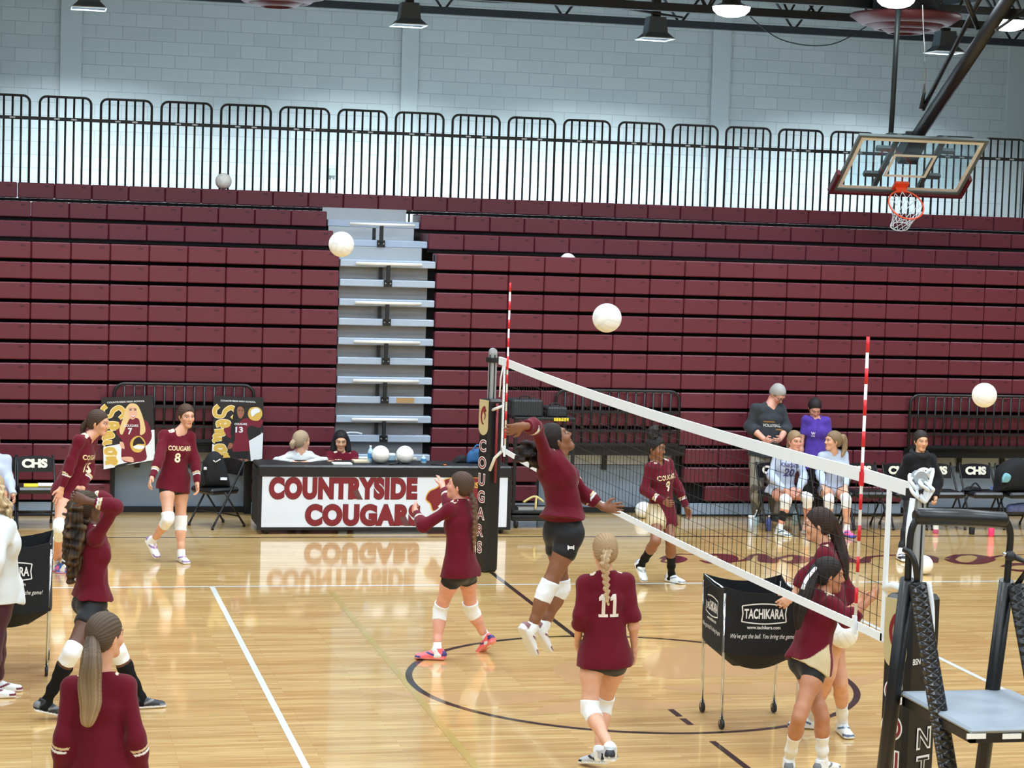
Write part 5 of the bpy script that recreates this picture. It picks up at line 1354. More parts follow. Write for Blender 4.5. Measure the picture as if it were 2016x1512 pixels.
        pn = orth(pn0, hdir); th = np.cross(pn, hdir)*(1 if q == 'L' else -1); W = wr[q]; z = .98*s*sp.get('hand_scale', 1.0); cu = sp.get('curl'+q, .35); sprd = sp.get('spread'+q, .12)
        f.E(W+hdir*.005*z, W+hdir*.045*z, .026*z, .036*z, .019*z, .0165*z, th, k=.02); f.E(W+hdir*.045*z, W+hdir*.088*z, .036*z, .04*z, .0155*z, .0125*z, th, k=.012)
        for i, (off, Ln) in enumerate(((.031, .07), (.0105, .078), (-.0105, .072), (-.031, .056))):
            base = W+hdir*(.088-.006*abs(i-1.2))*z+th*off*z; dd_ = nrm(hdir+th*off*sprd*14); ang = 0; p = base
            for j, fr_ in enumerate((.45, .31, .24)):
                ang += cu*(.8, 1.25, .9)[j]*(1+.12*i)
                dv = dd_*math.cos(ang)+pn*math.sin(ang); p2 = p+dv*Ln*fr_*z
                f.E(p, p2, (.0096, .0088, .0079)[j]*z, (.0088, .0079, .0068)[j]*z, k=.004); p = p2
        p = W+hdir*.025*z+th*.026*z; t1 = nrm(hdir*.75+th*.75+pn*.25); p2 = p+t1*.045*z; t2 = nrm(hdir*1.0+th*(.45-.5*cu)+pn*(.2+.5*cu)); p3 = p2+t2*.032*z
        f.E(W+hdir*.015*z+th*.014*z, p2, .014*z, .011*z, k=.012); f.E(p2, p3, .0105*z, .0085*z, k=.005)
    # neck and head
    f.E(neckb-Ut*.02, neckt, .055*b*am, .05*am*s, .056*b*am, .052*am*s, HR, .03)
    hh = lambda x, y, z: HP(x, y, z); AX = (HR, HF, HU)
    f.S(hh(0, -.014, .032), (.0735*hs, .094*hs, .088*hs), .02, ax=AX)
    f.E(hh(0, .028, .012), hh(0, .05, -.088), .062*hs, .03*hs, .06*hs, .032*hs, HR, .02)
    for sg in (-1, 1):
        f.E(hh(sg*(.052 if male else .048), -.012, -.035), hh(sg*.016, .062, -.096), .018*hs, .015*hs, k=.028)
        f.S(hh(sg*.035, .06, -.028), .027*hs, .03)
        f.S(hh(sg*.073, -.012, -.006), (.0075*hs, .019*hs, .031*hs), .004, ax=(nrm(HR+HF*.35*-sg), HF, HU))
    f.E(hh(0, .06, -.098), hh(0, .066, -.098), .02*hs, .018*hs, k=.02)
    f.E(hh(-.034, .082, .024), hh(.034, .082, .024), .012*hs, k=.018)
    for sg in (-1, 1): f.S(hh(sg*.0315, .104, .001), .0175*hs, .014, op='s')
    f.E(hh(0, .088, .012), hh(0, .108, -.032), .0075*hs, .0108*hs, k=.014); 
    for sg in (-1, 1): f.S(hh(sg*.0105, .097, -.036), .0078*hs, .009)
    f.E(hh(-.017, .0895, -.0615), hh(.017, .0895, -.0615), .005*hs, k=.008); f.E(hh(-.013, .088, -.0725), hh(.013, .088, -.0725), .0058*hs, k=.008)
    if sp.get('mouth_open'): f.S(hh(0, .1, -.067), (.02*hs, .02*hs, .006*hs), .004, op='s', ax=AX)
    else: f.E(hh(-.02, .1, -.0668), hh(.02, .1, -.0668), .0022*hs, k=.003, op='s')
    Pv, Q = f.mesh(h)
    sk = C3(SKIN[sp['skin']]); col = np.tile(sk, (len(Pv), 1))
    col *= (1+.03*waves(Pv, 3, (40, 90, 160)))[:, None]
    loc_h = (Pv-hc)/hs; hx, hyv, hz = loc_h @ HR, loc_h @ HF, loc_h @ HU
    front = (hyv > .04)
    lips = front & (np.abs(hx) < .021-.6*np.abs(hz+.067)) & (np.abs(hz+.067) < .0092) & (hyv > .08)
    lipc = C3(sp.get('lips', tuple(np.array(SKIN[sp['skin']])*(.86, .7, .7))))
    col[lips] = lipc
    cheek = front & (np.hypot(np.abs(hx)-.04, hz+.035) < .022); col[cheek] *= np.array((1.03, .95, .95))
    brow = front & (np.abs(hz-(.0245+.006*(1-((np.abs(hx)-.033)/.02)**2))) < .0034) & (np.abs(np.abs(hx)-.034) < .019)
    bc = C3(sp.get('brow', sp.get('hair', (50, 36, 28)))) if not sp.get('grey') else C3((130, 126, 122)); col[brow] = col[brow]*.42+bc*.58
    lash = front & (np.abs(np.hypot((np.abs(hx)-.0315)/1.35, hz-.002)-.0125) < .0035) & (hz > -.002); col[lash] = col[lash]*.3+C3((40, 28, 24))*.7
    link_mesh('body', Pv, Q, V_SKIN, T, col)
    # eyes
    for sg in (-1, 1):
        c = hh(sg*.0315, .0785, .0005); r = .0118*hs
        mbv = []; fs = []; cc = []; n, m = 28, 22
        g = nrm(HF+HR*sp.get('gaze', 0)*.3)
        e1 = orth(HR, g); e2 = np.cross(g, e1)
        for i in range(m+1):
            t = math.pi*i/m
            for k in range(n):
                a = 2*math.pi*k/n; mbv.append(c+r*(g*math.cos(t)+(e1*math.cos(a)+e2*math.sin(a))*math.sin(t)))
                lu = math.sin(a)*math.sin(t); cc.append(C3(SKIN[sp['skin']])*.86 if lu > .36 or lu < -.42 or abs(math.cos(a)*math.sin(t)) > .92 else C3((34, 24, 20)) if lu > .17 else C3((12, 10, 10)) if t < .33 else C3(sp.get('iris', (62, 42, 30))) if t < .7 else C3((214, 208, 204)))
        for i in range(m):
            for k in range(n): fs.append([i*n+k, (i+1)*n+k, (i+1)*n+(k+1) % n, i*n+(k+1) % n])
        link_mesh('eye', np.array(mbv), np.array(fs), V_EYE, T, np.array(cc))
    # ---------------- hair
    hcA, hcB = C3(sp.get('hair', (70, 50, 38))), C3(sp.get('hair2', tuple(min(255, x*1.45+8) for x in sp.get('hair', (70, 50, 38)))))
    def strands(P, axis_c, ax, seed, n=26, along=0):
        d = P-axis_c; e1 = orth(A_(.3, .5, .8), ax); e2 = np.cross(ax, e1); ph = np.arctan2(d @ e2, d @ e1)
        return np.sin(n*ph+2*np.sin(3*ph+seed)+along)
    hs_ = sp.get('hairstyle', {})
    tie = hh(*hs_.get('tie', (0, -.1, .05)))
    vol = hs_.get('vol', .011)
    fh = Field(); fh.S(hh(0, -.016, .034), (.0735*hs+vol, .096*hs+vol, .087*hs+vol), .01, ax=AX)
    fh.S(hh(0, -.05, -.01), (.062*hs+vol, .055*hs+vol, .06*hs+vol), .03, ax=AX)
    hl = hs_.get('line', .0); 
    fh.clip(hh(0, .088+hl, .072), HF*.765-HU*.645)
    fh.clip(hh(0, -.04, hs_.get('nape', -.075)), -HU*.96-HF*.25)
    if hs_.get('part_sides', True): pass
    tx = nrm(tie-hh(0, .06, .04))
    fh.dfn = lambda P: .0016*strands(P, tie, tx, 1, 30)
    Pv, Q = fh.mesh(max(h*.85, .0045))
    st = strands(Pv, tie, tx, 1, 30)*.5+.5*strands(Pv, tie, tx, 4, 61); mx = np.clip(.35+.35*st, 0, 1)[:, None]
    link_mesh('hair', Pv, Q, V_HAIR, T, hcA*(1-mx)+hcB*mx)
    for tl in hs_.get('tails', []):
        pts = []
        for q in tl['p']: pts.append(hh(*q[1:]) if q[0] == 'h' else put(q))
        R_ = tl['r']; pts = np.array(spline(pts, 5)); R_ = np.interp(np.linspace(0, 1, len(pts)), np.linspace(0, 1, len(R_)), R_)
        ft = Field()
        if tl.get('braid'):
            ln = np.concatenate([[0], np.cumsum(np.linalg.norm(np.diff(pts, axis=0), axis=1))]); n = int(ln[-1]/.021)
            side = tl.get('side', Rc)
            for i in range(n):
                p = np.array([np.interp(ln[-1]*i/n, ln, pts[:, a]) for a in range(3)]); r = np.interp(ln[-1]*i/n, ln, R_)
                p2 = np.array([np.interp(min(ln[-1], ln[-1]*i/n+.03), ln, pts[:, a]) for a in range(3)])
                sg = 1 if i % 2 else -1
                ft.E(p+orth(side, nrm(p2-p))*sg*r*.6, p2-orth(side, nrm(p2-p))*sg*r*.1, r*.62, r*.5, k=.005)
        else:
            for i in range(len(pts)-1): ft.E(pts[i], pts[i+1], R_[i], R_[i+1], k=.012)
        ax_ = nrm(pts[-1]-pts[0])
        curl = tl.get('curl', 0)
        def dfn(P, pts=pts, ax_=ax_, curl=curl, R_=R_):
            t, _ = seg_param(P, pts[0], pts[-1]); ci = np.clip((t*(len(pts)-1)).astype(int), 0, len(pts)-1); c = pts[ci]
            v = strands(P-c+pts[0], pts[0], ax_, 2, 9, 2.2*t)*.0032
            if curl: v = v+curl*waves(P, 11, (60, 95), (1, .8))
            return v
        ft.dfn = dfn
        Pv, Q = ft.mesh(h*.85)
        t, _ = seg_param(Pv, pts[0], pts[-1]); ci = np.clip((t*(len(pts)-1)).astype(int), 0, len(pts)-1); c = pts[ci]
        st = .6*strands(Pv-c+pts[0], pts[0], ax_, 2, 9, 2.2*t)+.4*strands(Pv-c+pts[0], pts[0], ax_, 7, 23, 2*t)+(.6*waves(Pv, 11, (60, 95), (.5, .5)) if curl else 0)
        tipc = C3(tl['tip']) if 'tip' in tl else hcB
        mx = np.clip(.4+.4*st, 0, 1)[:, None]; c1 = hcA*(1-mx)+hcB*mx; tt = np.clip(t, 0, 1)[:, None]**1.3*tl.get('fade', .0)
        link_mesh(tl.get('name', 'ponytail'), Pv, Q, V_HAIR, T, c1*(1-tt)+tipc*tt*(.75+.5*mx))
    for rb in hs_.get('ribbons', []):
        pts = [hh(*q[1:]) if q[0] == 'h' else put(q) for q in rb['p']]
        mb = MB(); mb.tube(spline(pts, 5), rb['r'], n=8); mb.build(rb.get('name', 'hair_ribbon'), rb.get('m', M_NYLON), T)
    # ---------------- clothes
    out = {'T': T, 'hh': hh, 'sh': sh, 'el': el, 'wr': wr, 'kn': kn, 'an': an, 'hip': hip, 'spine': spine, 'Rc': Rc, 'Fc': Fc, 'U': U, 'P0': P0, 'HF': HF, 'HU': HU, 'HR': HR, 'hd': hd, 'hs': hs}
    cl = sp.get('shirt')
    if cl:
        ease = cl.get('ease', .014); fs_ = Field(); torso(fs_, ease, .055)
        hem = cl.get('hem', .07); fl = cl.get('flare', .022)
        P_h = spine(0)-U*hem
        for q in 'LR': leg(fs_, q, 0, .14+max(0, hem)*1.5, ease-.002, .05, calf=False)
        fs_.E(spine(.3), P_h, .138*b+ease, .163*b+ease+fl, .1*b+ease, .122*b+ease+fl, Rp, .05, flat='B')
        fs_.clip(P_h+Fp*0, -nrm(U+Rp*cl.get('hem_slant', 0)+Fp*cl.get('hem_fwd', 0)))
        nk = cl.get('neck', .038)
        nf = cl.get('neck_front', .42)
        fs_.clip(spine(1.0)+Ut*.085*b, Ut+Fc*.25)
        na = nrm(neckt-neckb); nA, nB = spine(1.0)+Ut*.012*b+Fc*.022*b, spine(1.0)+Fc*.03*b+na*.25; fs_.E(nA, nB, .062*b*cl.get('neck_w', 1), .085*b*cl.get('neck_w', 1), .062*b, .08*b, Rc, .01, op='s', cap=.03*b)
        if cl.get('vneck'): fs_.E(spine(.98)+Fc*.11+Ut*.02, spine(.80)+Fc*.13, .05, .006, .05, .03, Rc, .006, op='s')
        for q in 'LR':
            arm(fs_, q, ease*cl.get('sleeve_ease', .75), cl.get('sleeve'+q, cl.get('sleeve', 1.9)), .045)
        amp = cl.get('wr', .0044); sd = hash(sp['label']) % 97 if False else sum(map(ord, sp['label'])) % 97
        Ux = U
        fs_.dfn = lambda P: amp*np.maximum(-.25, waves(P*A_(1, 1, 1)+np.outer((P-P0) @ Ux, Ux)*-.45, sd, (22, 38, 64), (1, .8, .5)))
        Pv, Q = fs_.mesh(h)
        base = C3(cl['col']); col = np.tile(base, (len(Pv), 1)); 
        if 'pattern' in cl: col = cl['pattern'](Pv, col, out)
        for q in 'LR':
            t, d = seg_param(Pv, el[q], wr[q])
            for a, c, cc_ in cl.get('cuffs', []):
                m = (t > a) & (t < c) & (d < .048*b+.016); col[m] = C3(cc_)
        if 'yoke' in cl:
            ctr = spine(.97)
            for q in 'LR':
                t, d = seg_param(Pv, neckb, sh[q]); up = (Pv-ctr) @ Ut
                m = (t > .3) & (t < .72) & (up > .005) & (d < .075) & (np.abs((Pv-ctr-Fc*.01) @ Fc) < .04); lace = waves(Pv, 5, (120, 170), (1, 1)) > -.9
                col[m & lace] = C3(cl['yoke'])
        if 'collar' in cl:
            t, dd_ = seg_param(Pv, nA, nB)
            col[dd_ < .062*b*cl.get('neck_w', 1)+.023*np.clip(t, 0, 1)+.011] = C3(cl['collar'])
        so = link_mesh(cl.get('name', 'jersey'), Pv, Q, V_CLOTH, T, col); out['shirt'] = so
        bvh = BVHTree.FromPolygons([tuple(p) for p in Pv], [tuple(q) for q in Q])
        for tx_ in cl.get('text', []):
            txt, side, cu_, cv, wdt, hgt, colr = tx_[:7]
            vs, fs2 = block_ones(txt, hgt) if set(txt) == {'1'} else text_geo(txt, hgt, .03); 
            if wdt: vs[:, 0] *= wdt/(vs[:, 0].max()-vs[:, 0].min())
            bm = bmesh.new(); bv = [bm.verts.new((a, c, 0)) for a, c in vs]
            for q in fs2:
                try: bm.faces.new([bv[i] for i in q])
                except ValueError: pass
            bmesh.ops.triangulate(bm, faces=bm.faces[:])
            for _ in range(3):
                le = [e for e in bm.edges if e.calc_length() > .018]
                if not le: break
                bmesh.ops.subdivide_edges(bm, edges=le, cuts=1); bmesh.ops.triangulate(bm, faces=bm.faces[:])
            dirn = Fc if side == 'front' else -Fc; ex = -Rc if side == 'front' else Rc
            if side == 'front': ex = -Rc
            o_ = spine(cv); V2 = []; ok = True
            for v in bm.verts:
                p = o_+ex*(v.co.x+cu_)+U*v.co.y+dirn*.35
                hit = bvh.ray_cast(Vector(p), Vector(-dirn))
                V2.append(np.array(hit[0])+dirn*.0035 if hit[0] is not None else o_+ex*(v.co.x+cu_)+U*v.co.y+dirn*.1)
            bm.verts.index_update(); F2 = [[v.index for v in q.verts] for q in bm.faces]; bm.free()
            mb = MB(); mb.add(V2, F2); mb.build(tx_[7] if len(tx_) > 7 else 'jersey_lettering', mat('print_%d_%d_%d' % colr, colr, .6), so)
        out['bvh'] = bvh
    st_ = sp.get('shorts')
    if st_:
        fs_ = Field(); e_ = st_.get('ease', .007); L_ = st_.get('len', .3)
        fs_.E(spine(-.05), spine(.14), .155*b, .142*b, .108*b, .1*b, Rp, .05, infl=e_); fs_.E(spine(.16), spine(.3), .136*b, .13*b, .097*b, .093*b, Rp, .05, infl=e_)
        for sg in (-1, 1): fs_.S(spine(.0)+(Rp*sg*.075-Fp*.05-U*.02)*b, .082*b, .05, infl=e_)
        fs_.E(spine(.3), spine(.45), .132*b, .126*b, .096*b, .092*b, Rp, .05, infl=e_); fs_.clip(spine(.42), U)
        for q in 'LR': leg(fs_, q, 0, L_, e_+st_.get('loose', 0), .035, 'B')
        fs_.dfn = lambda P: .0012*waves(P, 8, (30, 55), (1, .7))
        Pv, Q = fs_.mesh(h); col = np.tile(C3(st_['col']), (len(Pv), 1))
        if 'pattern' in st_: col = st_['pattern'](Pv, col, out)
        sho = link_mesh(st_.get('name', 'shorts'), Pv, Q, V_SHORT, T, col)
        if 'marks' in st_:
            bv2 = BVHTree.FromPolygons([tuple(p) for p in Pv], [tuple(q) for q in Q])
            for u_, v_, z_ in st_['marks']:
                mb = MB()
                for a0, a1 in (((-.5, .4), (-.5, -.4)), ((.5, .4), (.5, -.4)), ((-.5, .12), (.5, .12)), ((-.5, -.12), (.5, -.12))):
                    vs = []
                    for t_ in np.linspace(0, 1, 5):
                        for w_ in (-.1, .1):
                            du, dv = a0[0]+(a1[0]-a0[0])*t_, a0[1]+(a1[1]-a0[1])*t_
                            if a0[0] == a1[0]: du += w_
                            else: dv += w_
                            d_ = nrm(ray(u_+du*z_, v_+dv*z_)); hit = bv2.ray_cast(Vector(CAM), Vector(d_)); vs.append(np.array(hit[0])-d_*.003 if hit[0] is not None else CAM+d_*np.linalg.norm(P0-CAM))
                    mb.add(vs, [[2*i, 2*i+1, 2*i+3, 2*i+2] for i in range(4)])
                mb.build('shorts_mark', M_WHITE, sho)
    for q in 'LR':
        for nm, key in (('knee_pad', 'pad'+q), ('sock', 'sock'+q), ('shin_brace', 'brace'+q)):
            if key in sp:
                a, c, cc_ = sp[key][:3]; fs_ = Field(); leg(fs_, q, a, c, sp[key][3] if len(sp[key]) > 3 else (.008 if nm == 'knee_pad' else .005), .03, '')
                pos_ = lambda t: hip[q]+(kn[q]-hip[q])*t if t <= 1 else kn[q]+(an[q]-kn[q])*(t-1)
                if nm == 'sock' and c >= 2:
                    a_, fd, fl_, fu = J['foot'+q]; fs_.E(a_, a_-fu*.04, .04*s, .04*s, k=.02); fs_.E(a_-fd*.03*s-fu*.045*s, a_+fd*.13*s-fu*.055*s, .03*s, .036*s, .03*s, .018*s, fl_, k=.03, infl=.004)
                if nm == 'knee_pad':
                    kf = nrm((kn[q]-hip[q])/np.linalg.norm(kn[q]-hip[q])-(an[q]-kn[q])/np.linalg.norm(an[q]-kn[q])+Fp*.15)
                    fs_.S(kn[q]+kf*.018*b, .043*b, .03)
                fs_.clip(pos_(a), pos_(a)-pos_(a+.05))
                if c < 2: fs_.clip(pos_(c), pos_(c)-pos_(c-.05))
                fs_.dfn = lambda P: .0012*waves(P, 4, (50, 90), (1, .6))
                Pv, Q = fs_.mesh(h*.9); col = np.tile(C3(cc_), (len(Pv), 1)); link_mesh(nm, Pv, Q, V_KNIT if nm != 'shin_brace' else M_FABRIC, T, col)
        if 'shoe' in sp:
            a, fd, fl_, fu = J['foot'+q]; z = 1.06*s*sp.get('shoe_scale', 1.0); so_ = sp['shoe']
            if isinstance(so_, dict) and q in so_: so_ = so_[q]
            fs_ = Field()
            fs_.E(a-fd*.05*z-fu*.042*s, a+fd*.03*z-fu*.042*s, .034*z, .038*z, .036*z, .038*z, fl_, .02)
            fs_.E(a+fd*.03*z-fu*.045*s, a+fd*.155*z-fu*.062*s, .039*z, .041*z, .036*z, .022*z, fl_, .02)
            fs_.E(a-fu*.02*s-fd*.01, a+fu*.018*s-fd*.012, .039*z, .04*z, .043*z, .043*z, fl_, .015, flat='B')
            fs_.E(a-fd*.055*z-fu*.073*s, a+fd*.165*z-fu*.073*s, .037*z, .043*z, .016*z, .014*z, fl_, .008)
            fs_.clip(a-fu*.0845*s, -fu)
            Pv, Q = fs_.mesh(min(h, .006)); hgt = (Pv-a) @ fu; lon = (Pv-a) @ fd; lat = np.abs((Pv-a) @ fl_)
            col = np.tile(C3(so_['col']), (len(Pv), 1)); 
            if 'accent' in so_:
                m = (np.abs(hgt+.038*s-.32*(lon-.03)) < .0085) & (lat > .012) & (lon > -.03) & (lon < .11); m |= (lon < -.046) & (hgt > -.05*s) & (hgt < -.005); m |= (lon > .135) & (hgt < -.05*s); col[m] = C3(so_['accent'])
                m = (lat < .015) & (lon > .03) & (lon < .1) & (hgt > -.055*s) & (np.sin(lon*420) > .2); col[m] = C3(so_.get('lace', (170, 172, 178)))
            col[hgt < -.066*s] = C3(so_.get('sole', WHITEC))
            link_mesh('shoe', Pv, Q, V_SHOE, T, col)
    return out
# ================================================================== THE PEOPLE
HOME = dict(col=MAROON, sleeve=1.95, cuffs=[(.52, .58, TANC), (.6, .66, WHITEC)], yoke=(226, 212, 186), collar=(96, 16, 36))
BLK = dict(col=(17, 17, 21), len=.3)
WSHOE = dict(col=WHITEC, accent=(150, 156, 168), sole=WHITEC)
NUM, WORD = (240, 226, 200), (226, 204, 164)
def padset(sk=True, a=.82, c=1.26): return dict(padL=(a, c, WHITEC), padR=(a, c, WHITEC))
# ---- number 8 walking past the posters
person(dict(label='person in maroon jersey number 8 walking past the posters', y=10.6, H=1.70, skin='fair', yaw=150, cyaw=165, head_yaw=160, pitch=-2,
    pelvis=(342, 950), chest=(349, 858), head=(367, 819), elL=(384, 908, '0'), wrL=(388, 952, '-'), elR=(314, 903, '-'), wrR=(299, 941, '-'), knL=(356, 1030, '-'), anL=(357, 1090, 'f'), knR=(331, 1024, '-'), anR=(301, 1064, '+'),
    footL=165, footR=150, fpitchR=-40, hair=(60, 44, 36), hairstyle=dict(tie=(0, -.1, .0), tails=[dict(p=[('h', 0, -.1, 0), ('h', -.03, -.13, -.06), ('h', -.05, -.12, -.14)], r=[.03, .032, .012])]),
    shirt=dict(HOME, hem=.09, hem_slant=-.18, text=[('COUGARS', 'front', 0, .76, .25, .05, WORD), ('8', 'front', -.02, .56, .06, .1, NUM)]),
    shorts=dict(BLK, marks=[(328, 953, 7)]), sockL=(1.86, 2.0, WHITEC), sockR=(1.84, 2.0, WHITEC), shoe=dict(col=WHITEC, accent=(150, 120, 180), lace=(190, 120, 150)), **padset()))
# ---- number 15 leaning forward at the far left
person(dict(label='person in maroon jersey leaning forward with open hand beside the left poster', y=9.75, H=1.80, skin='fair', yaw=110, cyaw=118, head_yaw=112, pitch=-6,
    pelvis=(133, 966, .05), chest=(168, 866), head=(194, 832), elR=(140, 910, '0'), wrR=(121, 961, '0'), hdR=(112, 990, '0'), palmR=(.3, -1, .2), curlR=.05, spreadR=.3, elL=(176, 920, '0'), wrL=(163, 962, '-'), hdL=(140, 965, '0'), curlL=.1,
    knR=(117, 1040, '-'), anR=(110, 1108, 'f'), knL=(131, 1042, '+'), anL=(127, 1112, 'f'), footR=125, footL=110, hair=(56, 42, 36),
    hairstyle=dict(tie=(0, -.11, .0), tails=[dict(p=[('h', 0, -.11, .0), ('h', 0, -.15, -.07), ('h', .0, -.14, -.16)], r=[.025, .03, .012])]),
    shirt=dict(HOME, hem=.06, cuffs=[(.40, .47, TANC), (.49, .54, WHITEC)], text=[('COUGARS', 'front', 0, .74, .25, .05, WORD), ('15', 'front', 0, .54, .11, .1, NUM)]),
    shorts=BLK, sockL=(1.86, 2, WHITEC), sockR=(1.86, 2, WHITEC), shoe=dict(col=(70, 110, 190), accent=(220, 110, 170), sole=(220, 150, 200)), **padset()))
# ---- woman at the table seen from behind the arms
person(dict(label='person in pale sweater resting folded arms on the scorers table, head turned away', y=13.28, H=1.68, skin='fair', yaw=180, head_yaw=62, pitch=0,
    pelvis=(590, 985), chest=(590, 897), head=(594, 868), shL=(610, 899), shR=(571, 899), elL=(636, 908, -.25), wrL=(604, 911, -.5), hdL=(590, 911, -.5), elR=(545, 908, -.25), wrR=(578, 911, -.5), hdR=(592, 912, -.48), palmL=(0, 0, -1), palmR=(0, 0, -1),
    knL=(600, 985, -.4), anL=(600, 1040, -.25), knR=(575, 985, -.4), anR=(575, 1040, -.25), hair=(150, 128, 106), hair2=(196, 172, 142),
    hairstyle=dict(tie=(0, -.11, .0), tails=[dict(p=[('h', 0, -.1, .0), ('h', -.0, -.14, -.03), ('h', 0, -.13, -.08)], r=[.03, .03, .012], tip=(190, 166, 130), fade=.6)]),
    shirt=dict(col=(206, 208, 208), sleeve=1.97, wr=.004, name='sweater', hem=.05), shorts=dict(col=(30, 30, 36), len=1.9, name='trousers'), shoe=dict(col=(40, 40, 44), sole=(60, 60, 60))))
# ---- long black hair at the table
person(dict(label='person in maroon jersey with long black hair seated at the scorers table', y=13.32, H=1.66, skin='olive', yaw=180, head_yaw=186, pitch=-8, 
    pelvis=(674, 985), chest=(674, 897), head=(671, 868), elL=(700, 912, -.12), wrL=(678, 914, -.42), elR=(646, 912, -.12), wrR=(662, 912, -.42), hdL=(664, 914, -.44), hdR=(650, 908, -.44), palmL=(0, 0, -1), palmR=(0, 0, -1),
    knL=(690, 985, -.4), anL=(690, 1040, -.25), knR=(660, 985, -.4), anR=(660, 1040, -.25), hair=(20, 18, 20), hair2=(48, 44, 48),
    hairstyle=dict(tie=(0, -.06, .12), vol=.013, tails=[dict(name='long_hair', p=[('h', -.058, .0, .05), ('h', -.082, .0, -.03), ('h', -.088, .02, -.12), ('h', -.09, .03, -.2)], r=[.03, .032, .036, .02]), dict(name='long_hair', p=[('h', .058, .0, .05), ('h', .082, .0, -.03), ('h', .088, .02, -.12), ('h', .09, .03, -.2)], r=[.03, .032, .036, .02]), dict(name='long_hair', p=[('h', 0, -.08, .02), ('h', 0, -.1, -.08), ('h', 0, -.1, -.2)], r=[.07, .075, .05])]),
    shirt=dict(HOME, hem=.06, text=[('COUGARS', 'front', 0, .90, .22, .045, WORD), ('4', 'front', 0, .74, .045, .07, NUM)]), shorts=BLK, shoe=WSHOE))
# ---- passer with the braid, arms up
person(dict(label='person in maroon jersey with a long braid and pink shoes, arms raised towards the table', y=5.4, H=1.66, skin='pink', yaw=318, cyaw=322, head_yaw=300, pitch=12,
    pelvis=(906, 1122), chest=(906, 1000), head=(905, 957), elL=(833, 1036, '0'), wrL=(818, 1006, '+'), hdL=(808, 994, '+'), curlL=.5, elR=(884, 992, '+'), wrR=(872, 960, '+'), hdR=(866, 930, '+'), palmR=(-.5, .6, -.4), curlR=.15, spreadR=.25,
    knL=(866, 1203, '+'), anL=(860, 1279, 'f'), knR=(927, 1200, '+'), anR=(957, 1255, 'f', .13), footL=285, footR=330, fpitchR=-38, hair=(62, 46, 38),
    hairstyle=dict(tie=(.0, -.1, -.02), tails=[dict(name='braid', braid=True, p=[('h', .0, -.1, -.03), (932, 985, -.08), (935, 1010, -.1), (936, 1040, -.11), (934, 1062, -.09), (933, 1085, -.07)], r=[.03, .027, .025, .024, .019, .009], tip=(180, 140, 104), fade=.5)]),
    shirt=dict(HOME, hem=.05, sleeve=1.85, cuffs=[(.42, .48, TANC), (.5, .56, WHITEC)], wr=.003, text=[('9', 'back', .13, .68, .05, .12, NUM)] and []),
    shorts=dict(BLK, len=.32), sockL=(1.76, 2, WHITEC), sockR=(1.76, 2, WHITEC), shoe=dict(col=(250, 112, 122), accent=(60, 60, 120), sole=(232, 140, 130), seed=5), **padset()))
# ---- jumping hitter
person(dict(label='person in maroon jersey jumping to hit, arm cocked back and mouth open', y=3.0, H=1.76, b=.88, hs=1.08, skin='brown', yaw=62, cyaw=52, head_yaw=82, pitch=38, roll=-4, bend=.05, mouth_open=True,
    pelvis=(1111, 1046), chest=(1084, 905, -.05), head=(1093, 867), shR=(1075, 899, -.1), shL=(1104, 914, .13), elR=(1056, 842, '-'), wrR=(1031, 838, '-'), hdR=(1006, 846, '0'), curlR=.35, elL=(1150, 972, '+'), wrL=(1186, 999, '0'), hdL=(1214, 1000, '0'), curlL=.15, spreadL=.3,
    knR=(1075, 1165, '0'), anR=(1046, 1238, '0'), knL=(1105, 1160, '+'), anL=(1070, 1234, '0'), footR=60, footL=60, fpitchR=-58, fpitchL=-50, hair=(22, 17, 17), hair2=(48, 34, 32),
    hairstyle=dict(tie=(0, -.11, -.02), tails=[dict(name='hair_bun', p=[('h', 0, -.1, -.02), ('h', 0, -.14, -.05), (1040, 888), (1034, 893)], r=[.05, .07, .075, .06], curl=.012)]),
    shirt=dict(HOME, hem=-.09, flare=.035, wr=.0042, cuffs=[(.24, .32, TANC), (.33, .42, WHITEC)], sleeve=1.72, hem_fwd=.1, text=[('12', 'front', -.05, .64, .13, .1, NUM)]),
    shorts=dict(BLK, len=.36, marks=[(1124, 1078, 11)]), sockL=(1.78, 2, WHITEC), sockR=(1.78, 2, WHITEC), shoe=dict(col=WHITEC, accent=(140, 100, 108), sole=(220, 220, 224)), padL=(.84, 1.22, WHITEC, .010), padR=(.82, 1.26, WHITEC, .010)))
# ---- number 9 beyond the net
def pat9(P, col, o):
    a = (P-o['P0']) @ o['Rc']; u = (P-o['P0']) @ o['U']; col[(a > .1+.25*np.maximum(u, 0)) & (u < .1)] = C3((206, 190, 158)); return col
person(dict(label='person in maroon jersey number 9 with a hair bun, seen through the net', y=9.0, H=1.66, skin='brown', yaw=140, cyaw=150, head_yaw=135, pitch=-4,
    pelvis=(1303, 1006), chest=(1297, 917), head=(1291, 882), elR=(1268, 965, '0'), wrR=(1309, 989, '-'), hdR=(1323, 994, '-'), elL=(1334, 958, '0'), wrL=(1350, 997, '0'), curlR=.5,
    knR=(1291, 1066, '-'), anR=(1263, 1110, '+'), knL=(1320, 1067, '-'), anL=(1322, 1130, 'f'), footL=150, footR=170, fpitchR=-42, hair=(22, 20, 22), hair2=(46, 40, 40),
    hairstyle=dict(tie=(0, -.02, .12), tails=[dict(name='hair_bun', p=[('h', 0, -.03, .11), ('h', 0, -.04, .15), ('h', .01, -.04, .18)], r=[.06, .065, .05], curl=.006)]),
    shirt=dict(HOME, hem=.16, pattern=pat9, text=[('COUGARS', 'front', 0, .76, .24, .05, WORD), ('9', 'front', .0, .56, .06, .11, NUM)]),
    shorts=dict(BLK, len=.2), sockL=(1.42, 2, (20, 20, 24)), sockR=(1.42, 2, (20, 20, 24)), shoe=WSHOE))
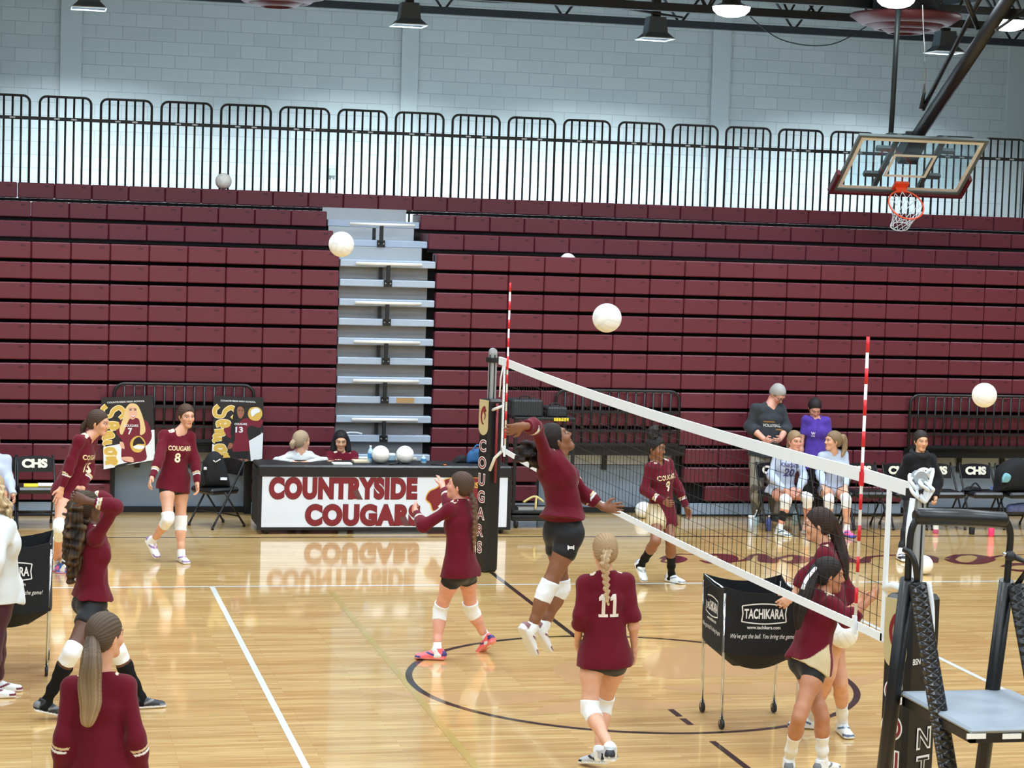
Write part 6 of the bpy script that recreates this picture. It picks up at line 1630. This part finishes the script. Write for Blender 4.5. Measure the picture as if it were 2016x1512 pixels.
# ---- number 11 walking away
person(dict(label='person in maroon jersey number 11 with a blonde braid walking away', y=1.77, H=1.68, skin='fair', yaw=8, cyaw=2, head_yaw=0,
    pelvis=(1191, 1292), chest=(1192, 1146), head=(1190, 1085), elL=(1142, 1211, '0'), wrL=(1137, 1266, '+'), elR=(1246, 1213, '0'), wrR=(1249, 1278, '+'), hdR=(1246, 1326, '+'), hdL=(1139, 1300, '+'),
    knL=(1161, 1398, '0'), anL=(1202, 1474, '-'), knR=(1188, 1385, '+'), anR=(1180, 1480, 'f', .12), footL=20, footR=330, fpitchL=-10, fpitchR=-10, hair=(138, 112, 84), hair2=(186, 158, 122),
    hairstyle=dict(tie=(.0, -.1, .03), tails=[dict(name='braid', braid=True, side=(1, 0, 0), p=[('h', 0, -.1, .03), (1190, 1105, -.17), (1192, 1130, -.16), (1194, 1165, -.15), (1197, 1195, -.15)], r=[.028, .03, .026, .02, .007], tip=(222, 196, 158), fade=.6)]),
    shirt=dict(HOME, hem=.062, sleeveL=1.3, sleeveR=1.06, cuffs=[(-.08, -.05, WHITEC), (-.03, .0, TANC)] and [], text=[('11', 'back', 0, .72, .135, .155, (224, 214, 206))], wr=.003),
    shorts=dict(BLK, len=.24), sockL=(1.9, 2, WHITEC), sockR=(1.9, 2, WHITEC), shoe=dict(col=(188, 194, 200), accent=(40, 42, 46), sole=WHITEC, seed=9), **padset()))
# ---- behind the front hitter: facing the cart
person(dict(label='person in maroon jersey with dark ponytail facing left, hand on the ball cart', y=2.35, H=1.66, skin='fair', yaw=285, cyaw=300, head_yaw=292, pitch=-4,
    pelvis=(1640, 1235), chest=(1628, 1088), head=(1611, 1033), elL=(1584, 1132, '0'), wrL=(1562, 1172, '0'), hdL=(1536, 1192, '0'), curlL=.3, spreadL=.25, elR=(1672, 1165, '+'), wrR=(1676, 1225, '0'), hdR=(1668, 1262, '-'), curlR=.4, palmR=(-1, 0, .2),
    knL=(1630, 1330, '0'), anL=(1600, 1412, 'f'), knR=(1655, 1345, '0'), anR=(1659, 1422, 'f'), footL=285, footR=185, hair=(34, 26, 26), hair2=(74, 54, 48),
    hairstyle=dict(tie=(0, -.1, .03), tails=[dict(p=[('h', 0, -.1, .03), (1648, 1055, .0), (1660, 1100, -.05), (1666, 1140, -.06)], r=[.035, .045, .04, .012])]),
    shirt=dict(HOME, hem=.05, cuffs=[], sleeve=1.6), shorts=dict(col=(228, 224, 216), len=.25), sockR=(1.55, 2, WHITEC), sockL=(1.6, 2, WHITEC), shoe=dict(col=WHITEC, accent=(90, 110, 140))))
# ---- front hitter with the ribbon
def patf(P, col, o):
    a = (P-o['P0']) @ o['Fc']; u = (P-o['P0']) @ o['U']; r = (P-o['P0']) @ o['Rc']
    col[(r > -.03) & (u < .125+.875*a) & (a < .055-.12*u)] = C3((204, 188, 152)); return col
person(dict(label='person in maroon and tan jersey with white ribbon, facing right under the net', y=1.5, H=1.58, skin='tan', yaw=72, cyaw=78, head_yaw=98, pitch=-3,
    pelvis=(1594, 1302), chest=(1616, 1182), head=(1632, 1132), elR=(1670, 1222, '0'), wrR=(1716, 1177, '0'), hdR=(1740, 1157, '+'), spreadR=.35, curlR=.15, palmR=(.3, 1, .3), elL=(1655, 1215, '+'), wrL=(1692, 1186, '+'),
    knR=(1573, 1413, '-'), anR=(1553, 1496, 'f'), knL=(1619, 1412, '0'), anL=(1619, 1498, 'f'), footR=20, footL=60, hair=(22, 18, 20), hair2=(54, 44, 42),
    hairstyle=dict(tie=(0, -.1, .04), tails=[dict(p=[('h', 0, -.1, .04), (1590, 1160, -.1), (1576, 1200, -.12), (1570, 1238, -.13)], r=[.034, .045, .045, .012])], ribbons=[dict(p=[('h', .02, -.1, .05), (1588, 1140, -.22), (1580, 1160, -.24)], r=.012)]),
    shirt=dict(HOME, hem=.055, hem_fwd=.5, flare=.03, pattern=patf, cuffs=[], sleeveL=1.0, sleeveR=1.35, wr=.004), shorts=dict(BLK, len=.3), sockL=(1.42, 2, WHITEC), sockR=(1.42, 2, WHITEC), shoe=dict(col=WHITEC, accent=(120, 124, 130))))
# ---- curly hair, hands behind the head
person(dict(label='person in maroon jersey with long dark curly hair and both hands behind the head', y=3.75, H=1.70, skin='deep', yaw=75, cyaw=78, head_yaw=60, pitch=6,
    pelvis=(180, 1186), chest=(184, 1052), head=(172, 1000), shR=(190, 1058, -.15), shL=(186, 1048, .17), elR=(226, 998, '-'), wrR=(172, 986, '0'), hdR=(148, 978, '0'), curlR=.6, elL=(210, 985, '+'), wrL=(172, 976, '0'), hdL=(150, 972, '0'), curlL=.6,
    knR=(140, 1286, '-'), anR=(92, 1381, 'f', .13), knL=(232, 1282, '+'), anL=(277, 1372, 'f'), footR=85, footL=80, fpitchR=-14, hair=(22, 18, 18), hair2=(92, 70, 48),
    hairstyle=dict(tie=(0, -.1, .02), tails=[dict(name='curly_ponytail', p=[('h', 0, -.09, .03), (150, 1010, -.05), (146, 1060, -.1), (143, 1100, -.1), (141, 1145, -.08)], r=[.06, .075, .07, .06, .02], curl=.009)]),
    shirt=dict(HOME, hem=-.035, hem_fwd=.12, sleeve=1.75, cuffs=[(.5, .58, TANC), (.6, .66, WHITEC)]), shorts=dict(BLK, len=.42), sockL=(1.25, 2, (20, 20, 24)), sockR=(1.25, 2, (20, 20, 24)), shoe=dict(col=(44, 46, 52), accent=(120, 122, 128), sole=WHITEC), padL=(.84, 1.2, WHITEC, .010), padR=(.84, 1.2, WHITEC, .010)))
# ---- foreground back
person(dict(label='person seen from behind in maroon jersey with long brown ponytail, cut by the lower edge', y=-.7, H=1.68, skin='fair', yaw=22, cyaw=12, head_yaw=48, pitch=0, h=.005,
    pelvis=(200, 1528), chest=(194, 1352), head=(208, 1252), elL=(124, 1452, '0'), wrL=(116, 1535, '+'), elR=(268, 1457, '0'), wrR=(284, 1535, '+'), knL=(180, 1700, '0'), anL=(180, 1850, 'f'), knR=(230, 1700, '0'), anR=(230, 1850, 'f'), hair=(66, 54, 46), hair2=(112, 94, 76),
    hairstyle=dict(tie=(0, -.1, .0), nape=-.085, tails=[dict(p=[('h', 0, -.1, .0), (180, 1300, -.2), (176, 1350, -.2), (178, 1385, -.2), (172, 1420, -.2)], r=[.026, .05, .055, .05, .03], tip=(178, 152, 118), fade=.7)], ribbons=[dict(name='hair_tie', p=[('h', .02, -.105, .01), ('h', -.0, -.125, .0), ('h', -.02, -.105, -.01)], r=.008, m=M_BLACKP)]),
    shirt=dict(HOME, hem=.1, cuffs=[(.12, .17, TANC), (.2, .25, WHITEC)], wr=.0026), shorts=BLK, shoe=WSHOE, **padset()))
# ---- left edge adult in white
person(dict(label='person in loose white hooded top and maroon trousers cut by the left edge', y=4.4, H=1.74, b=1.1, skin='fair', yaw=80, head_yaw=70,
    pelvis=(-5, 1170), chest=(-4, 1032), head=(-16, 966), elR=(-12, 1105, '-'), wrR=(-40, 1150, '0'), elL=(0, 1100, '+'), wrL=(-20, 1150, '+'), knR=(-15, 1270, '0'), anR=(-20, 1352, 'f'), knL=(-8, 1265, '0'), anL=(-6, 1340, 'f'), footL=85, footR=85, hair=(150, 124, 92), hair2=(216, 192, 154),
    hairstyle=dict(tie=(0, -.06, .1), vol=.02, tails=[dict(name='long_curly_hair', p=[('h', .07, .0, .04), ('h', .095, .03, -.06), ('h', .09, .07, -.16), ('h', .08, .09, -.25)], r=[.04, .055, .055, .02], curl=.008), dict(name='long_curly_hair', p=[('h', -.07, .0, .04), ('h', -.095, .03, -.06), ('h', -.09, .06, -.16), ('h', -.08, .09, -.25)], r=[.04, .055, .055, .02], curl=.008), dict(name='long_curly_hair', p=[('h', 0, -.08, .04), ('h', 0, -.12, -.08), ('h', 0, -.12, -.22)], r=[.07, .08, .04], curl=.008)]),
    shirt=dict(col=(222, 228, 232), sleeve=1.97, hem=.04, flare=.02, ease=.03, wr=.006, name='hooded_top'), shorts=dict(col=(70, 26, 42), len=1.95, name='trousers', ease=.006), shoe=dict(col=WHITEC, accent=(110, 30, 48), sole=(230, 226, 222), seed=4)))
# ---- left edge seated
person(dict(label='person in pale blue long sleeves seated on the left edge chair, mostly out of frame', y=12.85, H=1.68, skin='fair', yaw=175, 
    pelvis=(-12, 972), chest=(-12, 905), head=(-14, 870), elL=(16, 940, -.05), wrL=(26, 975, -.3), elR=(-42, 940, -.05), wrR=(-40, 975, -.3), knL=(4, 985, -.45), anL=(2, 1050, -.5), knR=(-26, 985, -.45), anR=(-26, 1050, -.5), hair=(90, 70, 54),
    shirt=dict(col=(188, 200, 224), sleeve=1.95, name='jersey'), shorts=BLK, shoe=WSHOE))
# ---- coach
coach = person(dict(label='grey-haired person in charcoal long-sleeved shirt looking down at a phone', y=13.5, H=1.84, b=.98, male=True, shw=.098, skin='pink', yaw=170, head_yaw=150, pitch=-42, grey=True,
    pelvis=(1506, 893), chest=(1513, 806), head=(1531, 776), elR=(1476, 840, '0'), wrR=(1506, 866, '-'), hdR=(1520, 873, '-'), elL=(1549, 842, '0'), wrL=(1535, 866, '-'), hdL=(1524, 873, '-'), curlR=.7, curlL=.7, knL=(1522, 960, '0'), anL=(1526, 1030, 'g'), knR=(1490, 960, '0'), anR=(1488, 1030, 'g'), hair=(150, 148, 146), hair2=(196, 194, 192),
    hairstyle=dict(tie=(0, -.02, .13), vol=.009, nape=-.06), shirt=dict(col=(54, 58, 64), sleeve=1.35, name='long_sleeved_shirt', hem=.03, ease=.02, wr=.005, text=[('VOLLEYBALL', 'front', .0, .66, .25, .04, (216, 222, 224)), ('COUNTRYSIDE', 'front', -.05, .74, .15, .016, (214, 150, 60)), ('COUGARS', 'front', .1, .57, .08, .016, (214, 150, 60))]),
    shorts=dict(col=(150, 146, 138), len=1.95, name='camouflage_trousers', ease=.02, pattern=lambda P, col, o: np.where((waves(P, 6, (26, 44), (1, 1)) > .3)[:, None], C3((92, 88, 84)), col)), shoe=dict(col=(50, 50, 54), sole=(80, 80, 80))))
gl = MB()
for sg in (-1, 1):
    gl.tube([coach['hh'](sg*.034+.024*math.cos(a), .108, .0+.017*math.sin(a)) for a in np.linspace(0, 2*math.pi, 16, endpoint=False)], .0022, closed=True, n=6)
    gl.tube([coach['hh'](sg*.058, .106, .004), coach['hh'](sg*.078, .03, .006), coach['hh'](sg*.078, -.01, .0)], .0022, n=6)
gl.tube([coach['hh'](-.01, .109, .003), coach['hh'](.01, .109, .003)], .0022, n=6)
gl.build('glasses', M_BLACKP, coach['T'])
q_ = at(1522, 872, y=13.2); ph = thing('phone', 'phone held in both hands by the grey-haired person', 'phone', tuple(q_)); MB().box(q_[0]-.06, q_[0]+.06, q_[1]-.05, q_[1]+.05, q_[2]-.005, q_[2]+.005, bev=.002).build('case', M_BLACKP, ph)
# ---- purple shirt
person(dict(label='person in purple v-neck T-shirt looking down behind the seated players', y=13.5, H=1.64, skin='pink', yaw=182, head_yaw=185, pitch=-34,
    pelvis=(1602, 914), chest=(1607, 828), head=(1604, 803), elL=(1635, 872, '0'), wrL=(1632, 920, '0'), elR=(1577, 872, '0'), wrR=(1576, 920, '0'), knL=(1614, 975, '0'), anL=(1614, 1032, 'g'), knR=(1590, 975, '0'), anR=(1590, 1032, 'g'), hair=(28, 24, 26), hair2=(60, 52, 52),
    hairstyle=dict(tie=(0, -.1, .02), tails=[dict(p=[('h', 0, -.1, .02), ('h', 0, -.13, -.04)], r=[.03, .02])]),
    shirt=dict(col=(84, 60, 160), sleeve=.62, name='purple_shirt', hem=.05, vneck=True, neck_w=1.1, text=[('W', 'front', -.07, .72, .05, .04, (236, 232, 244)), ('VB', 'front', -.07, .66, .05, .018, (236, 232, 244))]), shorts=dict(col=(22, 22, 26), len=1.9, name='trousers'), shoe=WSHOE))
# ---- seated visitors
VIS = dict(col=(178, 190, 212), sleeve=1.95, hem=.03, ease=.016, wr=.0035, cuffs=[(-.03, .03, (96, 92, 140))])
person(dict(label='seated person in pale grey-blue jersey number 20, hands between the knees', y=12.72, H=1.70, skin='pink', yaw=172, head_yaw=172, pitch=-2,
    pelvis=(1537, 968, .05), chest=(1551, 898, .0), head=(1565, 868, -.05), elR=(1517, 936, -.06), wrR=(1546, 966, -.40), hdR=(1566, 982, -.52), elL=(1583, 938, -.06), wrL=(1573, 966, -.42), hdL=(1567, 982, -.52), curlR=.2, curlL=.2,
    knR=(1549, 985, -.5), anR=(1536, 1040, 'f'), knL=(1591, 980, -.48), anL=(1588, 1038, 'f'), footR=160, footL=170, braceR=(1.32, 1.72, (20, 20, 24), .008), hair=(120, 98, 76), hair2=(180, 152, 118),
    hairstyle=dict(tie=(0, -.1, .02), tails=[dict(p=[('h', 0, -.1, .02), ('h', 0, -.14, -.06), ('h', .02, -.13, -.14)], r=[.03, .03, .012])]),
    shirt=dict(VIS, text=[('KNIGHTS', 'front', 0, .80, .25, .05, (72, 66, 120)), ('20', 'front', 0, .60, .14, .105, (66, 60, 116))]), shorts=BLK, sockL=(1.82, 2, WHITEC), sockR=(1.82, 2, WHITEC), shoe=dict(col=(216, 226, 232), accent=(60, 84, 104), seed=3), **padset(a=.84, c=1.3)))
person(dict(label='seated person in pale grey-blue jersey turning her head to the left, ponytail hanging', y=12.72, H=1.68, skin='fair', yaw=180, head_yaw=262, pitch=4,
    pelvis=(1640, 966, .05), chest=(1640, 897, .0), head=(1640, 868, -.03), elR=(1613, 930, -.08), wrR=(1622, 958, -.36), hdR=(1630, 975, -.46), elL=(1668, 930, -.08), wrL=(1664, 958, -.36), hdL=(1662, 976, -.46), palmL=(0, 0, -1), palmR=(0, 0, -1), curlL=.3, curlR=.3, spreadL=.2, spreadR=.2,
    knR=(1632, 984, -.5), anR=(1630, 1040, 'f'), knL=(1666, 983, -.5), anL=(1667, 1042, 'f'), footR=175, footL=175, hair=(110, 90, 70), hair2=(160, 136, 106),
    hairstyle=dict(tie=(0, -.1, .03), tails=[dict(p=[('h', 0, -.1, .03), (1660, 862, -.05), (1663, 880, -.05), (1658, 898, -.08)], r=[.03, .04, .035, .012], tip=(176, 150, 120), fade=.6)]),
    shirt=dict(VIS, text=[('7', 'front', 0, .42, .06, .1, (66, 60, 116))] and [('KNIGHTS', 'front', 0, .66, .24, .05, (72, 66, 120))]), shorts=BLK, sockL=(1.82, 2, WHITEC), sockR=(1.82, 2, WHITEC), shoe=dict(R=dict(col=WHITEC, accent=(120, 130, 150)), L=dict(col=(236, 96, 150), accent=(60, 70, 160), sole=(60, 70, 160), seed=7)), **padset(a=.84, c=1.3)))
# ---- black hooded sweatshirt
o = person(dict(label='person in black hooded sweatshirt with a round white emblem standing behind the referee stand', y=10.7, H=1.56, skin='olive', yaw=178, head_yaw=180, pitch=-2,
    pelvis=(1806, 974), chest=(1810, 905), head=(1813, 868), elR=(1775, 942, '0'), wrR=(1790, 974, '+'), elL=(1846, 946, '0'), wrL=(1842, 980, '-'), curlL=.9, knL=(1806, 1030, '-'), anL=(1802, 1082, 'f'), knR=(1788, 1030, '-'), anR=(1773, 1088, 'f'), footR=185, footL=170, hair=(36, 30, 30), hair2=(66, 56, 54),
    hairstyle=dict(tie=(0, -.1, .02), tails=[dict(p=[('h', 0, -.1, .02), ('h', 0, -.13, -.02)], r=[.03, .025])]),
    shirt=dict(col=(20, 20, 24), sleeve=1.96, hem=.06, ease=.03, wr=.006, name='hooded_sweatshirt', neck_w=1.12), shorts=dict(col=(18, 18, 22), len=1.85, name='leggings'), sockL=(1.72, 2, WHITEC), sockR=(1.72, 2, WHITEC), shoe=dict(col=(40, 42, 48), accent=WHITEC)))
def chest_emblem(o, strokes, m, name, cv):
    mb = MB()
    for pts, wd in strokes:
        P = np.array(spline(pts, 6)); T = np.gradient(P, axis=0); T /= np.linalg.norm(T, axis=1, keepdims=True)+1e-9; N = np.stack([-T[:, 1], T[:, 0]], 1)
        vs = []
        for sg in (-1, 0, 1):
            for p, n_ in zip(P, N):
                q = p+n_*sg*wd/2; w = o['spine'](cv)-o['Rc']*q[0]+o['U']*q[1]+o['Fc']*.4
                hit = o['bvh'].ray_cast(Vector(w), Vector(-o['Fc'])); vs.append((np.array(hit[0]) if hit[0] is not None else w-o['Fc']*.25)+o['Fc']*.004)
        n = len(P); mb.add(vs, [[i, i+1, n+i+1, n+i] for i in range(n-1)]+[[n+i, n+i+1, 2*n+i+1, 2*n+i] for i in range(n-1)])
    return mb.build(name, m, o['shirt'])
ring = [(.105*math.cos(a), .105*math.sin(a)) for a in np.linspace(0, 2*math.pi, 25)]
chest_emblem(o, [(ring, .03), ([(-.09, .02), (-.03, .06), (.05, .05), (.09, .0)], .028), ([(-.06, -.08), (-.02, -.02), (.05, -.02), (.08, -.05)], .026), ([(-.07, .06), (.0, .02), (.02, -.05)], .022), ([(.0, .09), (.03, .03), (.09, .04)], .02)], M_WHITE, 'sweatshirt_emblem', .52)
hd_ = o; mbh = MB()
P_ = [hd_['hh'](.09*math.cos(a), -.03+.1*math.sin(a), -.15+.03*math.sin(a)*-1) for a in np.linspace(-.9, math.pi+.9, 18)]
mbh.tube(P_, [.02+.022*math.sin(math.pi*i/17) for i in range(18)], n=12); mbh.build('hood', mat('black_sweat_cloth', (18, 18, 22), .85), o['T'])
# glasses of the coach are built with his head frame; small ball held by the player at the cart
p = at(1660, 1247, y=2.12); ball(p, 'white volleyball held at the hip of the ponytailed person by the cart', None, (.2, .9, .3))
